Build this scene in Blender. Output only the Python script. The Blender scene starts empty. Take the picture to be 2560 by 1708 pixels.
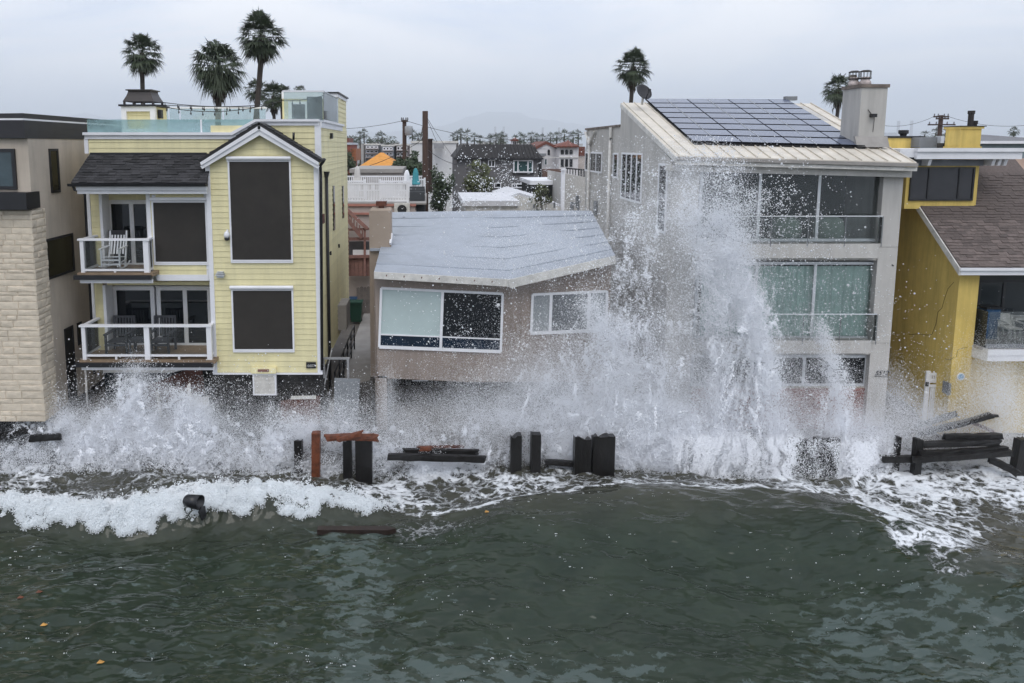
import bpy, math, random
import numpy as np
from mathutils import Matrix, Vector
R = math.radians
random.seed(7); rng = np.random.default_rng(11)
SC = bpy.context.scene
COL = SC.collection

# ------------------------------------------------------------------ camera
F, U0, V0, PITCH, CH = 1800.0, 1072.0, 587.0, R(7.02), 9.3
cam_d = bpy.data.cameras.new('camera'); cam = bpy.data.objects.new('camera', cam_d); COL.objects.link(cam)
cam_d.sensor_width = 36.0; cam_d.lens = 36.0 * F / 2560
cam_d.shift_x = (1280 - U0) / 2560; cam_d.shift_y = -(854 - V0) / 2560
cam_d.clip_start = 0.1; cam_d.clip_end = 40000
cam.location = (0, 0, CH); cam.rotation_euler = (R(90) - PITCH, 0, 0)
SC.camera = cam
# ------------------------------------------------------------------ sky, sun, exposure
W = bpy.data.worlds.new('World'); SC.world = W; W.use_nodes = True
wn, wl = W.node_tree.nodes, W.node_tree.links
wn.clear()
SUN_EL, SUN_AZ = R(55), R(6)          # azimuth from -Y (behind the camera) towards -X
sky = wn.new('ShaderNodeTexSky'); sky.sky_type = 'NISHITA'; sky.sun_disc = False
sky.sun_elevation = SUN_EL; sky.sun_rotation = math.pi + SUN_AZ
sky.air_density = 1.0; sky.dust_density = 4.0
sk = wn.new('ShaderNodeVectorMath'); sk.operation = 'SCALE'; sk.inputs['Scale'].default_value = 0.10
wl.new(sky.outputs[0], sk.inputs[0])
tc = wn.new('ShaderNodeTexCoord'); mp = wn.new('ShaderNodeMapping'); mp.inputs['Scale'].default_value = (1.0, 1.0, 4.5)
wl.new(tc.outputs['Generated'], mp.inputs[0])
n1 = wn.new('ShaderNodeTexNoise'); n1.inputs['Scale'].default_value = 1.7; n1.inputs['Detail'].default_value = 7; n1.inputs['Roughness'].default_value = 0.55; n1.inputs['Distortion'].default_value = 0.6
wl.new(mp.outputs[0], n1.inputs['Vector'])
cr = wn.new('ShaderNodeValToRGB'); e = cr.color_ramp.elements
e[0].position = 0.40; e[0].color = (0.86, 1.00, 1.28, 1)
e[1].position = 0.62; e[1].color = (1.58, 1.57, 1.59, 1)
wl.new(n1.outputs['Fac'], cr.inputs[0])
mx = wn.new('ShaderNodeMix'); mx.data_type = 'RGBA'; mx.inputs[0].default_value = 0.88
wl.new(sk.outputs[0], mx.inputs[6]); wl.new(cr.outputs[0], mx.inputs[7])
bg = wn.new('ShaderNodeBackground'); bg.inputs[1].default_value = 1.0
wl.new(mx.outputs[2], bg.inputs[0])
wo = wn.new('ShaderNodeOutputWorld'); wl.new(bg.outputs[0], wo.inputs[0])
sun_d = bpy.data.lights.new('sun', 'SUN'); sun_d.energy = 1.25; sun_d.angle = R(35); sun_d.color = (1.0, 0.97, 0.93)
sun = bpy.data.objects.new('sun', sun_d); COL.objects.link(sun); sun.location = (0, -20, 60)
_sd = Vector((math.sin(SUN_AZ) * math.cos(SUN_EL), -math.cos(SUN_AZ) * math.cos(SUN_EL), math.sin(SUN_EL)))
sun.rotation_euler = _sd.to_track_quat('Z', 'Y').to_euler()
vs = SC.view_settings; vs.view_transform = 'Standard'; vs.look = 'None'; vs.exposure = 0.0; vs.gamma = 1.0; vs.use_curve_mapping = False
cy = SC.cycles
cy.max_bounces = 10; cy.diffuse_bounces = 7; cy.glossy_bounces = 3; cy.transmission_bounces = 8
cy.transparent_max_bounces = 12; cy.volume_bounces = 1; cy.caustics_reflective = False; cy.caustics_refractive = False
cy.use_denoising = True; cy.sample_clamp_indirect = 8

# ------------------------------------------------------------------ pixel -> place helpers (photo pixels, 2560 wide)
CP, SP = math.cos(PITCH), math.sin(PITCH)
def ray(u, v):
    x, y = (u - U0) / F, (v - V0) / F
    return x, CP - y * SP, -SP - y * CP
def P(u, v, Y):
    d = ray(u, v); t = Y / d[1]; return Vector((d[0] * t, Y, CH + d[2] * t))
def PX(u, v, X):
    d = ray(u, v); t = X / d[0]; return Vector((X, d[1] * t, CH + d[2] * t))
def PZ(u, v, Z):
    d = ray(u, v); t = (Z - CH) / d[2]; return Vector((d[0] * t, d[1] * t, Z))
def proj(X, Y, Z):
    d = Y * CP + (CH - Z) * SP
    return U0 + F * X / d, V0 + F * ((CH - Z) * CP - Y * SP) / d

# ------------------------------------------------------------------ noise (numpy)
def _hash(ix, iy, s):
    h = (ix.astype(np.int64) * 374761393 + iy.astype(np.int64) * 668265263 + s * 1442695041) & 0x7fffffff
    h = ((h ^ (h >> 13)) * 1274126177) & 0x7fffffff
    return ((h ^ (h >> 16)) & 0xffff) / 65535.0
def vnoise(x, y, s=0):
    ix, iy = np.floor(x), np.floor(y); fx, fy = x - ix, y - iy
    fx = fx * fx * fx * (fx * (fx * 6 - 15) + 10); fy = fy * fy * fy * (fy * (fy * 6 - 15) + 10)
    a, b = _hash(ix, iy, s), _hash(ix + 1, iy, s); c, d = _hash(ix, iy + 1, s), _hash(ix + 1, iy + 1, s)
    return (a * (1 - fx) + b * fx) * (1 - fy) + (c * (1 - fx) + d * fx) * fy
def fbm(x, y, s=0, o=4, g=0.5):
    t, a, n = 0.0, 1.0, 0.0
    for i in range(o):
        t = t + a * vnoise(x, y, s + i * 17); n += a; a *= g; x = x * 2.03 + 5.1; y = y * 2.03 + 1.7
    return t / n
def ridged(x, y, s=0, o=3):
    t, a, n = 0.0, 1.0, 0.0
    for i in range(o):
        t = t + a * (1 - np.abs(2 * vnoise(x, y, s + i * 31) - 1)); n += a; a *= 0.55; x = x * 2.1 + 3.3; y = y * 2.1 + 7.7
    return t / n
def sstep(a, b, x):
    t = np.clip((x - a) / (b - a), 0, 1); return t * t * (3 - 2 * t)

# ------------------------------------------------------------------ materials
MATS = {}
def mat(name, col, rough=0.7, var=0.12, scale=3.0, bump=0.0, bscale=60.0, metal=0.0, spec=0.5, rnd=0.0, col2=None, stretch=None, stain=0.0):
    if name in MATS: return MATS[name]
    m = bpy.data.materials.new(name); m.use_nodes = True; MATS[name] = m
    N, Lk = m.node_tree.nodes, m.node_tree.links
    b = N['Principled BSDF']; b.inputs['Roughness'].default_value = rough; b.inputs['Metallic'].default_value = metal
    b.inputs['Specular IOR Level'].default_value = spec
    g = N.new('ShaderNodeNewGeometry'); vec = g.outputs['Position']
    if stretch:
        mpn = N.new('ShaderNodeMapping'); mpn.inputs['Scale'].default_value = stretch; Lk.new(vec, mpn.inputs[0]); vec = mpn.outputs[0]
    t = N.new('ShaderNodeTexNoise'); t.inputs['Scale'].default_value = scale; t.inputs['Detail'].default_value = 6; t.inputs['Roughness'].default_value = 0.62
    Lk.new(vec, t.inputs['Vector'])
    c = N.new('ShaderNodeValToRGB')
    lo = [x * (1 - var) for x in col]; hi = [min(1, x * (1 + var)) for x in (col2 or col)]
    if col2: lo = list(col)
    c.color_ramp.elements[0].position = 0.32; c.color_ramp.elements[0].color = (*lo, 1)
    c.color_ramp.elements[1].position = 0.68; c.color_ramp.elements[1].color = (*hi, 1)
    Lk.new(t.outputs['Fac'], c.inputs[0]); out = c.outputs[0]
    if rnd:
        oi = N.new('ShaderNodeObjectInfo'); mr = N.new('ShaderNodeMapRange'); mr.inputs[3].default_value = 1 - rnd; mr.inputs[4].default_value = 1 + rnd
        Lk.new(oi.outputs['Random'], mr.inputs[0]); vm = N.new('ShaderNodeVectorMath'); vm.operation = 'SCALE'
        Lk.new(out, vm.inputs[0]); Lk.new(mr.outputs[0], vm.inputs['Scale']); out = vm.outputs[0]
    if stain:
        ms = N.new('ShaderNodeMapping'); ms.inputs['Scale'].default_value = (2.6, 2.6, .28); Lk.new(g.outputs['Position'], ms.inputs[0])
        t3 = N.new('ShaderNodeTexNoise'); t3.inputs['Scale'].default_value = 1.3; t3.inputs['Detail'].default_value = 7; t3.inputs['Roughness'].default_value = .68; Lk.new(ms.outputs[0], t3.inputs['Vector'])
        r3 = N.new('ShaderNodeMapRange'); r3.inputs[1].default_value = .42; r3.inputs[2].default_value = .66; r3.inputs[3].default_value = 1.0; r3.inputs[4].default_value = 1 - stain; Lk.new(t3.outputs['Fac'], r3.inputs[0])
        v3 = N.new('ShaderNodeVectorMath'); v3.operation = 'SCALE'; Lk.new(out, v3.inputs[0]); Lk.new(r3.outputs[0], v3.inputs['Scale']); out = v3.outputs[0]
    Lk.new(out, b.inputs['Base Color'])
    if bump:
        t2 = N.new('ShaderNodeTexNoise'); t2.inputs['Scale'].default_value = bscale; t2.inputs['Detail'].default_value = 3; Lk.new(vec, t2.inputs['Vector'])
        bp = N.new('ShaderNodeBump'); bp.inputs['Strength'].default_value = bump; bp.inputs['Distance'].default_value = 0.02
        Lk.new(t2.outputs['Fac'], bp.inputs['Height']); Lk.new(bp.outputs[0], b.inputs['Normal'])
    return m
def glass_mat(name, tint, opac, rough=0.02, ior=1.45, cloud=0.0):
    if name in MATS: return MATS[name]
    m = bpy.data.materials.new(name); m.use_nodes = True; MATS[name] = m
    N, Lk = m.node_tree.nodes, m.node_tree.links; N.clear()
    tr = N.new('ShaderNodeBsdfTransparent'); tr.inputs[0].default_value = (*[min(1, 0.55 + 0.45 * x) if opac < .5 else x for x in tint], 1)
    di = N.new('ShaderNodeBsdfDiffuse'); di.inputs[0].default_value = (*tint, 1)
    gl = N.new('ShaderNodeBsdfGlossy'); gl.inputs['Roughness'].default_value = rough
    fr = N.new('ShaderNodeFresnel'); fr.inputs[0].default_value = ior
    m1 = N.new('ShaderNodeMixShader'); m1.inputs[0].default_value = opac; Lk.new(tr.outputs[0], m1.inputs[1]); Lk.new(di.outputs[0], m1.inputs[2])
    if cloud:
        g = N.new('ShaderNodeNewGeometry'); t = N.new('ShaderNodeTexNoise'); t.inputs['Scale'].default_value = 1.6; t.inputs['Detail'].default_value = 6
        Lk.new(g.outputs['Position'], t.inputs['Vector']); mr = N.new('ShaderNodeMapRange'); mr.inputs[1].default_value = .3; mr.inputs[2].default_value = .7
        mr.inputs[3].default_value = max(0, opac - cloud); mr.inputs[4].default_value = min(1, opac + cloud); Lk.new(t.outputs['Fac'], mr.inputs[0]); Lk.new(mr.outputs[0], m1.inputs[0])
    m2 = N.new('ShaderNodeMixShader'); Lk.new(fr.outputs[0], m2.inputs[0]); Lk.new(m1.outputs[0], m2.inputs[1]); Lk.new(gl.outputs[0], m2.inputs[2])
    o = N.new('ShaderNodeOutputMaterial'); Lk.new(m2.outputs[0], o.inputs[0]); return m

M_yel = mat('yellow_siding', (0.75, 0.68, 0.40), 0.55, 0.08, 1.3, 0.05, 40, rnd=0.04, stretch=(1.6, 1.6, .4), stain=.10)
M_white = mat('white_paint', (0.78, 0.78, 0.80), 0.45, 0.05, 2.0)
M_whited = mat('weathered_white_paint', (0.62, 0.60, 0.56), 0.6, 0.2, 3.5, 0.1, 30)
M_shing = mat('charcoal_shingle', (0.030, 0.029, 0.031), 0.85, 0.25, 14, 0.4, 160, rnd=0.45)
M_shingb = mat('brown_shingle', (0.125, 0.098, 0.088), 0.85, 0.2, 14, 0.4, 160, rnd=0.28)
M_black = mat('black_metal', (0.012, 0.012, 0.014), 0.45, 0.2)
M_fascia = mat('charcoal_fascia', (0.020, 0.019, 0.022), 0.55, 0.15)
M_screen = mat('brown_screen_fabric', (0.026, 0.022, 0.018), 0.75, 0.22, 1.6, 0.15, 220)
M_pane = mat('dark_window_glass', (0.006, 0.008, 0.011), 0.04, 0.3, 0.6, spec=0.5)
M_paneg = mat('teal_window_glass', (0.03, 0.075, 0.075), 0.05, 0.3, 0.8, spec=0.5)
M_panel_w = mat('frosted_window', (0.30, 0.32, 0.33), 0.3, 0.1, 2)
M_glass = glass_mat('balcony_glass', (0.95, 0.98, 0.97), 0.012, 0.02, 1.3)
M_teal = glass_mat('teal_rail_glass', (0.42, 0.62, 0.63), 0.42, 0.15, 1.3, 0.18)
M_tealc = glass_mat('clear_teal_glass', (0.62, 0.76, 0.78), 0.20, 0.05, 1.4, 0.12)
M_deck = mat('tan_deck_board', (0.24, 0.17, 0.11), 0.6, 0.2, 6, rnd=0.2)
M_slate = mat('stacked_black_stone', (0.030, 0.028, 0.027), 0.6, 0.4, 8, 0.5, 40, rnd=0.5)
M_cream = mat('cream_stucco', (0.53, 0.46, 0.38), 0.9, 0.10, 0.8, 0.25, 90, stain=.15)
M_stone = mat('cream_stone', (0.62, 0.54, 0.43), 0.85, 0.10, 5, 0.6, 22, rnd=0.09)
M_mortar = mat('stone_mortar', (0.36, 0.31, 0.25), 0.95, 0.1)
M_pink = mat('taupe_stucco', (0.31, 0.255, 0.22), 0.9, 0.10, 0.7, 0.25, 80, stain=.25)
M_roofm = mat('grey_roof_membrane', (0.34, 0.37, 0.42), 0.6, 0.08, 1.2, 0.1, 25, rnd=0.03, stain=.10)
M_grey = mat('warm_grey_stucco', (0.49, 0.47, 0.44), 0.9, 0.08, 0.6, 0.25, 80, stain=.18)
M_greyl = mat('pale_grey_stucco', (0.54, 0.52, 0.49), 0.9, 0.08, 0.6, 0.25, 80, stain=.16)
M_metalroof = mat('cream_metal_roof', (0.60, 0.55, 0.47), 0.5, 0.14, 2.2)
M_solar = mat('solar_glass', (0.085, 0.105, 0.165), 0.22, 0.1, 1.0, spec=1.0)
M_alu = mat('aluminium', (0.62, 0.64, 0.66), 0.35, 0.05, metal=0.3)
M_mus = mat('mustard_stucco', (0.66, 0.485, 0.14), 0.9, 0.10, 1.0, 0.3, 80, stain=.22)
M_terr = mat('terracotta', (0.18, 0.062, 0.042), 0.8, 0.25, 5, rnd=0.25)
M_brickr = mat('red_brick', (0.24, 0.075, 0.05), 0.85, 0.2, 9, 0.3, 40, rnd=0.25)
M_wet = mat('wet_black_timber', (0.010, 0.009, 0.0085), 0.35, 0.5, 7, 0.6, 30, stretch=(1, 1, .25))
M_orw = mat('orange_timber', (0.14, 0.042, 0.018), 0.5, 0.5, 7, 0.3, 30)
M_brw = mat('brown_timber', (0.10, 0.032, 0.018), 0.6, 0.4, 6, 0.4, 30)
M_pole = mat('brown_pole', (0.050, 0.028, 0.020), 0.9, 0.25, 6)
M_gmetal = mat('grey_sheet', (0.20, 0.21, 0.22), 0.6, 0.1, 2)
M_curt = mat('teal_curtain', (0.58, 0.74, 0.68), 0.8, 0.1, 2)
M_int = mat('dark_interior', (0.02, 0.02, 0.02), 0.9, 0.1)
M_leaf = mat('palm_green', (0.045, 0.062, 0.030), 0.6, 0.35, 1.5, rnd=0.1)
M_thatch = mat('palm_thatch', (0.050, 0.036, 0.024), 0.9, 0.3, 3)
M_trunk = mat('palm_trunk', (0.060, 0.048, 0.040), 0.95, 0.3, 4)
M_tree = mat('tree_green', (0.040, 0.060, 0.026), 0.65, 0.4, 2.5)
M_treeo = mat('olive_green', (0.095, 0.105, 0.045), 0.65, 0.4, 2.5)
M_pinkw = mat('pale_pink_stucco', (0.48, 0.41, 0.38), 0.9, 0.1, 1.0)
M_rwood = mat('faded_red_wood', (0.24, 0.125, 0.105), 0.85, 0.2, 5, rnd=0.2)
M_wet_sand = mat('wet_ground', (0.11, 0.095, 0.08), 0.7, 0.3, 2.0, 0.2, 10)
M_conc = mat('concrete', (0.32, 0.30, 0.28), 0.9, 0.15, 1.5)

# ------------------------------------------------------------------ object helpers
BASE = {}
def tag(o, label=None, cat=None, group=None, kind=None):
    if label: o['label'] = label
    if cat: o['category'] = cat
    if group: o['group'] = group
    if kind: o['kind'] = kind
    return o
def thing(name, label, cat, loc, group=None):
    o = bpy.data.objects.new(name, None); COL.objects.link(o); o.location = loc; o.empty_display_size = .3
    BASE[o.name] = Vector(loc); return tag(o, label, cat, group)
def mk(name, verts, faces, m, parent=None, smooth=False):
    vs_ = [Vector(v) for v in verts]
    if parent is not None: L = BASE[parent.name]
    else:
        xs = [v.x for v in vs_]; ys = [v.y for v in vs_]; L = Vector(((min(xs) + max(xs)) / 2, (min(ys) + max(ys)) / 2, min(v.z for v in vs_)))
    me = bpy.data.meshes.new(name); me.from_pydata([v - L for v in vs_], [], faces); me.update()
    if smooth: me.polygons.foreach_set('use_smooth', [True] * len(me.polygons))
    if m: me.materials.append(m)
    o = bpy.data.objects.new(name, me); COL.objects.link(o); BASE[o.name] = L
    if parent is not None: o.parent = parent
    else: o.location = L
    return o
def place(name, me, M, parent):
    o = bpy.data.objects.new(name, me); COL.objects.link(o); o.parent = parent
    o.matrix_local = Matrix.Translation(-BASE[parent.name]) @ M; BASE[o.name] = BASE[parent.name]; return o
class MB:
    def __init__(s): s.v = []; s.f = []
    def add(s, v, f):
        n = len(s.v); s.v += [Vector(x) for x in v]; s.f += [[i + n for i in q] for q in f]; return s
    def box(s, x0, x1, y0, y1, z0, z1):
        return s.add([(x0, y0, z0), (x1, y0, z0), (x1, y1, z0), (x0, y1, z0), (x0, y0, z1), (x1, y0, z1), (x1, y1, z1), (x0, y1, z1)],
                     [(0, 3, 2, 1), (4, 5, 6, 7), (0, 1, 5, 4), (1, 2, 6, 5), (2, 3, 7, 6), (3, 0, 4, 7)])
    def prism(s, pts, d):
        d = Vector(d); n = len(pts); a = [Vector(p) for p in pts]
        return s.add(a + [p + d for p in a], [tuple(range(n)), tuple(reversed(range(n, 2 * n)))] + [(i, i + n, (i + 1) % n + n, (i + 1) % n) for i in range(n)])
    def beam(s, a, b, w, h, up=(0, 0, 1)):
        a, b = Vector(a), Vector(b); d = (b - a).normalized(); up = Vector(up)
        if abs(d.dot(up)) > .95: up = Vector((0, 1, 0))
        r = d.cross(up).normalized() * w / 2; t = r.cross(d).normalized() * h / 2
        return s.add([a - r - t, a + r - t, a + r + t, a - r + t, b - r - t, b + r - t, b + r + t, b - r + t],
                     [(0, 1, 2, 3), (7, 6, 5, 4), (0, 4, 5, 1), (1, 5, 6, 2), (2, 6, 7, 3), (3, 7, 4, 0)])
    def tube(s, pts, rad, n=6, caps=True):
        pts = [Vector(p) for p in pts]; k = len(pts); rad = rad if isinstance(rad, (list, tuple)) else [rad] * k
        rings = []
        for i, p in enumerate(pts):
            d = (pts[min(i + 1, k - 1)] - pts[max(i - 1, 0)]).normalized(); up = Vector((0, 0, 1)) if abs(d.z) < .9 else Vector((0, 1, 0))
            a = d.cross(up).normalized(); b = a.cross(d)
            rings.append([p + (a * math.cos(2 * math.pi * j / n) + b * math.sin(2 * math.pi * j / n)) * rad[i] for j in range(n)])
        v = [q for r_ in rings for q in r_]; f = [(i * n + j, i * n + (j + 1) % n, (i + 1) * n + (j + 1) % n, (i + 1) * n + j) for i in range(k - 1) for j in range(n)]
        if caps: f += [tuple(reversed(range(n))), tuple(range((k - 1) * n, k * n))]
        return s.add(v, f)
    def lathe(s, c, prof, n=12):
        v = []; c = Vector(c)
        for r_, z in prof: v += [c + Vector((r_ * math.cos(2 * math.pi * j / n), r_ * math.sin(2 * math.pi * j / n), z)) for j in range(n)]
        k = len(prof)
        return s.add(v, [(i * n + j, i * n + (j + 1) % n, (i + 1) * n + (j + 1) % n, (i + 1) * n + j) for i in range(k - 1) for j in range(n)] + [tuple(reversed(range(n))), tuple(range((k - 1) * n, k * n))])
    def build(s, name, m, parent=None, smooth=False): return mk(name, s.v, s.f, m, parent, smooth)
def box(name, x0, x1, y0, y1, z0, z1, m, parent): return MB().box(x0, x1, y0, y1, z0, z1).build(name, m, parent)
def xz(u1, v1, u2, v2, Y):
    um, vm = (u1 + u2) / 2, (v1 + v2) / 2
    return P(u1, vm, Y).x, P(u2, vm, Y).x, P(um, v2, Y).z, P(um, v1, Y).z
def rect(name, u1, v1, u2, v2, Y, th, m, parent):
    x0, x1, z0, z1 = xz(u1, v1, u2, v2, Y); return box(name, x0, x1, Y, Y + th, z0, z1, m, parent)
def poly(name, uv, Y, th, m, parent): return MB().prism([P(u, v, Y) for u, v in uv], (0, th, 0)).build(name, m, parent)
def tube(name, pts, r, m, parent=None, n=6): return MB().tube(pts, r, n).build(name, m, parent, True)
def frame_mb(x0, x1, z0, z1, Y, w, d):
    return MB().box(x0, x0 + w, Y, Y + d, z0, z1).box(x1 - w, x1, Y, Y + d, z0, z1).box(x0 + w, x1 - w, Y + .002, Y + d, z1 - w, z1).box(x0 + w, x1 - w, Y + .002, Y + d, z0, z0 + w)
def window(parent, u1, v1, u2, v2, Y, mull=(), w=.06, fm=None, pm=None, sill=None, hbar=None, name='window', pane_each=True):
    """frame proud of the wall, one pane per bay"""
    fm = fm or M_white; pm = pm or M_pane
    x0, x1, z0, z1 = xz(u1, v1, u2, v2, Y); vm = (v1 + v2) / 2
    f = frame_mb(x0, x1, z0, z1, Y, w, .07); xs = [x0 + w]
    for mu in mull:
        xm = P(mu, vm, Y).x; f.box(xm - w / 2, xm + w / 2, Y + .004, Y + .066, z0 + w, z1 - w); xs += [xm - w / 2, xm + w / 2]
    xs.append(x1 - w)
    o = f.build(name, fm, parent)
    for i in range(0, len(xs), 2):
        p_ = pm[i // 2] if isinstance(pm, (list, tuple)) else pm
        box('pane', xs[i], xs[i + 1], Y + .03, Y + .045, z0 + w, z1 - w, p_, o)
        if hbar: zb = P(u1, hbar, Y).z; box('glazing_bar', xs[i], xs[i + 1], Y + .012, Y + .028, zb - w * .35, zb + w * .35, fm, o)
    return o
_bm = {}
def board_mesh(h, m):
    k = (round(h, 3), m.name)
    if k not in _bm:
        me = bpy.data.meshes.new('siding_board')
        v = []
        for x in (0, 1): v += [(x, 0, 0), (x, -.024, 0), (x, -.020, .012), (x, -.006, h), (x, 0, h)]
        me.from_pydata(v, [], [(4, 3, 2, 1, 0), (5, 6, 7, 8, 9)] + [(i, i + 5, (i + 1) % 5 + 5, (i + 1) % 5)[::-1] for i in range(5)]); me.update(); me.materials.append(m); _bm[k] = me
    return _bm[k]
def boards(parent, xr, z0, z1, Y, pitch, m, side=None):
    """lap siding; xr(zmid)->(a,b) along X (front) or along Y (side wall at X=side)"""
    n = int(math.ceil((z1 - z0) / pitch - .02)); me = board_mesh(pitch, m)
    for i in range(n):
        z = z0 + i * pitch; a, b = xr(z + pitch / 2)
        if b - a < .02: continue
        h = min(1.0, (z1 - z) / pitch)
        if side is None: Mx = Matrix.Translation((a, Y, z)) @ Matrix.Diagonal((b - a, 1, h, 1))
        else: Mx = Matrix.Translation((side, a, z)) @ Matrix.Rotation(R(90), 4, 'Z') @ Matrix.Diagonal((b - a, 1, h, 1))
        place('siding_board', me, Mx, parent)
_sm = {}
def shingle_mesh(w, h, t, m):
    k = (w, h, t, m.name)
    if k not in _sm:
        me = bpy.data.meshes.new('shingle')
        me.from_pydata([(0, 0, 0), (w, 0, 0), (w, h, 0), (0, h, 0), (0, 0, t), (w, 0, t), (w, h, t * .15), (0, h, t * .15)], [],
                       [(0, 3, 2, 1), (4, 5, 6, 7), (0, 1, 5, 4), (1, 2, 6, 5), (2, 3, 7, 6), (3, 0, 4, 7)]); me.update(); me.materials.append(m); _sm[k] = me
    return _sm[k]
def shingles(parent, org, ex, ey, rows, pitch, width, xr, m, limit=300, t=.016):
    """overlapping shingles laid on the plane org + a*ex + b*ey; xr(b)->(a0,a1)"""
    ex, ey = Vector(ex).normalized(), Vector(ey).normalized(); nz = ex.cross(ey); cand = []
    for r_ in range(rows):
        a0, a1 = xr(r_ * pitch); a = a0 - random.random() * width
        while a < a1:
            w = width * random.choice((.7, .85, 1, 1.15)); b0, b1 = max(a, a0), min(a + w, a1)
            if b1 - b0 > .03: cand.append((b0, r_ * pitch - random.choice((0, 0, .3)) * pitch * .5, b1 - b0, random.choice((.8, 1, 1.6))))
            a += w
    rest = MB()
    for i, (a, b, w, k) in enumerate(cand):
        Mx = Matrix.Translation(Vector(org) + ex * a + ey * b + nz * .004) @ Matrix((ex, ey, nz)).transposed().to_4x4()
        if i < limit: place('shingle', shingle_mesh(width, pitch * 1.5, t, m), Mx @ Matrix.Diagonal((w * .985 / width, 1, k, 1)), parent)
        else:
            me = shingle_mesh(width, pitch * 1.5, t, m); S = Mx @ Matrix.Diagonal((w * .985 / width, 1, k, 1))
            rest.add([S @ v.co for v in me.vertices], [tuple(p.vertices) for p in me.polygons])
    if rest.v: o = rest.build('shingle_courses', m, parent); o['kind'] = 'stuff'
def text_part(name, s, size, M, m, parent, shear=0, ext=.004):
    cu = bpy.data.curves.new(name, 'FONT'); cu.body = s; cu.size = size; cu.extrude = ext; cu.shear = shear; cu.offset = size * .018
    t = bpy.data.objects.new(name, cu); COL.objects.link(t); bpy.context.view_layer.update()
    me = bpy.data.meshes.new_from_object(t.evaluated_get(bpy.context.evaluated_depsgraph_get())); bpy.data.objects.remove(t)
    me.materials.clear(); me.materials.append(m); return place(name, me, M, parent)
FRONT = Matrix.Rotation(R(90), 4, 'X')

# ================================================================== THE SETTING
# ---- land: one sheet from the flooded strip below the houses to the horizon
gx = [-18000, -2000, -400, -60, -20, -14, -8, -2, 4, 10, 16, 22, 60, 400, 2000, 18000]
gy = [(19.4, -1.2), (20.6, -.2), (21.4, .45), (22.2, 1.0), (24, 1.1), (30, 1.15), (60, 1.2), (200, 1.2), (900, 1.2), (3000, 1.2), (15500, 1.2)]
gv = [(x, y, z) for (y, z) in gy for x in gx]; nx_ = len(gx)
gf = [(j * nx_ + i, j * nx_ + i + 1, (j + 1) * nx_ + i + 1, (j + 1) * nx_ + i) for j in range(len(gy) - 1) for i in range(nx_ - 1)]
tag(mk('ground', gv, gf, M_wet_sand), kind='structure')
# ---- mountains, faint behind the haze
xs = np.linspace(-13000, 16000, 150); ys = np.linspace(11000, 14500, 9)
def mtn(u):
    h = 26 + 62 * np.exp(-((u - 1230) / 150) ** 2) + 26 * np.exp(-((u - 1480) / 220) ** 2) + 60 * np.exp(-((u - 260) / 190) ** 2) + 44 * np.exp(-((u - 20) / 160) ** 2) + 22 * np.exp(-((u - 820) / 200) ** 2) + 20 * np.exp(-((u - 2150) / 260) ** 2)
    return h + 14 * (fbm(u / 60, u * 0 + 3, 5, 4) - .5)
mv = []
for j, y in enumerate(ys):
    k = math.sin(math.pi * j / 8) ** .8 if 0 < j < 8 else 0
    for x in xs:
        u = U0 + F * x / 12750; mv.append((x, y, 1.0 + float(mtn(np.array([u]))[0]) * .85 / F * 12750 * k * (1 + .25 * (float(vnoise(np.array([x / 320]), np.array([y / 320]), 9)[0]) - .5))))
tag(mk('mountains', mv, [(j * 150 + i, j * 150 + i + 1, (j + 1) * 150 + i + 1, (j + 1) * 150 + i) for j in range(8) for i in range(149)], mat('mountain_scrub', (.07, .08, .07), .95), smooth=True), kind='structure')
# ---- the sea: one displaced sheet, fine where the photograph looks
def crest_v(u): return np.interp(u, [-400, 0, 120, 250, 330, 450, 600, 760, 900, 1000], [1290, 1296, 1312, 1322, 1318, 1306, 1300, 1300, 1288, 1270])
def sea_h(x, y):
    u, v = U0 + F * x / (y * CP + CH * SP), V0 + F * (CH * CP - y * SP) / (y * CP + CH * SP)
    h = .10 * np.sin(x * .55 + y * .9 + 1.2 * fbm(x * .25, y * .25, 3)) + .13 * (fbm(x * .42 + 3, y * .75, 21, 3) - .5) * 2
    h += .08 * (fbm(x * 1.15, y * 1.8, 33, 3) - .5) * 2 + .022 * (fbm(x * 3.0 + .5 * y, y * 4.4, 41, 2) - .5) * 2
    # left breaker: steep shoreward-moving bore
    d = (crest_v(u) - v); k = sstep(1080, 700, u)
    bm = k * np.exp(-np.where(d > 0, d / 75, -d / 16) ** 2 * .9)
    h += .40 * bm + bm * (.20 * np.abs(2 * fbm(x * 2.6, y * 3.0, 45, 2) - 1) + .12 * np.abs(2 * vnoise(x * 6.5, y * 7.5, 47) - 1) + .05 * np.abs(2 * vnoise(x * 13, y * 14, 49) - 1))
    # long green swell on the right half
    sv = np.interp(u, [900, 1300, 1700, 2000, 2300, 2600], [1330, 1300, 1285, 1290, 1390, 1500])
    h += sstep(950, 1350, u) * .55 * np.exp(-((v - sv) / np.where(v > sv, 170, 60)) ** 2)
    h -= sstep(1100, 1400, u) * .25 * np.exp(-((v - sv - 330) / 170) ** 2)
    ch = sstep(1300, 1160, v)                                            # churned water at the wall
    h += ch * (.32 * (fbm(x * 1.3, y * 1.5, 55, 4) - .45) + .10 * (ridged(x * 2.4, y * 2.4, 61, 2) - .5))
    # where the swell meets the broken wall it piles up
    h -= .10 * sstep(18.6, 19.3, y)
    return h * np.exp(-np.maximum(0, np.abs(y - 15) - 30) / 60)
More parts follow.
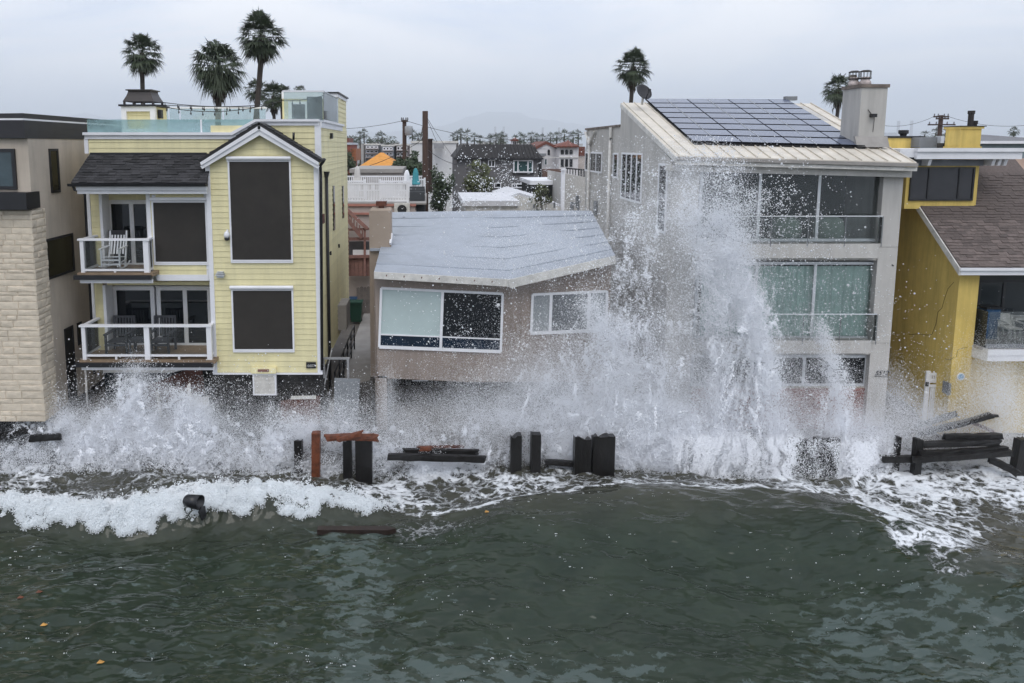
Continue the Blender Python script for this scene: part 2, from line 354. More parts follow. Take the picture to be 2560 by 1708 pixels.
def foam_a(u, v, x, y):
    n = fbm(x * .9, y * .9, 71, 4); n2 = fbm(x * 2.5, y * 2.5, 77, 3); f = np.zeros_like(u)
    d = crest_v(u) + 18 * (n2 - .5) + 26 * (fbm(x * .8, x * 0, 79, 3) - .5) + 10 * (vnoise(x * 8, y * 8, 83) - .5) - v
    top = np.interp(u, [0, 250, 450, 700, 860, 1000], [30, 24, 28, 24, 16, 8])
    f = np.maximum(f, sstep(-12, 8, d) * sstep(top + 60, top - 14, d) * sstep(1060, 860, u) * (.72 + .50 * sstep(.34, .60, n2)))
    f = np.maximum(f, sstep(1100, 900, u) * sstep(-10, 10, d) * (.38 + .7 * (n - .4)))
    f = np.maximum(f, sstep(1240, 1165, v + 40 * (n - .5)) * (.52 + .9 * (n - .45)))
    cv = np.interp(u, [700, 950, 1200, 1450, 1600, 1750, 2000, 2100], [1280, 1290, 1300, 1262, 1240, 1265, 1268, 1245])
    f = np.maximum(f, sstep(14, -30, v - cv - 40 * (n2 - .5)) * (.47 + .8 * (n - .45)) * sstep(650, 900, u))
    f = np.maximum(f, np.exp(-((v - cv + 6 - 26 * (n - .5)) / 11) ** 2) * .66 * sstep(900, 1100, u) * sstep(2150, 2000, u))
    lo = np.interp(u, [2050, 2110, 2250, 2400, 2560, 2800], [1240, 1310, 1440, 1506, 1552, 1620]) + 46 * (n2 - .5)
    r = sstep(2030, 2140, u) * sstep(34, -60, v - lo)
    f = np.maximum(f, r * (.54 + .06 * sstep(1320, 1400, v) + .5 * (n2 - .45)) * sstep(2620, 2400, u + .4 * (v - 1300)))
    f = np.maximum(f, r * .92 * np.exp(-(((u - 2230) * .75 + (v - 1290) * .5) / 140) ** 2 - (((v - 1300) - .55 * (u - 2230)) / 62) ** 2))
    f = np.maximum(f, sstep(2120, 2250, u) * sstep(1310, 1240, v - .10 * (u - 2250)) * (.54 + .8 * (n - .45)))
    f = np.maximum(f, np.exp(-((u - 1050) / 230) ** 2 - ((v - 1340) / 45) ** 2) * (.38 + .4 * (n - .45)))
    return np.clip(f, 0, 1.2)
xd = np.concatenate([[-900, -400, -180, -90, -50, -32, -22, -18], np.arange(-15.5, 18.01, .05), [20, 24, 34, 52, 90, 180, 400, 900]])
yd = np.concatenate([[-1500, -600, -250, -110, -50, -22, -8, 2, 7, 9.5], np.arange(10.8, 20.4, .042), [20.7, 21.2, 22]])
GX, GY = np.meshgrid(xd, yd); HZ = sea_h(GX, GY); sea_v = np.stack([GX, GY, HZ], -1).reshape(-1, 3)
ny, nx = GX.shape; idx = np.arange(ny * nx).reshape(ny, nx)
q = np.stack([idx[:-1, :-1], idx[:-1, 1:], idx[1:, 1:], idx[1:, :-1]], -1).reshape(-1, 4)
me = bpy.data.meshes.new('sea'); me.vertices.add(len(sea_v)); me.vertices.foreach_set('co', sea_v.ravel().astype(np.float32))
me.loops.add(q.size); me.loops.foreach_set('vertex_index', q.ravel().astype(np.int32)); me.polygons.add(len(q))
me.polygons.foreach_set('loop_start', np.arange(0, q.size, 4, dtype=np.int32)); me.update(calc_edges=True)
me.polygons.foreach_set('use_smooth', np.ones(len(q), bool))
SU = U0 + F * GX / (GY * CP + CH * SP); SV = V0 + F * (CH * CP - GY * SP) / np.maximum(.5, GY * CP + CH * SP)
FO = foam_a(SU, SV, GX, GY) * (GY > 10); at = me.attributes.new('foam', 'FLOAT', 'POINT'); at.data.foreach_set('value', FO.ravel().astype(np.float32))
silt = np.clip(sstep(1420, 1170, SV + 120 * (fbm(GX * .3, GY * .4, 81) - .5)) + sstep(2250, 2480, SU) * .7 * sstep(1540, 1440, SV), 0, 1) * (GY > 10)
at = me.attributes.new('silt', 'FLOAT', 'POINT'); at.data.foreach_set('value', silt.ravel().astype(np.float32))
def sea_material():
    m = bpy.data.materials.new('sea_water'); m.use_nodes = True; N, Lk = m.node_tree.nodes, m.node_tree.links
    b = N['Principled BSDF']; g = N.new('ShaderNodeNewGeometry')
    def nd(t, **k):
        o = N.new(t)
        for a, v in k.items(): setattr(o, a, v)
        return o
    def math_(op, a, b_=None, c=None):
        o = nd('ShaderNodeMath', operation=op)
        for i, x in enumerate((a, b_, c)):
            if x is None: continue
            if isinstance(x, (int, float)): o.inputs[i].default_value = x
            else: Lk.new(x, o.inputs[i])
        return o.outputs[0]
    def noise(scale, det=4, rough=.55, vec=None, out='Fac'):
        t = nd('ShaderNodeTexNoise'); t.inputs['Scale'].default_value = scale; t.inputs['Detail'].default_value = det; t.inputs['Roughness'].default_value = rough
        Lk.new(vec or g.outputs['Position'], t.inputs['Vector']); return t.outputs[out]
    fo = nd('ShaderNodeAttribute', attribute_name='foam').outputs['Fac']; fi = nd('ShaderNodeAttribute', attribute_name='painted_reflection').outputs['Fac']; si = nd('ShaderNodeAttribute', attribute_name='silt').outputs['Fac']
    # warped coordinates for foam lace
    wv = nd('ShaderNodeVectorMath', operation='MULTIPLY_ADD'); Lk.new(noise(2.6, 5, .65, None, 'Color'), wv.inputs[0]); wv.inputs[1].default_value = (.5, .5, 0); Lk.new(g.outputs['Position'], wv.inputs[2])
    sc = nd('ShaderNodeVectorMath', operation='MULTIPLY'); Lk.new(wv.outputs[0], sc.inputs[0]); sc.inputs[1].default_value = (1, 1.15, .1)
    def lace(scale, w):
        v = nd('ShaderNodeTexVoronoi', feature='DISTANCE_TO_EDGE'); v.inputs['Scale'].default_value = scale; Lk.new(sc.outputs[0], v.inputs['Vector'])
        return math_('SUBTRACT', 1.0, math_('MINIMUM', math_('DIVIDE', v.outputs['Distance'], w), 1.0))
    l1, l2, l3 = lace(2.6, .34), lace(6.5, .40), lace(16., .5)
    nz = noise(11, 6, .72)
    a = math_('ADD', math_('MULTIPLY', l1, .42), math_('ADD', math_('MULTIPLY', l2, .30), math_('ADD', math_('MULTIPLY', l3, .14), math_('MULTIPLY', nz, .42))))
    th = math_('SUBTRACT', 1.34, math_('MULTIPLY', fo, 1.12))
    mr = nd('ShaderNodeMapRange', interpolation_type='SMOOTHSTEP'); Lk.new(a, mr.inputs[0]); Lk.new(math_('SUBTRACT', th, .10), mr.inputs[1]); Lk.new(math_('ADD', th, .22), mr.inputs[2])
    fac = mr.outputs[0]
    wc = nd('ShaderNodeMix', data_type='RGBA'); Lk.new(si, wc.inputs[0]); wc.inputs[6].default_value = (.024, .0345, .0225, 1); wc.inputs[7].default_value = (.062, .060, .047, 1)
    var = nd('ShaderNodeMix', data_type='RGBA', blend_type='MULTIPLY'); var.inputs[0].default_value = .6; Lk.new(wc.outputs[2], var.inputs[6])
    rr = nd('ShaderNodeValToRGB'); rr.color_ramp.elements[0].position = .3; rr.color_ramp.elements[0].color = (.55, .6, .6, 1); rr.color_ramp.elements[1].position = .7; rr.color_ramp.elements[1].color = (1.3, 1.3, 1.25, 1)
    Lk.new(noise(.9, 5, .6), rr.inputs[0]); Lk.new(rr.outputs[0], var.inputs[7])
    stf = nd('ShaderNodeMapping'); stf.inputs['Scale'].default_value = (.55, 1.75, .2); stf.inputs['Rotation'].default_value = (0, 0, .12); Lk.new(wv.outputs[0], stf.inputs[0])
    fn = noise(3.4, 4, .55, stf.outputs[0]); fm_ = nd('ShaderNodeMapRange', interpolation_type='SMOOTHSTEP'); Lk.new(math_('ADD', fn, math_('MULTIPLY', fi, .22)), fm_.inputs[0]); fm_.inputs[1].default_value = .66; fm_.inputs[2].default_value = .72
    fl = nd('ShaderNodeMix', data_type='RGBA'); Lk.new(math_('MULTIPLY', math_('MULTIPLY', fm_.outputs[0], .70), math_('MINIMUM', math_('MULTIPLY', fi, 5.0), 1.0)), fl.inputs[0]); Lk.new(var.outputs[2], fl.inputs[6]); fl.inputs[7].default_value = (.082, .108, .100, 1)  # pale teal sky reflections painted into the water's base colour
    fc = nd('ShaderNodeMix', data_type='RGBA'); Lk.new(fac, fc.inputs[0]); Lk.new(fl.outputs[2], fc.inputs[6]); fc.inputs[7].default_value = (.80, .82, .84, 1)
    Lk.new(fc.outputs[2], b.inputs['Base Color'])
    ro = nd('ShaderNodeMapRange'); Lk.new(fac, ro.inputs[0]); ro.inputs[3].default_value = .06; ro.inputs[4].default_value = .85; Lk.new(ro.outputs[0], b.inputs['Roughness'])
    b.inputs['IOR'].default_value = 1.33
    # ripples: broad glassy facets + fine chop, foam relief
    st = nd('ShaderNodeMapping'); st.inputs['Scale'].default_value = (1, 1.9, 1); st.inputs['Rotation'].default_value = (0, 0, .25); Lk.new(g.outputs['Position'], st.inputs[0])
    hgt = math_('ADD', math_('MULTIPLY', noise(1.5, 2, .45, st.outputs[0]), .085), math_('MULTIPLY', noise(6, 3, .5, st.outputs[0]), .0055))
    hgt = math_('ADD', hgt, math_('MULTIPLY', fac, .035)); hgt = math_('ADD', hgt, math_('MULTIPLY', math_('MULTIPLY', nz, fac), .05))
    bp = nd('ShaderNodeBump'); bp.inputs['Strength'].default_value = 1.0; bp.inputs['Distance'].default_value = 1.0; Lk.new(hgt, bp.inputs['Height']); Lk.new(bp.outputs[0], b.inputs['Normal'])
    return m
painted_reflection = np.exp(-((SU - 870 - 130 * (fbm(GX * .5, GY * .5, 85) - .5)) / 125) ** 2) * sstep(1300, 1350, SV) * .95  # mask: where the sky reflections are painted on the sea
painted_reflection = np.maximum(painted_reflection, sstep(1560, 1690, SV) * (.25 + .75 * sstep(650, 900, SU) * sstep(1750, 1450, SU)))
painted_reflection = np.maximum(painted_reflection, sstep(1930, 2080, SU) * sstep(1430, 1560, SV) * .85); painted_reflection = np.maximum(painted_reflection, .30 * sstep(1330, 1400, SV) * sstep(1300, 1000, SU))
at = me.attributes.new('painted_reflection', 'FLOAT', 'POINT'); at.data.foreach_set('value', (painted_reflection * (GY > 9)).ravel().astype(np.float32))
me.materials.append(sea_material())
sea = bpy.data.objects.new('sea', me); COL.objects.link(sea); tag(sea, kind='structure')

# ================================================================== CREAM STONE HOUSE (left edge)
SX = -11.05
def cream_house():
    t = thing('stone_house', 'cream stucco house with pale stone veneer and black roof band at the left edge', 'house', (-13.5, 22, .6))
    zt, zb = P(80, 346, 20.0).z, P(60, 1052, 19.9).z
    x0 = -19.0
    box('wall', x0, SX, 20.0, 29.5, zb, zt, M_cream, t)
    # black roof band, white flashing, cap
    a = MB().box(x0 - .2, SX + .02, 19.85, 29.6, zt, zt + .49); a.build('roof_band', M_fascia, t)
    box('flashing', x0 - .2, SX - .02, 19.88, 29.6, zt + .492, zt + .54, M_white, t)
    zc = zt + .542
    MB().prism([(x0 - .2, 19.95, zc), (SX - .05, 19.95, zc), (SX - .05, 19.95, zc + .14), (x0 - .2, 19.95, zc + .05)], (0, 9.6, 0)).build('roof_cap', M_fascia, t)
    # front window, mostly out of frame
    window(t, -150, 372, 38, 474, 19.93, w=.09, fm=M_black, pm=mat('blue_grey_glass', (.05, .075, .085), .08, .3, .8))
    # projecting dark ledge
    z0, z1 = P(60, 524, 19.6).z, P(60, 482, 19.6).z
    box('ledge', x0, SX + .10, 19.55, 20.25, z0, z1, M_black, t)
    # side windows and door in the receding wall
    def side(name, u1, v1, u2, v2, m, fm=None):
        A, B = PX(u1, (v1 + v2) / 2, SX), PX(u2, (v1 + v2) / 2, SX); um = (u1 + u2) / 2
        zt_, zb_ = PX(um, v1, SX).z, PX(um, v2, SX).z; w = .07
        f = MB().box(SX, SX + .03, A.y, A.y + w, zb_, zt_).box(SX, SX + .03, B.y - w, B.y, zb_, zt_).box(SX, SX + .03, A.y + w, B.y - w, zt_ - w, zt_).box(SX, SX + .03, A.y + w, B.y - w, zb_, zb_ + w).build(name, fm or M_black, t)
        box('pane', SX, SX + .012, A.y + w, B.y - w, zb_ + w, zt_ - w, m, f)
    og = mat('olive_dark_glass', (.022, .020, .010), .15, .2)
    side('window', 124, 372, 147, 482, og); side('window', 114, 590, 184, 690, og); side('door', 165, 815, 187, 1010, mat('dark_door', (.012, .011, .010), .5))
    side('window', 193, 805, 204, 862, og)
    # stone veneer, stone by stone
    zs = P(60, 527, 19.75).z; z = zb; rw = 0
    box('veneer_backing', -14.2, SX + .035, 19.84, 20.55, zb, zs, M_mortar, t)
    uni = bpy.data.meshes.new('stone'); k = .035
    v = []
    for (xx, zz, yy) in ((0, 0, 0), (1, 0, 0), (1, 1, 0), (0, 1, 0)): v.append((xx, 0, zz))
    for (xx, zz) in ((.03, .10), (.97, .07), (.96, .93), (.04, .90)): v.append((xx, -1, zz))
    v.append((.45, -1.5, .55))
    uni.from_pydata(v, [], [(0, 1, 5, 4), (1, 2, 6, 5), (2, 3, 7, 6), (3, 0, 4, 7), (4, 5, 8), (5, 6, 8), (6, 7, 8), (7, 4, 8)]); uni.update(); uni.materials.append(M_stone)
    while z < zs - .03:
        h = min(random.choice((.10, .14, .17, .20, .23)), zs - z); x = SX + .05
        while x > -12.75:
            w = random.uniform(.28, .85); xa = max(x - w, -12.8)
            place('stone', uni, Matrix.Translation((xa, 19.84, z)) @ Matrix.Diagonal((x - xa, random.uniform(.012, .03), h, 1)), t); x = xa
        y = 19.82
        while y < 20.5:
            w = random.uniform(.22, .45); yb = min(y + w, 20.55)
            place('stone', uni, Matrix.Translation((SX + .035, y, z)) @ Matrix.Rotation(R(90), 4, 'Z') @ Matrix.Diagonal((yb - y, random.uniform(.015, .04), h, 1)), t); y = yb
        z += h
    box('footing', -14.2, SX - .1, 20.2, 20.6, -.4, zb, M_int, t)
cream_house()

# ================================================================== YELLOW HOUSE
YX0, YX1 = -10.1, -3.29                      # left and right walls
def yellow_house():
    t = thing('yellow_house', 'pale yellow lap sided beach house with white trim and two glass balconies', 'house', (-6.5, 22.5, .8))
    YB, YU, YL = 20.95, 21.5, 21.12           # bay front, upper wall, left window wall
    bx0, bx1 = P(524, 650, YB).x, P(799, 650, YB).x
    pitch = .166
    zb = P(660, 932, YB).z
    apex, el, er = P(646, 322, YB), P(508, 410, YB), P(792, 410, YB)
    # --- shell behind the siding
    zpar_l, zpar_r = P(400, 347, YU).z, P(740, 314, YU).z
    MB().box(bx0 + .02, bx1 - .02, YB + .02, 28.6, zb, el.z).prism([(bx0 + .02, YB + .02, el.z), (bx1 - .02, YB + .02, el.z), (apex.x, YB + .02, apex.z - .05)], (0, .6, 0)).box(bx0, bx1 - .01, YU + .02, 28.6, el.z, zpar_r).build('bay_wall', M_yel, t)
    wall = MB().box(YX0, bx0 + .02, 23.4, 28.6, .9, zpar_l).box(YX0, bx0 + .02, YU + .02, 23.4, P(400, 470, YU).z, zpar_l)
    wall.build('wall', M_yel, t)
    # --- bay siding
    def bay(z):
        if z <= el.z - .02: return bx0 + .1, bx1 - .1
        k = (z - el.z) / (apex.z - el.z); return el.x + (apex.x - el.x) * k + .1, er.x + (apex.x - er.x) * k - .1
    boards(t, bay, zb + .03, apex.z - .25, YB + .02, pitch, M_yel)
    # side wall siding (facing the alley) and upper wall
    SXW = bx1
    boards(t, lambda z: (YB + .12, 28.55), zb + .03, el.z, 0, pitch, M_yel, side=SXW - .02)
    boards(t, lambda z: (YU + .1, 28.55), el.z, P(843, 330, 26).z, 0, pitch, M_yel, side=SXW - .02)
    boards(t, lambda z: (P(217, 370, YU).x + .06, P(560, 370, YU).x), P(400, 384, YU).z, zpar_l, YU + .02, pitch, M_yel)
    boards(t, lambda z: (P(640, 350, YU).x, P(787, 350, YU).x), P(740, 402, YU).z, zpar_r, YU + .02, pitch, M_yel)
    # --- corner trims
    box('corner_trim', bx0 - .02, bx0 + .11, YB - .02, YB + .12, P(530, 932, YB).z, P(512, 412, YB).z, M_white, t)
    box('corner_trim', bx1 - .12, bx1 + .012, YB - .02, YB + .13, P(800, 932, YB).z, P(790, 408, YB).z, M_white, t)
    box('base_trim', bx0 - .02, bx1 + .03, YB - .03, YB + .1, zb - .05, zb, M_white, t)
    box('corner_trim', P(787, 350, YU).x, bx1 + .015, YU - .01, YU + .12, P(790, 402, YU).z, zpar_r, M_white, t)
    box('corner_trim', P(211, 365, YU).x, P(221, 365, YU).x, YU - .01, YU + .1, P(216, 384, YU).z, zpar_l, M_white, t)
    # --- parapet caps and fascia with the sloping step
    cap = [(206, 331), (577, 331), (637, 298), (797, 298), (797, 304), (640, 304), (580, 338), (206, 338)]
    poly('parapet_cap', cap, YU - .10, .35, M_white, t)
    poly('parapet_fascia', [(211, 338), (580, 338), (640, 304), (796, 304), (796, 314), (646, 314), (584, 348), (211, 348)], YU - .03, .1, M_white, t)
    A = P(797, 298, YU - .1); za = A.z
    MB().box(bx1 - .12, bx1 + .10, YU + .25, 26.9, za - .07, za).build('parapet_cap', M_white, t)
    MB().box(bx1 - .05, bx1 + .03, YU + .12, 26.9, za - .24, za - .07).build('parapet_fascia', M_white, t)
    # --- gable roof over the bay
    YF = 20.72
    ap, l, r_ = P(647, 306, YF), P(496, 401, YF), P(801, 401, YF)
    for s, e_ in ((0, l), (1, r_)):
        d = (e_ - ap); n = Vector((d.z, 0, -d.x)).normalized(); n = n if n.z > 0 else -n
        MB().prism([ap, e_, e_ - n * .07, ap - n * .07], (0, YU - YF, 0)).build('gable_roof', M_shing, t)
        sl = d.length; up = -d.normalized(); back = Vector((0, 1, 0))
        if s: org, ex = Vector((e_.x, YF - .02, e_.z)), back
        else: org, ex = Vector((e_.x, YU, e_.z)), -back
        shingles(t, org, ex, up, int(sl / .13), .13, .28, lambda b: (0, YU - YF), M_shing, t=.02)
        ins = d.normalized()
        MB().prism([ap - n * .075, e_ - n * .075, e_ - n * .075 - Vector((0, 0, .10)) - ins * .04, ap - n * .075 - Vector((0, 0, .12))], (0, .05, 0)).build('barge_board', M_white, t)
        MB().prism([ap - Vector((0, -.04, .20)), e_ + Vector((0, .04, -.19)) - ins * .04, e_ + Vector((0, .04, -.30)) - ins * .10, ap - Vector((0, -.04, .36))], (0, .04, 0)).build('barge_board', M_white, t)
    tube('vent_pipe', [P(734, 350, 21.2), P(734, 331, 21.2)], .035, M_black, t)
    # --- skirt roof over the balconies
    YE = 20.62
    a, b = P(208, 384, YU), P(500, 384, YU); c, d = P(178, 458, YE), P(518, 458, YE)
    top = Vector((0, a.y - c.y, a.z - c.z)); sl = top.length
    MB().prism([(c.x, YE, c.z), (d.x, YE, c.z), (b.x + .25, YU, a.z), (c.x + .20, YU, a.z)], (0, .03, -.10)).build('skirt_roof', M_shing, t)
    rows = int(sl / .105)
    shingles(t, c, (1, 0, 0), top, rows, .105, .24, lambda q_: (.20 * q_ / sl, d.x - c.x - .02), M_shing, t=.02)
    box('roof_flashing', c.x + .20, b.x + .2, YU - .06, YU, a.z - .03, a.z + .03, M_black, t)
    gq = c.x - .06
    MB().prism([(gq, YE - .02, c.z - .02), (gq, YE - .13, c.z - .01), (gq, YE - .11, c.z - .09), (gq, YE - .02, c.z - .10)], (d.x - c.x + .05, 0, 0)).build('gutter', M_black, t)
    rect('eave_fascia', 190, 466, 517, 476, YE + .02, .05, M_white, t); rect('eave_fascia', 193, 476, 517, 485, YE + .09, .05, M_white, t)
    box('soffit', c.x + .2, bx0, YE + .14, 23.3, P(300, 480, 20.9).z, P(300, 480, 20.9).z + .04, M_white, t)
    tube('downspout', [P(182, 464, 20.6), P(186, 474, 20.65), P(212, 486, 21.1), P(236, 935, 21.6)], .04, M_black, t)
    # --- left part, upper storey
    zf2, zf1 = P(300, 686, 21.6).z, P(300, 904, 21.6).z          # balcony floors
    zh2, zh1 = P(300, 486, YL).z, P(300, 704, YL).z
    YR = 21.75
    def wallboards(u1, u2, Y, v1, v2):
        boards(t, lambda z: (P(u1, (v1 + v2) / 2, Y).x, P(u2, (v1 + v2) / 2, Y).x), P(u1, v2, Y).z, P(u1, v1, Y).z, Y, pitch, M_yel)
    wallboards(229, 253, 21.68, 486, 690); wallboards(239, 262, 21.68, 704, 905)
    rect('corner_trim', 219, 486, 229, 690, 21.62, .1, M_white, t); rect('corner_trim', 231, 704, 239, 905, 21.62, .1, M_white, t)
    rect('door_trim', 252, 486, 259, 690, 21.63, .5, M_white, t); rect('door_trim', 261, 714, 268, 905, 21.63, .5, M_white, t)
    rect('post', 369, 480, 379, 690, YL - .03, .12, M_white, t)
    for z0, z1 in ((zf2, zh2), (zf1, zh1)):
        box('recess_wall', YX0 + .1, bx0, 22.55, 22.6, z0, z1, M_white, t)
    rect('recess_header', 258, 486, 371, 500, 22.2, .1, M_yel, t); rect('recess_header', 268, 704, 523, 713, 21.6, .1, M_yel, t)
    def slider(u1, v1, u2, v2, Y, mull):
        window(t, u1, v1, u2, v2, Y, mull, w=.13, name='sliding_door')
    slider(270, 500, 378, 668, 22.3, (331,)); slider(283, 716, 388, 868, 22.3, ()); slider(393, 716, 530, 868, 22.3, (464,))
    # roller shade windows
    def shade(u1, v1, u2, v2, Y, vh):
        x0, x1, z0, z1 = xz(u1, v1, u2, v2, Y)
        w = frame_mb(x0 - .05, x1 + .05, z0 - .05, z1, Y - .05, .05, .07).build('window', M_white, t)
        box('pane', x0, x1, Y - .012, Y - .006, z0, z1, M_pane, w)
        box('roller_shade', x0 + .01, x1 - .01, Y - .036, Y - .03, z0 + .02, z1, M_screen, w)
        box('hem_bar', x0, x1, Y - .056, Y - .028, z0, z0 + .045, M_white, w)
        MB().tube([(x0 - .07, Y - .07, z1 + .05), (x1 + .06, Y - .07, z1 + .05)], .058, 10).build('shade_housing', M_white, w)
    shade(387, 502, 516, 658, YL, 494)
    shade(578, 400, 726, 653, YB, 391); shade(585, 722, 731, 876, YB, 714)
    wallboards(379, 513, YL, 474, 494); wallboards(382, 520, YL, 658, 688)
    boards(t, lambda z: (P(379, 580, YL).x, P(386, 580, YL).x), P(380, 658, YL).z, P(380, 494, YL).z, YL, pitch, M_yel)
    box('window_wall', P(378, 580, YL).x, bx0, YL, 22.5, P(450, 690, YL).z, P(450, 470, YL).z, M_yel, t)
    rect('corner_trim', 513, 474, 524, 700, YL - .02, .04, M_white, t)
    rect('band_trim', 392, 687, 521, 702, YL - .03, .1, M_white, t)
    rect('motor_box', 379, 487, 388, 494, YL - .06, .05, M_white, t); rect('motor_box', 566, 394, 571, 405, YB - .08, .05, M_white, t)
    # --- balconies
    def balcony(uL, uR, vtop, vbot, vdeck, YFr, posts, uLb, uRb, vf):
        x0, x1 = P(uL, vdeck, YFr).x, P(uR, vdeck, YFr).x; zd = P(uL, vdeck, YFr).z
        zt = P((uL + uR) / 2, vtop, YFr).z; zbm = P((uL + uR) / 2, vbot, YFr).z
        bb = box('balcony', x0 - .06, x1 + .10, YFr - .05, 22.4, zd - .10, zd - .03, M_deck, t)
        bb['label'] = 'balcony deck with glass railing'
        nb = 5
        for i in range(nb):
            ya = YFr - .05 + i * (1.1 / nb); box('deck_board', x0 - .06, x1 + .10, ya, ya + 1.1 / nb - .012, zd - .03, zd, M_deck, bb)
        box('gutter', x0 - .14, x1 + .05, YFr - .13, YFr - .02, zd - .19, zd - .06, M_black, bb)
        box('deck_fascia', x0 - .02, x1 + .05, YFr - .0, YFr + .06, zd - .31, zd - .19, M_white, bb)
        for (pu1, pu2) in posts:
            a0, a1 = P(pu1, (vtop + vbot) / 2, YFr).x, P(pu2, (vtop + vbot) / 2, YFr).x
            box('post', a0, a1, YFr + .01, YFr + .13, zd, zt, M_white, bb)
        box('top_rail', x0 - .02, x1 + .02, YFr - .02, YFr + .16, zt, zt + .055, M_white, bb)
        box('bottom_rail', x0 + .1, x1 - .1, YFr + .03, YFr + .10, zbm - .03, zbm + .03, M_white, bb)
        ps = [P(a, (vtop + vbot) / 2, YFr).x for pr in posts for a in pr]
        for i in range(1, len(ps) - 1, 2):
            box('glass_panel', ps[i], ps[i + 1], YFr + .06, YFr + .07, zbm + .03, zt, M_glass, bb)
            box('rail_foot', (ps[i] + ps[i + 1]) / 2 - .03, (ps[i] + ps[i + 1]) / 2 + .03, YFr + .04, YFr + .09, zd, zbm - .03, M_white, bb)
        # returns to the house
        for xx, yb in ((ps[0], 21.62), (ps[-1] - .12, YL if uR < 400 else YB)):
            box('top_rail', xx, xx + .12, YFr + .16, yb, zt, zt + .055, M_white, bb)
            box('bottom_rail', xx + .03, xx + .09, YFr + .13, yb, zbm - .03, zbm + .03, M_white, bb)
            box('glass_panel', xx + .055, xx + .065, YFr + .13, yb, zbm + .03, zt, M_glass, bb)
        return zd
    global ZD2, ZD1
    ZD2 = balcony(200, 376, 602, 676, 682, 20.68, ((200, 209), (358, 371)), 0, 0, 0)
    ZD1 = balcony(204, 530, 818, 890, 900, 20.62, ((204, 213), (360, 373), (516, 528)), 0, 0, 0)
    # --- small fittings on the bay
    cb = MB().lathe(P(567, 590, YB - .10) - Vector((0, 0, .06)), [(.02, .0), (.075, .02), (.088, .08), (.07, .16), (.03, .20)], 12).build('security_camera', M_white, t, True)
    MB().lathe(P(567, 590, YB - .10) - Vector((0, 0, .15)), [(.01, .0), (.06, .02), (.074, .06), (.07, .10)], 12).build('camera_lens', M_black, cb, True)
    MB().beam(P(570, 578, YB), P(568, 576, YB - .11), .04, .05).build('camera_arm', M_white, cb)
    fl = MB(); x0, x1, z0, z1 = xz(541, 676, 564, 692, YB)
    for i in range(3): fl.box(x0 + .02 * i, x1 - .02 * i, YB - .16 + .03 * i, YB, z0 + .05 + i * .045, z0 + .075 + i * .045)
    fl.box(x0 + .04, x1 - .04, YB - .10, YB, z0 - .01, z0 + .05).build('flood_light', M_alu, t)
    x0, x1, z0, z1 = xz(631, 915, 692, 930, YB)
    vb = MB().prism([(x0, YB - .16, z0), (x1, YB - .16, z0), (x1, YB - .12, z1 - .02), (x0, YB - .12, z1 - .02)], (0, .2, 0)).build('vent_hood', M_yel, t)
    box('vent_slot', x0 + .20, x1 - .20, YB - .175, YB - .15, z0 + .06, z0 + .13, M_rwood, vb)
    x0, x1, z0, z1 = xz(634, 932, 692, 986, YB)
    sh = frame_mb(x0, x1, z0, z1, YB - .10, .045, .12).build('louvre_shutter', M_white, t)
    for i in range(14):
        zz = z0 + .05 + i * (z1 - z0 - .09) / 14; MB().prism([(x0 + .045, YB - .085, zz), (x1 - .045, YB - .085, zz), (x1 - .045, YB - .05, zz + .04), (x0 + .045, YB - .05, zz + .04)], (0, .01, 0)).build('slat', M_whited, sh)
    x0, x1, z0, z1 = xz(766, 905, 790, 920, YB)
    pl = box('number_plate', x0, x1, YB - .04, YB - .018, z0, z1, M_black, t); pl['label'] = 'black house number plate reading 6607'
    text_part('number', '6607', .115, Matrix.Translation((x0 + .035, YB - .042, z0 + .045)) @ FRONT, mat('plate_digits', (.35, .35, .33), .5), pl)
    # --- dark stacked stone base and the wrecked space under the balcony
    zb0 = .3
    bs = box('stone_base', P(525, 960, 21.2).x, bx1 + .02, 21.24, 22, zb0, zb - .05, M_slate, t); uni = board_mesh(1.0, M_slate); z = zb0
    x_a, x_b = P(525, 960, 21.2).x, bx1 + .02
    smesh = bpy.data.meshes.new('stone'); smesh.from_pydata([(0, 0, 0), (1, 0, 0), (1, 0, 1), (0, 0, 1), (.01, -1, .06), (.99, -1, .06), (.99, -1, .94), (.01, -1, .94)], [], [(0, 1, 5, 4), (1, 2, 6, 5), (2, 3, 7, 6), (3, 0, 4, 7), (4, 5, 6, 7)]); smesh.update(); smesh.materials.append(M_slate)
    while z < zb - .1:
        h = random.choice((.06, .075, .09)); x = x_a
        while x < x_b:
            w = random.uniform(.22, .6); xe = min(x + w, x_b)
            place('stone', smesh, Matrix.Translation((x, 21.24, z)) @ Matrix.Diagonal((xe - x, random.uniform(.012, .04), min(h, zb - .06 - z), 1)), bs); x = xe
        z += h
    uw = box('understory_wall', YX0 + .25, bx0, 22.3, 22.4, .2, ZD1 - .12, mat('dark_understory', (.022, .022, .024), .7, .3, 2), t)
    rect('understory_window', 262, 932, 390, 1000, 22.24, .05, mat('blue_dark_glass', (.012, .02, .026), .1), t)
    poly('soffit_panel', [(256, 922), (470, 922), (430, 932), (258, 932)], 20.95, .1, M_whited, t)
    poly('torn_brown_panel', [(380, 960), (470, 924), (505, 922), (512, 985), (470, 1010), (300, 1030), (300, 990)], 21.7, .04, M_brw, t)
    poly('torn_white_panel', [(487, 995), (522, 990), (522, 1016), (480, 1016)], 21.0, .03, M_whited, t)
    tube('post', [P(214, 922, 20.9), P(218, 1010, 20.9)], .035, M_whited, t)
    poly('torn_brown_panel', [(702, 1003), (800, 990), (800, 1060), (700, 1060)], 20.9, .04, M_brw, t); poly('torn_white_panel', [(727, 991), (790, 990), (790, 998), (727, 999)], 20.85, .04, M_whited, t)
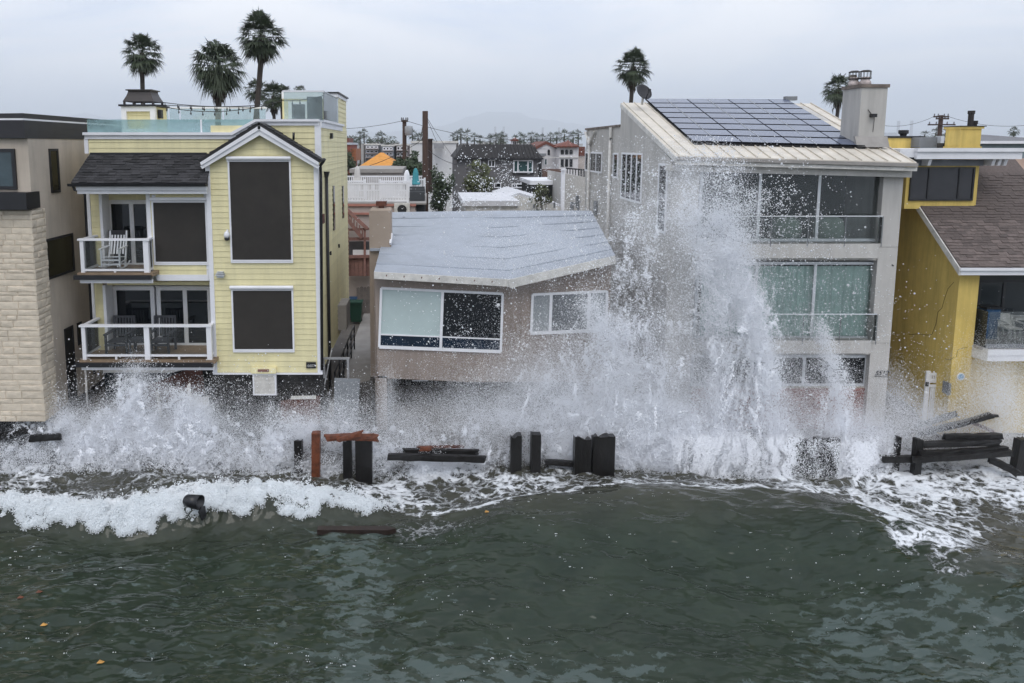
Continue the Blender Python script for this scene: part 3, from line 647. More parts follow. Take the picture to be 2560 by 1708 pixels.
    # --- downspouts on the alley corner
    tube('downspout', [P(812, 397, 20.7), P(808, 404, 20.72), P(801, 414, 20.9), P(802, 440, 20.93), P(805, 925, 20.93)], .045, M_black, t, 8)
    fx = bx1 + .06; f0 = PX(816, 430, fx)
    MB().lathe((fx, f0.y, f0.z - .35), [(.05, 0), (.05, .16), (.10, .34), (.11, .36)], 8).build('rain_hopper', M_black, t)
    tube('downspout', [(fx, f0.y, f0.z - .3), (fx, f0.y, 1.6)], .05, M_black, t)
    def sfix(name, u, v, w, h, m, d=.05):
        c_ = PX(u, v, bx1); box(name, bx1 - .01, bx1 + d, c_.y - w / 2, c_.y + w / 2, c_.z - h / 2, c_.z + h / 2, m, t)
    sfix('wall_vent', 806, 547, .3, .28, M_brw); sfix('window', 834, 520, .35, 1.5, M_pane, .03); sfix('window', 857, 505, .35, 1.2, M_pane, .03)
    sfix('wall_pipe', 825, 633, .08, .12, M_black); sfix('wall_pipe', 846, 615, .1, .12, M_black); sfix('wall_pipe', 826, 340, .22, .18, M_black, .08); sfix('meter_box', 850, 785, 1.2, .9, M_conc, .3)
    # --- roof deck: chimney, railings, glass corner, stair house, rear stone chimney
    Yc = 23.4; x0, x1, z0, z1 = xz(304, 266, 388, 335, Yc)
    ch = frame_mb(x0, x1, z0, z1, Yc, .16, .16).build('chimney', M_white, t)
    box('chimney_core', x0 + .02, x1 - .02, Yc + .1, Yc + 1.1, z0, z1 - .01, M_yel, ch)
    boards(ch, lambda z: (x0 + .16, x1 - .16), z0 + .1, z1 - .16, Yc + .10, pitch, M_yel)
    box('chimney_cap', x0 - .06, x1 + .06, Yc - .06, Yc + 1.2, z1, z1 + .06, M_black, ch)
    cx, cyy = (x0 + x1) / 2 - .02, Yc + .55; cz = z1 + .06
    cm = MB(); prof = [(.50, .10), (.46, .18), (.40, .30), (.36, .42), (.37, .46)]
    for i in range(4):
        (r0, h0), (r1, h1) = prof[i], prof[i + 1]; A = [(cx + sx * r0, cyy + sy * r0 * .9, cz + h0) for sx, sy in ((-1, -1), (1, -1), (1, 1), (-1, 1))]; B = [(cx + sx * r1, cyy + sy * r1 * .9, cz + h1) for sx, sy in ((-1, -1), (1, -1), (1, 1), (-1, 1))]
        cm.add(A + B, [(j, (j + 1) % 4, (j + 1) % 4 + 4, j + 4) for j in range(4)])
    cm.box(cx - .42, cx + .42, cyy - .38, cyy + .38, cz + .455, cz + .49)
    for sx in (-.46, -.16, .16, .46): cm.box(cx + sx - .03, cx + sx + .03, cyy - .44, cyy - .38, cz, cz + .12).box(cx + sx - .03, cx + sx + .03, cyy + .38, cyy + .44, cz, cz + .12)
    cm.build('chimney_cowl', mat('cowl_metal', (.035, .028, .026), .5), ch)
    box('wall_lamp', x1, x1 + .10, Yc + .25, Yc + .45, z0 + .5, z0 + .78, M_black, ch)
    for (u1, u2) in ((218, 501), (505, 640)):
        rect('glass_panel', u1, 299, u2, 333, YU + .12, .012, M_teal, t)
    rect('glass_clip', 501, 299, 505, 333, YU + .115, .02, M_white, t)
    for (u1, u2) in ((392, 420), (424, 448), (452, 556), (560, 664)):
        rect('glass_panel', u1, 271, u2, 306, 27.4, .012, M_tealc, t)
    rect('top_rail', 390, 268, 666, 271.5, 27.38, .06, M_white, t)
    rect('glass_panel', 710, 229, 808, 300, YU + .2, .012, M_tealc, t); rect('top_rail', 706, 226, 809, 230, YU + .17, .08, M_white, t)
    gz0, gz1 = P(760, 300, YU + .2).z, P(760, 229, YU + .2).z; gxx = P(808, 265, YU + .2).x
    for y0, y1 in ((YU + .23, 22.6), (22.62, 23.7), (23.72, 25.2)):
        box('glass_panel', gxx, gxx + .012, y0, y1, gz0, gz1, M_tealc, t)
    box('top_rail', gxx - .02, gxx + .03, YU + .25, 25.3, gz1, gz1 + .02, M_alu, t)
    # stair house with yellow wall, white casing and dark door
    Ys = 24.6; st = rect('stair_house', 706, 232, 812, 330, Ys, 1.6, M_yel, t)
    rect('roof_trim', 704, 229, 814, 247, Ys - .06, 1.7, M_white, st); rect('door_casing', 721, 254, 800, 330, Ys - .04, .03, M_white, st)
    rect('door', 730, 261, 763, 330, Ys - .06, .02, M_screen, st); rect('door', 768, 242, 806, 330, Ys - .07, .03, M_screen, st)
    rc = MB().box(bx1 - .85, bx1 - .03, 25.6, 28.55, 8, P(840, 236, 26).z).build('rear_chimney', M_slate, t)
    z = 9.3
    while z < P(840, 240, 25.6).z:
        x = bx1 - .85
        while x < bx1 - .05:
            w = random.uniform(.2, .4); xe = min(x + w, bx1 - .03); place('stone', smesh, Matrix.Translation((x, 25.6, z)) @ Matrix.Diagonal((xe - x, random.uniform(.015, .05), .09, 1)), rc); x = xe
        z += .09
    ztop = P(840, 236, 26).z
    boards(rc, lambda z_: (25.62, 28.5), P(850, 325, 26).z, ztop, 0, pitch, M_yel, side=bx1 - .028)
    box('chimney_cap', bx1 - .95, bx1 + .08, 25.5, 28.6, ztop, ztop + .05, M_black, rc); box('chimney_trim', bx1 - .9, bx1 + .03, 25.55, 28.58, ztop - .12, ztop - .001, M_white, rc)
    return t
yh = yellow_house()

# --- string lights over the roof deck
def string_lights():
    t = thing('string_lights', 'black string lights strung over the yellow house roof deck', 'string lights', P(390, 260, 24))
    def sag(a, b, s, n=16): return [a.lerp(b, i / n) - Vector((0, 0, s * 4 * (i / n) * (1 - i / n))) for i in range(n + 1)]
    A, A2 = P(380, 252, 24), P(386, 262, 24); B, B2 = P(655, 262, 25.5), P(812, 238, 22.2)
    for a, b, s, nb in ((A, B, .12, 8), (A2, P(712, 250, 24.5), .30, 10), (P(712, 252, 24.5), B2, .05, 4), (A2, P(640, 268, 23), .02, 7)):
        pts = sag(a, b, s); tube('wire', pts, .012, M_black, t, 4)
        for i in range(1, nb + 1):
            k = i / (nb + 1) * 16; p = pts[int(k)].lerp(pts[min(16, int(k) + 1)], k % 1)
            MB().lathe(p - Vector((0, 0, .14)), [(.008, 0), (.026, .03), (.026, .06), (.012, .09), (.012, .14)], 6).build('bulb', M_black, t)
string_lights()

# --- chairs on the balconies
def rocking_chair(loc, m):
    t = thing('rocking_chair', 'white wooden rocking chair with dark back on the upper yellow house balcony', 'chair', loc); L = Vector(loc)
    def bm_(a, b, w, h, name): MB().beam(L + Vector(a), L + Vector(b), w, h).build(name, m, t)
    for x in (-.27, .27):
        pts = [L + Vector((x, -.42 + .1 * i, .04 + .10 * ((i - 4.2) / 4.2) ** 2)) for i in range(10)]
        MB().tube(pts, .022, 5).build('rocker', m, t)
        bm_((x, -.24, .06), (x, -.24, .62), .045, .045, 'leg'); bm_((x * .92, .18, .06), (x * .92, .42, 1.12), .045, .045, 'back_post')
        bm_((x * 1.05, -.30, .63), (x * 1.02, .28, .66), .08, .03, 'armrest'); bm_((x, -.22, .22), (x, .22, .25), .03, .03, 'stretcher')
    for i in range(6): bm_((-.25, -.24 + i * .085, .40 - .012 * i), (.25, -.24 + i * .085, .40 - .012 * i), .07, .02, 'seat_slat')
    for z in (.17, .30): bm_((-.27, -.245, z), (.27, -.245, z), .03, .05, 'front_rung')
    for i in range(5): x = -.18 + .09 * i; bm_((x, .22, .42), (x, .38, .98), .045, .02, 'back_slat')
    b = MB().beam(L + Vector((-.30, .41, 1.05)), L + Vector((.30, .41, 1.05)), .03, .14).build('head_rail', M_fascia, t)
    return t
rocking_chair((P(286, 660, 21.35).x, 21.35, ZD2 + .001), M_white)
def dark_chair(loc, label):
    t = thing('patio_chair', label, 'chair', loc, 'dark patio chairs on the lower balcony'); L = Vector(loc); m = mat('dark_grey_wood', (.045, .047, .055), .6, .2)
    def bm_(a, b, w, h, name): MB().beam(L + Vector(a), L + Vector(b), w, h).build(name, m, t)
    for x in (-.31, .31):
        bm_((x, -.30, 0), (x, -.30, .60), .06, .06, 'leg'); bm_((x, .30, 0), (x, .36, 1.02), .06, .06, 'back_post'); bm_((x, -.36, .62), (x, .34, .62), .10, .035, 'armrest')
    for i in range(6): bm_((-.29, -.28 + i * .10, .38), (.29, -.28 + i * .10, .38), .085, .025, 'seat_slat')
    for i in range(6): x = -.225 + .09 * i; bm_((x, .31, .42), (x, .36, .98), .055, .02, 'back_slat')
    bm_((-.34, .36, 1.02), (.34, .36, 1.02), .04, .07, 'head_rail'); bm_((-.29, -.31, .30), (.29, -.31, .30), .03, .07, 'apron')
dark_chair((P(302, 870, 21.45).x, 21.45, ZD1 + .001), 'dark slatted armchair nearer the stone house on the lower yellow house balcony')
dark_chair((P(405, 870, 21.45).x, 21.45, ZD1 + .001), 'dark slatted armchair nearer the middle of the lower yellow house balcony')
tt = thing('patio_table', 'small dark low table between the two dark patio chairs', 'table', (P(353, 880, 21.4).x, 21.4, ZD1 + .001)); L_ = BASE[tt.name]
MB().box(L_.x - .28, L_.x + .28, L_.y - .25, L_.y + .25, L_.z + .40, L_.z + .44).build('tabletop', mat('dark_grey_wood', 0), tt)
for sx in (-.24, .24):
    for sy in (-.21, .21): box('leg', L_.x + sx - .025, L_.x + sx + .025, L_.y + sy - .025, L_.y + sy + .025, L_.z, L_.z + .40, MATS['dark_grey_wood'], tt)

# ================================================================== TAUPE HOUSE (centre, low, sagging roof)
def taupe_house():
    t = thing('taupe_house', 'low taupe stucco house with sagging pale grey roof between the two tall houses', 'house', (2, 23, .9))
    Y = 21.3
    zb = .75
    fl, fm, fr = P(935, 683, 20.85), P(1276, 703, 20.85), P(1538, 641, 20.85)      # eave line
    bl, bmid, br = P(975, 531, 28.0), P(1240, 527, 28.0), P(1478, 527, 28.0)       # back edge
    # walls (in-plane lean of the slumped front)
    poly('wall', [(936, 690), (1276, 714), (1528, 650), (1520, 955), (1165, 955), (945, 945)], Y, .22, M_pink, t)
    poly('pier', [(944, 940), (967, 940), (968, 1075), (942, 1075)], Y, .25, M_pink, t)
    poly('pier', [(1480, 950), (1520, 952), (1515, 1090), (1478, 1090)], Y, .25, M_pink, t)
    x0 = P(935, 800, Y).x
    box('side_wall', x0, x0 + .2, Y + .22, 27.8, zb, P(936, 690, Y).z, M_pink, t); x1 = P(1525, 800, Y).x
    box('side_wall', x1 - .2, x1, Y + .22, 27.8, zb, P(1528, 655, Y).z, M_pink, t)
    box('rear_wall', x0, x1, 27.6, 27.8, zb, 6.2, M_pink, t)
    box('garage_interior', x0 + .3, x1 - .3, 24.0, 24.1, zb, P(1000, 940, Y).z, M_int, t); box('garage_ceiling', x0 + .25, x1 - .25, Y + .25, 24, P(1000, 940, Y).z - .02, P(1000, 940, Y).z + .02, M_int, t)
    box('pipe', P(1030, 952, 22).x, P(1070, 952, 22).x, 22, 22.03, P(1050, 953, 22).z, P(1050, 951, 22).z, M_white, t)
    # roof: deck slab plus overlapping membrane courses
    dn = Vector((0, 0, -.10))
    MB().add([fl, fm, bmid, bl, fl + dn, fm + dn, bmid + dn, bl + dn], [(0, 1, 2, 3), (7, 6, 5, 4), (0, 4, 5, 1), (2, 6, 7, 3), (3, 7, 4, 0)]).add(
        [fm, fr, br, bmid, fm + dn, fr + dn, br + dn, bmid + dn], [(0, 1, 2, 3), (7, 6, 5, 4), (0, 4, 5, 1), (1, 5, 6, 2), (2, 6, 7, 3)]).build('roof', M_roofm, t)
    n = 7; up = Vector((0, 0, .012)); ks = [0, .11, .25, .40, .55, .70, .86, 1.0]
    for (A, B, C, D) in ((fl, fm, bmid, bl), (fm, fr, br, bmid)):
        for i in range(n):
            a0, a1 = ks[i], min(1, ks[i + 1] + .02); p, q_, r_, s_ = A.lerp(D, a0), B.lerp(C, a0), B.lerp(C, a1), A.lerp(D, a1)
            MB().add([p + up * 3.0, q_ + up * 3.0, r_ + up * .4, s_ + up * .4, p, q_, r_, s_], [(0, 1, 2, 3), (0, 4, 5, 1), (1, 5, 6, 2), (2, 6, 7, 3), (3, 7, 4, 0)]).build('roof_course', M_roofm, t)
    # one course has lifted beside the chimney
    l0 = P(985, 549, 27); MB().add([l0, P(1040, 551, 27), P(1010, 549.5, 27) + Vector((0, .1, .10)), P(1010, 552, 26.9)], [(0, 1, 2), (0, 3, 1), (0, 2, 3), (1, 3, 2)]).build('lifted_flap', M_black, t)
    # fascia boards, one slipping past the other
    poly('fascia_board', [(935, 680), (1276, 699), (1274, 717), (935, 697)], 20.80, .05, M_whited, t)
    poly('fascia_board', [(1270, 700), (1538, 640), (1540, 659), (1276, 721)], 20.74, .05, M_whited, t)
    for i in range(7): u = 965 + 44 * i; poly('rust_stain', [(u, 687 + i * 2.6), (u + 3, 687 + i * 2.6), (u + 2, 691 + i * 2.6), (u, 692 + i * 2.6)], 20.795, .004, M_brw, t)
    # big window: two bays with a lower light each, left bay has a drawn pale blind
    def tiltwin(name, cs, vm, bars, hb, panes):
        (a, b, c, d) = cs; Yw = Y - .06; L = lambda p, q_, k: (p[0] + (q_[0] - p[0]) * k, p[1] + (q_[1] - p[1]) * k)
        fr_ = MB(); w = .07
        PA = [P(*q_, Yw) for q_ in cs]
        def bar(p, q_, ww, nm=None, y=0): fr_.beam(Vector(p) + Vector((0, .03 + y, 0)), Vector(q_) + Vector((0, .03 + y, 0)), ww, .07, up=(0, 1, 0))
        bar(PA[0], PA[1], w, y=.003); bar(PA[3], PA[2], w * 1.3, y=.003); bar(PA[0], PA[3], w); bar(PA[1], PA[2], w)
        ks_ = [0] + list(bars) + [1]
        for k in bars: bar(PA[0].lerp(PA[1], k), PA[3].lerp(PA[2], k), w * 1.2, y=-.004)
        o = fr_.build(name, M_white, t)
        for i in range(len(ks_) - 1):
            tl, tr, bl_, br_ = PA[0].lerp(PA[1], ks_[i]), PA[0].lerp(PA[1], ks_[i + 1]), PA[3].lerp(PA[2], ks_[i]), PA[3].lerp(PA[2], ks_[i + 1])
            rows = [(0, 1)] if hb is None else [(0, hb), (hb, 1)]
            for j, (r0, r1) in enumerate(rows):
                MB().prism([tl.lerp(bl_, r0), tr.lerp(br_, r0), tr.lerp(br_, r1), tl.lerp(bl_, r1)], (0, .012, 0)).build('pane', panes[i][j], o).location.y += .05
            if hb is not None: MB().beam(tl.lerp(bl_, hb) + Vector((0, .035, 0)), tr.lerp(br_, hb) + Vector((0, .035, 0)), .035, .05, up=(0, 1, 0)).build('glazing_bar', M_white, o)
        return o
    bl_m = mat('pale_blind', (.46, .55, .54), .5, .05, 1.5); blue = mat('navy_glass', (.008, .020, .040), .06, .3)
    tiltwin('window', [(953, 721), (1257, 735), (1252, 880), (948, 868)], 0, (.505,), .785, [(bl_m, blue), (M_pane, blue)])
    tiltwin('window', [(1332, 737), (1518, 729), (1516, 826), (1328, 834)], 0, (.25, .76), None, [(M_panel_w,), (mat('grey_glass', (.16, .17, .18), .15, .2),), (M_panel_w,)])
    # chimney at the left gable with a rusty cap
    Yc = 23.4; cx0, cx1, cz0, cz1 = xz(923, 524, 977, 622, Yc)
    c = MB().box(cx0, cx1, Yc, Yc + .95, zb, cz1 - .04)
    c.prism([(cx0, Yc, cz1 - .04), (cx1, Yc, cz1 - .04), (cx1 - .05, Yc + .05, cz1 + .01), (cx0 + .05, Yc + .05, cz1 + .01)], (0, .8, 0)); ch = c.build('chimney', mat('tan_stucco', (.37, .30, .245), .9, .08, 1, .25, 80), t)
    fx0, fx1, fz0, fz1 = xz(940, 504, 966, 524, Yc + .4)
    MB().box(fx0, fx1, Yc + .35, Yc + .7, fz1 - .14, fz1).box(fx0 + .08, fx1 - .08, Yc + .42, Yc + .63, fz0, fz1 - .14).build('chimney_cap', M_brw, ch)
    box('chimney_flashing', cx0 + .03, cx1 + .03, Yc - .12, Yc, cz0 - .06, cz0 + .02, M_roofm, ch)
    MB().beam(P(976, 610, 23.35), P(980, 585, 23.6), .06, .12).build('torn_flashing', M_white, ch)
taupe_house()

# ================================================================== GREY SOLAR HOUSE
GX0, GX1, GYF = 7.2, 14.08, 21.4
def grey_house():
    t = thing('grey_house', 'tall grey stucco house with cream metal roof carrying solar panels', 'house', (10.6, 24, .9))
    zb = .7
    el, er = P(1680, 392, GYF), P(2285, 407, GYF); zs = el.z - .12
    # side profile wall (mono-pitch) and the facade pieces
    tl = PX(1553, 262, GX0); YB = tl.y
    ztop = tl.z
    MB().prism([(GX0, GYF, zb), (GX0, YB, zb), (GX0, YB, ztop - .05), (GX0, GYF, zs)], (.25, 0, 0)).build('side_wall', M_grey, t)
    MB().prism([(GX1 - .25, GYF + .3, zb), (GX1 - .25, YB, zb), (GX1 - .25, YB, ztop - .05), (GX1 - .25, GYF + .3, zs)], (.25, 0, 0)).build('side_wall', M_grey, t)
    box('rear_wall', GX0 + .25, GX1 - .25, YB - .2, YB, zb, ztop - .1, M_grey, t)
    f3, f2 = P(1960, 618, GYF).z, P(1960, 858, GYF).z
    wl, wr = P(1745, 520, GYF).x, P(2204, 520, GYF).x
    zt3 = P(1960, 424, GYF).z; zt2 = P(1960, 652, GYF).z; zt1 = P(1960, 888, GYF).z
    box('pier', GX0 + .25, wl, GYF, GYF + .3, zb, zs, M_greyl, t)
    for a, b in ((zb, f2 - .005), (f2 + .005, f3 - .005), (f3 + .005, zs)): box('pier', wr, GX1, GYF, GYF + .3, a, b, M_greyl, t)
    box('header', wl, wr, GYF + .05, GYF + .3, zt3, zs, M_greyl, t)
    for zf, zt in ((f3, zt2), (f2, zt1)):
        box('balcony_slab', wl - .12, wr - .10, GYF - .16, GYF + .3, zt + .10, zf + .12, M_greyl, t); box('header', wl, wr, GYF + .05, GYF + .3, zt, zt + .1, M_greyl, t)
    # windows
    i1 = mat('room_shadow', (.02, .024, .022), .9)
    gl = glass_mat('window_glass', (.90, .96, .95), .02, .02, 1.45)
    def bigwin(u1, v1, u2, v2, Y, mull, pm):
        return window(t, u1, v1, u2, v2, Y, mull, w=.085, name='sliding_window', pm=pm, fm=M_alu)
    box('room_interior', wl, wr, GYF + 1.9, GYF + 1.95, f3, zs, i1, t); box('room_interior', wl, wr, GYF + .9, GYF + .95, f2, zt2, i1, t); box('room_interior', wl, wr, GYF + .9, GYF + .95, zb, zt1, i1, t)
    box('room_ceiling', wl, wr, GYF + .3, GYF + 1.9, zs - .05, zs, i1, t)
    bigwin(1748, 424, 2204, 604, GYF + .18, (1898, 2046), gl); bigwin(1737, 655, 2188, 848, GYF + .18, (1888, 2034), gl); bigwin(1728, 888, 2168, 966, GYF + .18, (1880, 2010), M_pane)
    # chairs' rounded backs glimpsed inside the top room
    for u in (1962, 2070):
        c = P(u, 598, GYF + 1.0); MB().lathe((c.x, c.y, c.z), [(.42, 0), (.46, .3), (.38, .62), (.18, .74)], 16).build('room_chair', mat('pale_green_chair', (.30, .36, .30), .8), t, True)
    # teal curtains, pleated
    x0, x1, z0, z1 = xz(1745, 662, 2182, 842, GYF + .6); n = 150
    cv = [(x0 + (x1 - x0) * i / n, GYF + .36 + .035 * math.sin(i * 1.7) + .02 * math.sin(i * .61), z) for z in (z0, z1) for i in range(n + 1)]
    mk('curtain', cv, [(i, i + 1, n + 2 + i, n + 1 + i) for i in range(n)], M_curt, t, True)
    # railings: top bar, posts, glass
    for (u1, u2, vt, vb) in ((1742, 2204, 541, 612), (1732, 2190, 786, 856)):
        Y = GYF - .13; x0, x1, z0, z1 = xz(u1, vt, u2, vb, Y)
        rl = MB().tube([(x0, Y, z1), (x1, Y, z1)], .018, 6).tube([(x1, Y, z1), (x1, GYF + .1, z1)], .018, 6).build('railing', M_alu, t)
        for i in range(6): xx = x1 - i * (x1 - x0) / 5; MB().tube([(xx, Y - .03, z0 - .06), (xx, Y - .03, z1)], .014, 5).build('rail_post', M_gmetal, rl)
        box('glass_panel', x0, x1, Y - .006, Y + .006, z0 + .04, z1 - .03, M_glass, rl); box('glass_panel', x1 - .006, x1 + .006, Y + .02, GYF + .05, z0 + .04, z1 - .03, M_glass, rl)
    # red brick dado below the ground-floor windows
    x0, x1, z0, z1 = xz(1728, 968, 2170, 1085, GYF + .12); bk = box('brick_wall', x0, x1, GYF + .16, GYF + .3, z0, z1, M_mortar, t)
    bme = bpy.data.meshes.new('brick'); bme.from_pydata([(0, 0, 0), (1, 0, 0), (1, 0, 1), (0, 0, 1), (.01, -1, .03), (.99, -1, .03), (.99, -1, .97), (.01, -1, .97)], [], [(0, 1, 5, 4), (1, 2, 6, 5), (2, 3, 7, 6), (3, 0, 4, 7), (4, 5, 6, 7)]); bme.update(); bme.materials.append(M_brickr)
    z = z0; r_ = 0
    while z < z1 - .05:
        x = x0 - (.14 if r_ % 2 else 0)
        while x < x1:
            a, b = max(x, x0), min(x + .27, x1)
            if b - a > .03: place('brick', bme, Matrix.Translation((a, GYF + .16, z)) @ Matrix.Diagonal((b - a, random.uniform(.012, .022), .092, 1)), bk)
            x += .285
        z += .105; r_ += 1
    # house number
    c = P(2186, 938, GYF); text_part('number', '5512', .205, Matrix.Translation((c.x, GYF - .01, c.z)) @ FRONT, M_black, t, .35)
    MB().beam(P(2186, 941, GYF - .012), P(2224, 943, GYF - .012), .01, .014).build('number_underline', M_black, t)
    for (u, v) in ((2230, 662),): MB().beam(P(u, v, GYF - .01), P(u + 4, v + 3, GYF - .01), .02, .02).build('wall_hook', M_black, t)
    # --- side wall windows
    def side(u1, v1, u2, v2, mull=0):
        A, B = PX(u1, (v1 + v2) / 2, GX0), PX(u2, (v1 + v2) / 2, GX0); um = (u1 + u2) / 2; zt_, zb_ = PX(um, v1, GX0).z, PX(um, v2, GX0).z; ya, yb = sorted((A.y, B.y)); w = .07; X = GX0
        f = MB().box(X - .04, X, ya, ya + w, zb_, zt_).box(X - .04, X, yb - w, yb, zb_, zt_).box(X - .038, X, ya + w, yb - w, zt_ - w, zt_).box(X - .038, X, ya + w, yb - w, zb_, zb_ + w)
        for i in range(mull): yy = ya + (yb - ya) * (i + 1) / (mull + 1); f.box(X - .036, X, yy - w / 2, yy + w / 2, zb_ + w, zt_ - w)
        o = f.build('window', M_white, t); 
        for i in range(mull + 1):
            p0, p1 = ya + (yb - ya) * i / (mull + 1), ya + (yb - ya) * (i + 1) / (mull + 1); box('pane', X - .015, X, p0 + w / 2, p1 - w / 2, zb_ + w, zt_ - w, M_pane, o)
    side(1554, 382, 1606, 504, 3); side(1646, 409, 1668, 583); side(1534, 382, 1546, 446)
    # --- rear lower block with drain pipes
    YR = GX0 * F / (1462 - U0); zr = PX(1500, 322, GX0).z
    box('rear_block', GX0 + .01, GX1, YB, YR, zb, zr, M_grey, t); box('roof_edge', GX0 - .05, GX1, YB, YR + .1, zr, zr + .08, mat('rusty_edge', (.16, .13, .11), .8, .4, 4), t)
    side(1464, 380, 1506, 431, 2)
    for u in (1475, 1527):
        y = GX0 * F / (u - U0); pz = PX(u, 345, GX0).z
        tube('drain_pipe', [(GX0 - .08, y, pz), (GX0 - .08, y, 1.2)], .06, M_whited, t)
        MB().tube([(GX0 - .08, y - .9, zr - .1), (GX0 - .08, y - .9, pz + .25), (GX0 - .08, y, pz - .3), (GX0 - .08, y + .9, pz + .25), (GX0 - .08, y + .9, zr - .1)] if u == 1475 else [(GX0 - .08, y, pz - .1), (GX0 - .08, y, zr)], .06, 6).build('drain_pipe', M_whited, t)
    for u, v in ((1432, 520), (1446, 505), (1492, 520)): c = PX(u, v, GX0); box('wall_vent', GX0 - .12, GX0, c.y - .12, c.y + .12, c.z - .3, c.z + .3, M_gmetal, t)
    # --- metal roof with standing seams
    A, B, D = P(1690, 389, 20.95), P(2292, 406, 20.95), P(1553, 257, YB + .1)
    nn = (B - A).cross(D - A).normalized(); dd = Vector(ray(2032, 259)); C = Vector((0, 0, CH)) + dd * ((A - Vector((0, 0, CH))).dot(nn) / dd.dot(nn))
    dn = Vector((0, 0, -.06))
    MB().add([A, B, C, D, A + dn, B + dn, C + dn, D + dn], [(0, 1, 2, 3), (7, 6, 5, 4), (0, 4, 5, 1), (1, 5, 6, 2), (2, 6, 7, 3), (3, 7, 4, 0)]).build('metal_roof', M_metalroof, t)
    for i in range(19):
        k = .012 + i * .976 / 18; MB().beam(A.lerp(B, k) + Vector((0, 0, .02)), D.lerp(C, k) + Vector((0, 0, .02)), .022, .045).build('standing_seam', M_metalroof, t)
    dnr = (B - A).normalized()
    MB().beam(A - Vector((0, .03, .08)), B - Vector((0, .03, .08)), .10, .10).build('drip_edge', mat('dull_metal', (.30, .28, .26), .5), t)
    MB().beam(A - Vector((0, -.05, .20)), B - Vector((-.02, -.05, .20)), .12, .11).build('gutter', M_whited, t)
    MB().prism([A - Vector((.10, -.2, .26)), B - Vector((-.02, -.2, .26)), B - Vector((-.02, -.2, .45)), A - Vector((.10, -.2, .45))], (0, .4, 0)).build('eave_beam', M_greyl, t)
    MB().beam(A + Vector((.0, 0, -.10)), D + Vector((0, 0, -.10)), .06, .16).build('rake_trim', M_whited, t)
    # chimney with a triangular wedge face
    Yc = 22.3; x0, x1 = P(2150, 280, Yc).x, P(2215, 280, Yc).x; zt_, zb_ = P(2180, 219, Yc).z, P(2180, 345, Yc).z - .3
    yb = P(2095, 280, Yc).x and (x0 * F / (2095 - U0))
    ch = MB().prism([(x0, Yc, zb_), (x1, Yc, zb_), (x1, yb + .2, zb_), (x0, yb + .1, zb_)], (0, 0, zt_ - zb_)).build('chimney', M_grey, t)
    MB().prism([(x0 - .04, Yc - .04, zt_), (x1 + .04, Yc - .04, zt_), (x1 + .04, yb + .24, zt_), (x0 - .04, yb + .14, zt_)], (0, 0, .10)).build('chimney_cap', mat('rusty_edge', 0), ch)
    MB().prism([(x0 - .1, Yc - .15, zb_ + .02), (x1 + .1, Yc - .15, zb_ + .02), (x1 + .1, Yc, zb_ + .35), (x0 - .1, Yc, zb_ + .35)], (0, .1, 0)).build('chimney_flashing', mat('dull_metal', 0), ch)
    rm = mat('pale_rusted_flue', (.42, .36, .34), .7, .5, 6); km = mat('dark_cage', (.04, .035, .03), .6)
    for (u, v, s) in ((2143, 190, 1), (2162, 184, 1.05)):
        c = P(u, 219, 22.8); f = MB().lathe((c.x, 22.7 + (.1 if u > 2150 else .3), zt_ + .1), [(.17 * s, 0), (.15 * s, .12), (.12 * s, .16), (.12 * s, .26)], 12).build('flue', rm, ch, True)
        cg = MB(); cx, cyy, cz = c.x, 22.7 + (.1 if u > 2150 else .3), zt_ + .36
        for j in range(10): a_ = j * math.pi / 5; cg.tube([(cx + .15 * math.cos(a_), cyy + .15 * math.sin(a_), cz - .04), (cx + .15 * math.cos(a_), cyy + .15 * math.sin(a_), cz + .16)], .008, 4)
        cg.lathe((cx, cyy, cz + .16), [(.16, 0), (.16, .02), (.10, .05)], 12).lathe((cx, cyy, cz - .06), [(.16, 0), (.17, .03)], 12); cg.build('flue_cage', km, f)
    c = P(2126, 222, 23.2); MB().lathe((c.x, 23.1, zt_ + .05), [(.10, 0), (.06, .10), (.05, .2), (.11, .24), (.12, .32), (.09, .40)], 10).build('vent_cap', mat('tan_vent', (.28, .24, .19), .8), ch, True)
    c = P(2182, 289, Yc - .05); MB().box(c.x - .07, c.x + .07, Yc - .16, Yc, c.z - .05, c.z + .05).tube([(c.x, Yc - .03, c.z), (c.x - .15, Yc - .03, c.z + .18)], .012, 4).tube([(c.x + .08, Yc - .02, c.z), (c.x + .06, Yc - .02, c.z - .5)], .008, 4).build('camera_bracket', M_black, ch)
    return A, B, C, D
RA, RB, RC, RD = grey_house()
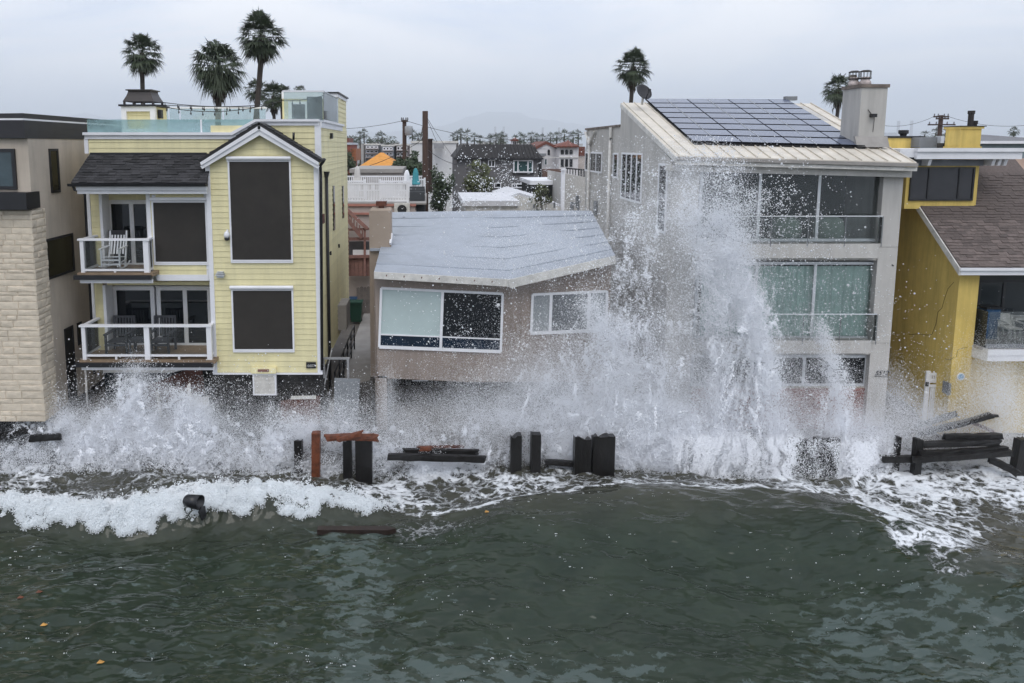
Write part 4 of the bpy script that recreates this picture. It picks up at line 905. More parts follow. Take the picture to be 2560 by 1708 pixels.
# --- solar array: a thing bolted to the roof, every module a part
def solar():
    nrm = (RB - RA).cross(RD - RA).normalized()
    def q_(u, v):            # point of the roof plane under a photo pixel
        d = Vector(ray(u, v)); o = Vector((0, 0, CH)); t_ = (RA - o).dot(nrm) / d.dot(nrm); return o + d * t_ + nrm * .11
    t = thing('solar_array', 'blue grey solar panel array covering most of the cream metal roof', 'solar array', q_(1900, 310))
    TL, TR, BR, BL = q_(1612, 254), q_(1966, 255), q_(2163, 373), q_(1731, 362)
    rows, cols = 8, 7; g = .005
    for r_ in range(rows):
        for c in range(cols):
            def at_(a, b): return TL.lerp(TR, a).lerp(BL.lerp(BR, a), b)
            a0, a1, b0, b1 = c / cols + g * .5, (c + 1) / cols - g * .5, r_ / rows + g, (r_ + 1) / rows - g
            pts = [at_(a0, b1), at_(a1, b1), at_(a1, b0), at_(a0, b0)]
            o = MB().prism(pts, -nrm * .035).build('solar_panel', mat('matte_black_frame', (.010, .010, .012), .95, .1, spec=.05), t)
            e_ = .018; ins = [at_(a0 + e_ * .1, b1 - e_ * .3), at_(a1 - e_ * .1, b1 - e_ * .3), at_(a1 - e_ * .1, b0 + e_ * .3), at_(a0 + e_ * .1, b0 + e_ * .3)]
            MB().prism([p + nrm * .004 for p in ins], -nrm * .003).build('cell_sheet', M_solar, o)
    MB().prism([BL - nrm * .03, BR - nrm * .03, TR - nrm * .03, TL - nrm * .03], -nrm * .01).build('backing_sheet', MATS['matte_black_frame'], t)
    for c in (1, 3, 5):
        MB().beam(TL.lerp(TR, c / cols) + nrm * .004, BL.lerp(BR, c / cols) + nrm * .004, .014, .012, up=nrm).build('clamp_rail', M_alu, t)
    dnv = nrm * -.08; MB().prism([BL + dnv * .6, BR + dnv * .6, BR + dnv * 1.3, BL + dnv * 1.3], (0, .03, 0)).build('front_skirt', M_black, t)
    MB().box(TR.x - .1, TR.x + .35, TR.y - .1, TR.y + .1, TR.z - .05, TR.z + .10).build('junction_box', M_gmetal, t)
solar()
def dish():
    c = P(1608, 232, 26.2); t = thing('satellite_dish', 'dark round satellite dish on the left end of the solar roof ridge', 'satellite dish', P(1600, 262, 26.3))
    n = 20; ax = Vector((.35, -.8, .45)).normalized(); a = ax.cross(Vector((0, 0, 1))).normalized(); b = a.cross(ax); v, f = [], []
    for i in range(5):
        r_ = .30 * i / 4; v += [c + (a * math.cos(2 * math.pi * j / n) * 1.05 + b * math.sin(2 * math.pi * j / n)) * r_ + ax * (r_ * r_ * .8) for j in range(n)]
    m = len(v); v += [p - ax * .015 for p in v]
    for i in range(4):
        for j in range(n): k = (j + 1) % n; f += [(i * n + j, i * n + k, (i + 1) * n + k, (i + 1) * n + j), (m + (i + 1) * n + j, m + (i + 1) * n + k, m + i * n + k, m + i * n + j)]
    f += [(4 * n + j, 4 * n + (j + 1) % n, m + 4 * n + (j + 1) % n, m + 4 * n + j) for j in range(n)]
    mk('reflector', v, f, M_fascia, t, True)
    tube('mast', [P(1605, 262, 26.2), P(1608, 238, 26.22)], .045, M_whited, t); tube('feed_arm', [c - b * .28, c + ax * .32 - b * .1], .015, M_black, t)
    e_ = c + ax * .32 - b * .1; MB().box(e_.x - .04, e_.x + .04, e_.y - .05, e_.y + .05, e_.z - .03, e_.z + .05).build('feed_horn', M_black, t)
dish()

# ================================================================== MUSTARD HOUSE (right edge)
def mustard_house():
    t = thing('mustard_house', 'mustard yellow house with brown shingle roof and dormer at the right edge', 'house', (17, 23, .9))
    X0 = P(2428, 800, 20.7).x - .42; YF = 20.75; zb = .6; XR = 19.5
    ze = P(2480, 682, YF).z
    # left wall, seen in shade, with the front pillar
    MB().prism([(X0, YF, zb), (X0, 27, zb), (X0, 27, ze + 2), (X0, 22.9, ze + 2), (X0, YF, ze)], (.25, 0, 0)).build('side_wall', M_mus, t)
    px1 = P(2434, 850, YF).x
    box('pillar', X0 - .003, px1, YF - .004, YF + .7, zb, ze, M_mus, t); box('lower_wall', px1, XR, YF + .35, YF + .5, zb, P(2500, 900, YF).z, M_mus, t)
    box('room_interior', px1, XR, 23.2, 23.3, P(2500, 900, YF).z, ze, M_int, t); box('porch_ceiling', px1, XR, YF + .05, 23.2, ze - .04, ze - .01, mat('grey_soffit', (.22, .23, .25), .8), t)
    box('porch_header', px1, XR, YF + .9, YF + 1.0, P(2500, 693, YF).z - .25, ze - .04, M_black, t)
    window(t, 2440, 700, 2700, 880, 22.3, (2505, 2620), w=.09, fm=M_black, pm=mat('sliding_glass_dark', (.02, .026, .03), .06), name='sliding_door')
    # balcony with white fascia and glass
    zd = P(2500, 868, 20.5).z
    bb = box('balcony', px1 - .02, XR, 20.45, 22.6, zd - .06, zd, M_conc, t)
    box('deck_fascia', px1 + .12, XR, 20.35, 20.45, P(2500, 902, 20.4).z, P(2500, 887, 20.4).z - .004, M_white, bb); box('deck_fascia', px1 + .12, XR, 20.32, 20.45, P(2500, 887, 20.4).z, P(2500, 874, 20.4).z, M_white, bb)
    MB().prism([(px1 + .12, 20.33, zd - .02), (px1 + .12, 20.33, zd - .38), (px1 - .03, 20.74, zd - .36), (px1 - .03, 20.74, zd)], (.01, 0, 0)).build('deck_return', M_whited, bb)
    box('glass_panel', px1 + .14, XR, 20.42, 20.43, zd, P(2500, 780, 20.4).z, glass_mat('smoky_rail_glass', (.5, .55, .55), .05), bb); box('glass_panel', px1 + .10, px1 + .11, 20.44, 22.3, zd, P(2500, 780, 20.4).z, MATS['smoky_rail_glass'], bb)
    box('bottom_rail', px1 + .12, XR, 20.40, 20.46, zd + .002, zd + .12, M_gmetal, bb)
    # roof slope with shingles
    ye, zee = 20.45, P(2480, 668, 20.45).z; yr, zr = 24.4, P(2480, 668, 20.45).z + 3.3
    xl = P(2406, 668, ye).x - .05
    up = Vector((0, yr - ye, zr - zee)); L = up.length
    MB().prism([(xl, ye, zee), (XR, ye, zee), (XR, yr, zr), (xl, yr, zr)], (0, .05, -.10)).build('roof', M_shingb, t)
    shingles(t, (xl, ye, zee), (1, 0, 0), up, 34, .118, .25, lambda b: (0, 4.2), M_shingb, limit=300, t=.018)
    box('eave_fascia', xl - .02, XR, ye - .04, ye + .01, zee - .10, zee - .02, M_white, t); box('eave_fascia', xl, XR, ye + .02, ye + .07, zee - .24, zee - .10, M_white, t)
    MB().prism([(xl - .04, ye, zee - .02), (xl - .04, yr, zr - .02), (xl - .04, yr, zr - .2), (xl - .04, ye, zee - .24)], (.06, 0, 0)).build('rake_board', M_whited, t)
    # dormer
    Yd = 22.35; x0, x1, z0, z1 = xz(2265, 400, 2444, 522, Yd)
    dm = box('dormer', x0, x1, Yd, Yd + 3, z0, z1, M_mus, t)
    window(t, 2276, 418, 2436, 502, Yd - .05, (2322, 2398), w=.05, fm=M_black, pm=mat('dormer_glass', (.03, .03, .034), .12))
    box('dormer_return', x1, x1 + .22, Yd + .6, Yd + 3, z0 + .8, z1, M_mus, t)
    fx0, fx1, fz0, fz1 = xz(2292, 372, 2556, 398, 21.9)
    fr = box('flat_roof', P(2255, 385, 21.9).x, fx1, 22.0, 27.5, fz0 + .05, fz1, M_white, t)
    box('roof_fascia', fx0, fx1, 21.9, 22.0, fz0, fz1 - .09, M_white, fr); box('roof_fascia', fx0 - .02, fx1 + .08, 21.84, 22.0, fz1 - .09, fz1 + .02, M_white, fr)
    for u in (2322, 2482, 2497, 2512): a_ = P(u, 405, 22.0); MB().prism([(a_.x, 21.98, fz0), (a_.x, 22.6, fz0), (a_.x, 22.6, fz0 - .20), (a_.x, 22.05, fz0 - .20)], (.09, 0, 0)).build('rafter_tail', M_white, fr)
    box('frieze', x0, x1 + .1, Yd - .03, Yd, z1 - .18, z1 - .001, mat('grey_soffit', 0), fr)
    pk = mat('salmon_stucco', (.46, .33, .26), .9, .1); w2 = rect('rear_wall', 2462, 396, 2640, 440, 26.0, .2, pk, t); rect('ledge', 2462, 432, 2640, 446, 25.6, .4, M_white, t)
    # roof chimney with black flues
    Yc = 24.5; x0, x1, z0, z1 = xz(2400, 322, 2452, 371, Yc)
    ch = box('chimney', x0, x1, Yc, Yc + .7, z0, z1, M_mus, t); box('chimney_crown', x0 - .05, x1 + .05, Yc - .05, Yc + .75, z1, z1 + .07, M_mus, ch); box('chimney_cap', x0 - .08, x1 + .10, Yc - .08, Yc + .78, z1 + .07, z1 + .10, M_black, ch); box('chimney_foot', x0 - .03, x1 + .04, Yc - .03, Yc + .73, z0, z0 + .06, M_mus, ch)
    for u, r_, v in ((2425, .085, 277), (2436, .07, 302)): c = P(u, 320, Yc + .3); zt = P(u, v, Yc + .3).z; MB().lathe((c.x, Yc + .3, z1 + .1), [(r_, 0), (r_, zt - z1 - .22), (r_ * 1.25, zt - z1 - .2), (r_ * 1.25, zt - z1 - .1)], 12).build('flue', mat('rusty_black', (.02, .015, .013), .7), ch)
    # second chimney block at the ridge behind the grey house
    Yc = 27; x0, x1, z0, z1 = xz(2180, 345, 2302, 372, Yc); c2 = box('chimney', x0, x1, Yc, Yc + 1, z0 - .6, z1, M_mus, t); box('chimney_cap', x0 - .05, x1 + .06, Yc - .05, Yc + 1.05, z1, z1 + .07, M_black, c2); c = P(2258, 340, Yc + .5)
    MB().lathe((c.x, Yc + .5, z1 + .05), [(.10, 0), (.12, .1), (.17, .12), (.17, .24), (.15, .25)], 12).build('spark_cage', M_black, c2)
    rect('roof_box', 2300, 343, 2349, 369, 26.5, 1, M_gmetal, t); rect('roof_box', 2352, 340, 2360, 369, 26.3, .3, M_alu, t); rect('roof_vent', 2357, 358, 2366, 370, 25.5, .3, M_black, t)
    # cracks in the plaster
    cm = mat('crack', (.03, .022, .01), .9)
    def crack(pts, X=None, r_=.006):
        MB().tube([PX(u, v, X - .004) if X else P(u, v, YF - .004) for u, v in pts], r_, 4).build('plaster_crack', cm, t)
    crack([(2272, 836), (2300, 835), (2318, 838), (2330, 836), (2340, 810), (2345, 780), (2355, 770), (2362, 745), (2370, 722), (2385, 705)], X0)
    crack([(2362, 897), (2375, 900), (2386, 893)], X0); 
    MB().tube([P(u, v, YF - .004) for u, v in ((2391, 893), (2394, 876), (2404, 871), (2418, 869))], .006, 4).build('plaster_crack', cm, t)
    # round blue plaque
    c = P(2402, 942, YF - .02); pq = MB().tube([(c.x, YF - .03, c.z), (c.x, YF, c.z)], .115, 24).build('plaque', M_white, t); pq['label'] = 'round white plaque with blue sea picture'
    MB().tube([(c.x, YF - .034, c.z), (c.x, YF - .03, c.z)], .085, 24).build('plaque_face', mat('plaque_blue', (.05, .20, .42), .4, .0, 16, col2=(.35, .55, .70)), pq)
    c = PX(2369, 970, X0); box('meter_box', X0 - .06, X0, c.y - .14, c.y + .14, c.z - .18, c.z + .18, M_gmetal, t)
mustard_house()
def white_chair():
    c = P(2520, 868, 21.2); zd = P(2500, 868, 20.5).z
    t = thing('plastic_chair', 'white plastic chair tipped on the mustard house balcony', 'chair', (c.x, 21.2, zd + .001)); L = BASE[t.name]; Q = lambda x, y, z: L + Vector((x, y, z))
    for a, b in (((-.18, -.2, 0), (-.16, -.18, .42)), ((.18, -.2, 0), (.16, -.18, .42)), ((-.18, .2, 0), (-.2, .22, .75)), ((.18, .2, 0), (.2, .22, .75))): MB().beam(Q(*a), Q(*b), .05, .03).build('leg', M_whited, t)
    MB().box(L.x - .22, L.x + .22, L.y - .22, L.y + .22, L.z + .38, L.z + .42).build('seat', M_whited, t)
    MB().prism([Q(-.22, .2, .45), Q(.22, .2, .45), Q(.18, .26, .78), Q(-.18, .26, .78)], (0, .03, 0)).build('backrest', M_whited, t)
    for s in (-1, 1): MB().beam(Q(s * .22, -.2, .58), Q(s * .22, .22, .60), .05, .03).build('armrest', M_whited, t)
    t2 = thing('lounge_chair', 'white lounger frame lying behind the tipped white plastic chair', 'chair', (c.x + .75, 21.4, zd + .001)); L2 = BASE[t2.name]; Q2 = lambda x, y, z: L2 + Vector((x, y, z))
    MB().beam(Q2(-.45, 0, .62), Q2(.6, 0, .60), .05, .05).build('side_rail', M_whited, t2); MB().beam(Q2(-.45, .45, .62), Q2(.6, .45, .60), .05, .05).build('side_rail', M_whited, t2)
    for i in range(7): MB().beam(Q2(-.4 + i * .16, 0, .62), Q2(-.4 + i * .16, .45, .62), .10, .02).build('slat', M_whited, t2)
    for x, y in ((-.4, 0), (.5, 0), (-.4, .45), (.5, .45)): MB().beam(Q2(x, y, 0), Q2(x - .12, y, .6), .05, .04).build('leg', M_whited, t2)
    t3 = thing('blue_cooler', 'blue box standing at the pillar end of the mustard house balcony', 'box', P(2462, 868, 21.6)); t3.location.z = zd; L3 = Vector(t3.location); BASE[t3.name] = L3; bm_ = mat('blue_plastic', (.015, .085, .20), .4)
    MB().box(L3.x - .2, L3.x + .22, L3.y - .2, L3.y + .2, L3.z + .0, L3.z + .92).build('body', bm_, t3); MB().box(L3.x - .23, L3.x + .25, L3.y - .23, L3.y + .23, L3.z + .922, L3.z + .98).build('lid', M_black, t3)
white_chair()

# ================================================================== ALLEY between yellow and taupe house
def alley():
    tag(mk('path', [(-3.15, 21.6, 1.13), (-1.75, 21.6, 1.13), (-1.75, 34.6, 1.22), (-3.15, 34.6, 1.22), (-3.15, 21.6, .9), (-1.75, 21.6, .9), (-1.75, 34.6, .9), (-3.15, 34.6, .9)],
           [(0, 1, 2, 3), (0, 4, 5, 1), (1, 5, 6, 2), (3, 7, 4, 0)], M_conc), kind='structure')
    def bin_(name, label, u, v, Y, m, s=1.0):
        c = P(u, v, Y); t = thing(name, label, 'bin', (c.x, Y, 1.215)); L = BASE[t.name]; a, h = .27 * s, .92 * s
        MB().add([L + Vector((x * k, y * k, z)) for z, k in ((.06, .82), (h, 1)) for x, y in ((-a, -a), (a, -a), (a, a), (-a, a))], [(3, 2, 1, 0), (4, 5, 6, 7), (0, 1, 5, 4), (1, 2, 6, 5), (2, 3, 7, 6), (3, 0, 4, 7)]).build('body', m, t)
        MB().box(L.x - a - .03, L.x + a + .03, L.y - a - .05, L.y + a + .03, L.z + h + .002, L.z + h + .07).build('lid', m, t)
        MB().beam(L + Vector((-a, a + .05, h - .02)), L + Vector((a, a + .05, h - .02)), .03, .03).build('handle', m, t)
        for sx in (-1, 1): MB().tube([L + Vector((sx * a * .8 - .03, a * .8, .09)), L + Vector((sx * a * .8 + .03, a * .8, .09))], .09, 10).build('wheel', M_black, t)
    bin_('wheelie_bin', 'dark green wheeled bin at the end of the alley', 891, 795, 32.6, mat('green_plastic', (.010, .055, .035), .5))
    bin_('wheelie_bin', 'blue wheeled bin half behind the green bin', 877, 780, 33.3, mat('blue_bin_plastic', (.012, .05, .11), .5))
    f = thing('wooden_fence', 'grey wooden board fence behind the alley bins', 'fence', (-2.7, 34.3, 1.2))
    gm = mat('grey_fence_wood', (.16, .14, .13), .9, .25, 5, rnd=.2)
    for i in range(11):
        x = -3.5 + i * .165; z1 = P(890, 716, 34.3).z + random.uniform(-.05, .05)
        MB().prism([(x, 34.3, 1.2), (x + .155, 34.3, 1.2), (x + .155, 34.3, z1 - .04), (x + .08, 34.3, z1), (x, 34.3, z1 - .04)], (0, .03, 0)).build('board', gm, f)
    MB().box(-3.5, -1.7, 34.34, 34.40, 1.6, 1.7).build('rail', gm, f)
    # rail beside the yellow house, curb beside the taupe house
    g = thing('alley_railing', 'dark metal railing running along the yellow house side of the alley', 'railing', (-3.0, 25, 1.15))
    for y in (22.2, 23.4, 24.6, 25.8, 27.0, 28.2): MB().box(-3.02, -2.97, y, y + .05, 1.15, 2.15).build('post', M_black, g)
    for z in (1.5, 1.85, 2.15): MB().tube([(-2.995, 22.2, z), (-2.995, 28.3, z)], .03, 5).build('rail', M_black, g)
    MB().prism([(-1.95, 21.7, 1.1), (-1.72, 21.7, 1.1), (-1.72, 33, 1.2), (-1.95, 33, 1.2)], (0, 0, .5)).build('alley_curb', mat('dark_wet_concrete', (.05, .045, .04), .7), None)
    c_ = bpy.data.objects['alley_curb']; tag(c_, 'dark low kerb wall along the taupe house side of the alley', 'wall')
    fg = thing('metal_gate_frame', 'bare grey metal gate frame at the mouth of the alley', 'gate', P(838, 1000, 21.2)); m = mat('galvanised', (.30, .30, .30), .5)
    MB().beam(P(803, 896, 21.2), P(874, 896, 21.2), .06, .06).build('top_bar', m, fg); MB().beam(P(870, 898, 21.2), P(871, 960, 21.2), .07, .07).build('post', m, fg); MB().beam(P(808, 900, 21.2), P(812, 945, 21.2), .07, .07).build('post', m, fg)
    MB().beam(P(812, 960, 21.1), P(830, 870, 21.6), .03, .03).build('brace', m, fg)
    MB().prism([P(836, 946, 20.7), P(900, 948, 20.7), P(893, 1090, 20.6), P(834, 1090, 20.6)], (0, .05, 0)).build('metal_sheet', M_gmetal); tag(bpy.data.objects['metal_sheet'], 'upright grey sheet panel standing in the surf at the alley mouth', 'panel')
    # dark stepped boards behind the panel
    MB().prism([P(896, 960, 21.0), P(932, 950, 21.0), P(925, 1085, 20.9), P(892, 1085, 20.9)], (0, .05, 0)).build('leaning_board', mat('dark_wet_concrete', 0)); tag(bpy.data.objects['leaning_board'], 'dark wet board leaning between grey panel and taupe house', 'board')
alley()
def white_gate():
    t = thing('white_gate', 'tall white slatted gate against the mustard house side wall', 'gate', P(2330, 1050, 21.3)); Y = 21.3
    rect('stile', 2311, 928, 2321, 1075, Y, .05, M_white, t); rect('stile', 2342, 928, 2352, 1075, Y, .05, M_white, t)
    for v1, v2 in ((933, 939), (948, 957), (962, 968)): rect('cross_rail', 2321, v1, 2342, v2, Y + .005, .04, M_white, t)
    for i in range(4): rect('slat', 2322 + i * 5.2, 936, 2325 + i * 5.2, 950, Y + .015, .02, M_white, t); rect('slat', 2322 + i * 5.2, 966, 2325.8 + i * 5.2, 1075, Y + .015, .02, M_white, t)
    rect('latch', 2315, 956, 2322, 966, Y - .03, .03, M_black, t)
white_gate()

# ================================================================== BROKEN SEAWALL AND WRECKAGE
def jag_pile(u1, u2, vt, vb, Y, label, m=None, jag=.10, lean=0.0, name='timber_pile'):
    x0, x1 = P(u1, (vt + vb) / 2, Y).x, P(u2, (vt + vb) / 2, Y).x; zt = P((u1 + u2) / 2, vt, Y).z; w = x1 - x0; n = max(2, int(w / .06)); d = max(.16, min(.3, w))
    front, cur = [], 0.0
    for i in range(n + 1):
        if random.random() < .4: cur = random.random() ** 1.4 * jag * 1.5
        front.append((x0 + w * i / n, zt - cur - random.random() * .015))
    v, f = [], []
    for y in (Y, Y + d):
        for (x, z) in front: v.append((x + lean * 0 + random.uniform(-.004, .004), y, z - (0 if y == Y else random.random() * jag)))
        for (x, z) in front: v.append((x - lean + random.uniform(-.012, .012), y, -1.2))
    k = n + 1
    for i in range(n): f += [(k + i, k + i + 1, i + 1, i), (2 * k + i, 2 * k + i + 1, 3 * k + i + 1, 3 * k + i), (i, i + 1, 2 * k + i + 1, 2 * k + i)]
    f += [(0, 2 * k, 3 * k, k), (n, k + n, 3 * k + n, 2 * k + n)]
    o = mk(name, v, f, m or M_wet); tag(o, label, 'pile', 'broken seawall piles'); return o
YP = 19.5
jag_pile(779, 800, 1082, 1170, YP, 'rust orange square pile, leftmost of the broken seawall piles', M_orw, .02, .05)
jag_pile(857, 878, 1098, 1160, YP, 'narrow black pile under the orange beam', None, .06)
jag_pile(888, 930, 1093, 1165, YP, 'wide black pile under the right end of the orange beam', None, .05)
jag_pile(1277, 1304, 1089, 1195, YP, 'black pile with split top, left of the lone pair in front of the taupe house', None, .08)
jag_pile(1328, 1352, 1087, 1193, YP, 'black square flat topped pile, right of the lone pair before the taupe house', None, .012)
jag_pile(1437, 1478, 1092, 1195, YP, 'wide splintered black pile, left of the touching pair below the grey house corner', None, .16)
jag_pile(1483, 1537, 1091, 1202, YP, 'wide splintered black pile, right of the touching pair below the grey house corner', None, .10)
jag_pile(2243, 2252, 1092, 1160, YP + .3, 'thin dark stake beside the grey house right corner', None, .02)
jag_pile(2289, 2306, 1098, 1200, YP, 'black post at the left end of the broken boardwalk', None, .03)
jag_pile(2546, 2568, 1100, 1225, YP, 'black pile at the right edge of the frame', None, .04, .12)
jag_pile(2505, 2550, 1165, 1225, YP + .15, 'squat broken black stump beside the right edge pile', None, .22)
jag_pile(735, 755, 1100, 1160, YP + .2, 'black stump half buried in foam below the yellow house', None, .1)
def timber(name, label, a, b, w, h, m, cat='beam', grp='wreckage timbers'):
    a, b = Vector(a), Vector(b); d = (b - a).normalized(); up = Vector((0, 0, 1)) if abs(d.z) < .95 else Vector((0, 1, 0)); r_ = d.cross(up).normalized(); t_ = r_.cross(d); g = MB(); ns = 9; v, f = [], []
    sec = [(-.5, -.5), (.0, -.54), (.5, -.48), (.53, 0), (.5, .5), (.08, .53), (-.46, .5), (-.52, .06)]; bow = random.uniform(-.03, .03)
    for i in range(ns + 1):
        k = i / ns; c = a.lerp(b, k) + t_ * bow * math.sin(math.pi * k)
        for (sx, sy) in sec:
            e_ = d * (random.uniform(-.09, .05) if i in (0, ns) else random.uniform(-.02, .02)); v.append(c + r_ * w * sx * random.uniform(.84, 1.06) + t_ * h * sy * random.uniform(.80, 1.06) + e_)
    n = len(sec); f = [(i * n + j, i * n + (j + 1) % n, (i + 1) * n + (j + 1) % n, (i + 1) * n + j) for i in range(ns) for j in range(n)] + [tuple(reversed(range(n))), tuple(range(ns * n, ns * n + n))]
    o = g.add(v, f).build(name, m); tag(o, label, cat, grp); return o
timber('broken_beam', 'orange beam lying level across the black piles', P(815, 1095, YP - .05), P(945, 1095, YP - .05), .2, .17, M_orw)
timber('broken_beam', 'orange beam tilted up above the level orange beam', P(846, 1100, YP - .2), P(907, 1082, YP - .2), .15, .12, M_orw)
timber('seawall_board', 'black horizontal seawall board, lower of the pair in front of the taupe house', P(972, 1142, YP + .02), P(1212, 1148, YP + .02), .14, .19, M_wet, 'board')
timber('seawall_board', 'black horizontal seawall board, upper of the pair in front of the taupe house', P(1010, 1128, YP + .35), P(1195, 1131, YP + .35), .14, .15, M_wet, 'board')
timber('seawall_board', 'thin dark board capping the seawall in front of the taupe house', P(1045, 1118, YP + .5), P(1160, 1116, YP + .5), .12, .06, M_brw, 'board')
timber('broken_beam', 'small orange block resting on the black seawall boards', P(1050, 1121, YP + .1), P(1078, 1121, YP + .1), .16, .11, M_orw)
timber('seawall_board', 'black stub between the flat top pile and the splintered pair', P(1366, 1156, YP + .3), P(1440, 1160, YP + .3), .16, .15, M_wet, 'board')
timber('seawall_board', 'black board behind the foam at far left, lower one', P(0, 1092, 20.0), P(70, 1074, 20.0), .15, .2, M_wet, 'board')
timber('seawall_board', 'black board behind the foam at far left, upper one near the stone house', P(78, 1096, 19.9), P(150, 1091, 19.9), .15, .2, M_wet, 'board')
timber('white_post', 'white broken post, shorter of the two leaning under the lower balcony', P(393, 978, 20.4), P(402, 1040, 20.4), .09, .09, M_whited, 'post')
timber('white_post', 'white broken post, taller of the two leaning under the lower balcony', P(472, 963, 20.4), P(480, 1030, 20.4), .09, .09, M_whited, 'post')
# dark seawall panel the jets pour over
o = thing('timber_bulkhead', 'black timber bulkhead behind falling water below the grey house', 'wall', P(1900, 1215, YP + .3))
for i in range(13):
    a, b = 1690 + i * 31.5, 1690 + (i + 1) * 31.5; x0, x1 = P(a, 1150, YP + .25).x, P(b, 1150, YP + .25).x
    yo = .25 + random.uniform(0, .04) + (.75 if i < 9 else 0); zt_ = P(a, 1096 + random.uniform(-4, 8) + (random.uniform(0, 40) if i < 9 else 0), YP + .25).z; MB().prism([(x0, YP + yo, -1), (x1 - .012, YP + yo, -1), (x1 - .012, YP + yo, zt_ - random.uniform(0, .05)), ((x0 + x1) / 2, YP + yo, zt_), (x0, YP + yo, zt_ - random.uniform(0, .06))], (0, .18, 0)).build('plank', M_wet, o)
# right boardwalk wreck
timber('wreck_plank', 'grey weathered plank, lower left of the crossed pair by the gate', P(2290, 1066, 20.6), P(2395, 1034, 20.2), .22, .12, mat('grey_wet_wood', (.045, .043, .042), .6, .4, 6, .4, 30), 'plank')
timber('wreck_plank', 'dark plank rising to the right over the wreck pile', P(2300, 1082, 20.3), P(2480, 1037, 19.9), .22, .12, M_wet, 'plank')
timber('wreck_plank', 'splintered dark tip jutting right from the wreck pile', P(2455, 1046, 19.9), P(2497, 1039, 19.9), .12, .07, M_wet, 'plank')
timber('wreck_plank', 'curved dark brown plank sagging below the jutting plank', P(2432, 1058, 20.1), P(2480, 1078, 20.1), .14, .10, M_brw, 'plank')
timber('plaster_slab', 'mustard plaster slab leaning under the wreck pile', P(2425, 1078, 20.3), P(2450, 1082, 20.3), .4, .30, M_mus, 'slab')
for i, (u1, v1, u2, v2, y, lb) in enumerate(((2360, 1092, 2501, 1090, 19.7, 'top'), (2310, 1112, 2500, 1108, 19.55, 'second'), (2300, 1134, 2516, 1122, 19.45, 'third'), (2285, 1150, 2530, 1132, 19.35, 'lowest'))):
    timber('boardwalk_beam', 'black boardwalk beam at right, %s of the four stacked levels' % lb, P(u1, v1, y), P(u2, v2, y), .16, .17, M_wet)
timber('boardwalk_beam', 'black beam sloping down to the right edge stump', P(2475, 1150, 19.6), P(2545, 1185, 19.3), .18, .2, M_wet)
timber('seawall_board', 'black board left of the boardwalk post at water level', P(2205, 1148, YP + .2), P(2290, 1146, YP + .2), .14, .2, M_wet, 'board')
# floating things
def floaters():
    c = PZ(890, 1325, .18); o = MB().box(c.x - .92, c.x + .92, c.y - .07, c.y + .07, .10, .24)
    o = MB().prism([(c.x - .92, c.y - .08, .10), (c.x + .75, c.y - .08, .10), (c.x + .96, c.y - .02, .11), (c.x + .74, c.y + .08, .12), (c.x - .92, c.y + .08, .12)], (0, 0, .12)).build('floating_plank', mat('wet_brown_plank', (.022, .013, .010), .4, .4, 6)); tag(o, 'dark brown plank floating in front of the breaking wave', 'plank')
    c = PZ(485, 1254, .78); t = thing('floating_bin', 'black round bin lying on its side in the breaking wave', 'bin', c); n = 20; ax = Vector((.95, -.30, .02)).normalized(); a = ax.cross(Vector((0, 0, 1))).normalized(); b = a.cross(ax)
    def ring(p, r_): return [c + p + (a * math.cos(2 * math.pi * j / n) + b * math.sin(2 * math.pi * j / n)) * r_ for j in range(n)]
    v = ring(-ax * .25, .10) + ring(-ax * .20, .145) + ring(ax * .18, .175) + ring(ax * .17, .155) + ring(-ax * .17, .13)
    f = [tuple(range(n))] + [(i * n + j, i * n + (j + 1) % n, (i + 1) * n + (j + 1) % n, (i + 1) * n + j) for i in range(4) for j in range(n)] + [tuple(range(4 * n, 5 * n))]
    bp = mat('black_plastic', (.008, .008, .010), .35)
    mk('body', v, f, bp, t, True)
    p0 = c + ax * .18 - b * .11; MB().prism([p0, p0 + a * .14 - b * .06 + ax * .02, p0 + a * .08 - b * .30 + ax * .06, p0 - a * .11 - b * .28 + ax * .04, p0 - a * .14 - b * .04], ax * .03).build('hanging_lid', bp, t)
    for i, (u, v_) in enumerate(((1216, 1317), (108, 1572), (250, 1672), (50, 1505), (97, 1497))):
        q_ = PZ(u, v_, .0); z = float(sea_h(np.array([q_.x]), np.array([q_.y]))[0]) + .01; mm = mat('orange_litter', (.50, .26, .06), .6) if i < 3 else M_orw
        o = MB().add([(q_.x - .05, q_.y - .02, z), (q_.x + .06, q_.y - .03, z + .01), (q_.x + .08, q_.y + .03, z), (q_.x - .02, q_.y + .05, z + .02), (q_.x + .01, q_.y, z + .03), (q_.x, q_.y, z - .02)], [(0, 1, 4), (1, 2, 4), (2, 3, 4), (3, 0, 4), (1, 0, 5), (2, 1, 5), (3, 2, 5), (0, 3, 5)]).build('floating_scrap', mm)
        tag(o, ('ochre scrap floating on the green swell in front of the taupe house', 'ochre scrap floating at far left of the dark water', 'ochre scrap floating near the bottom edge below the yellow house', 'rust scrap floating at far left, left one of two', 'rust scrap floating at far left, right one of two')[i], 'litter', 'floating scraps')
floaters()

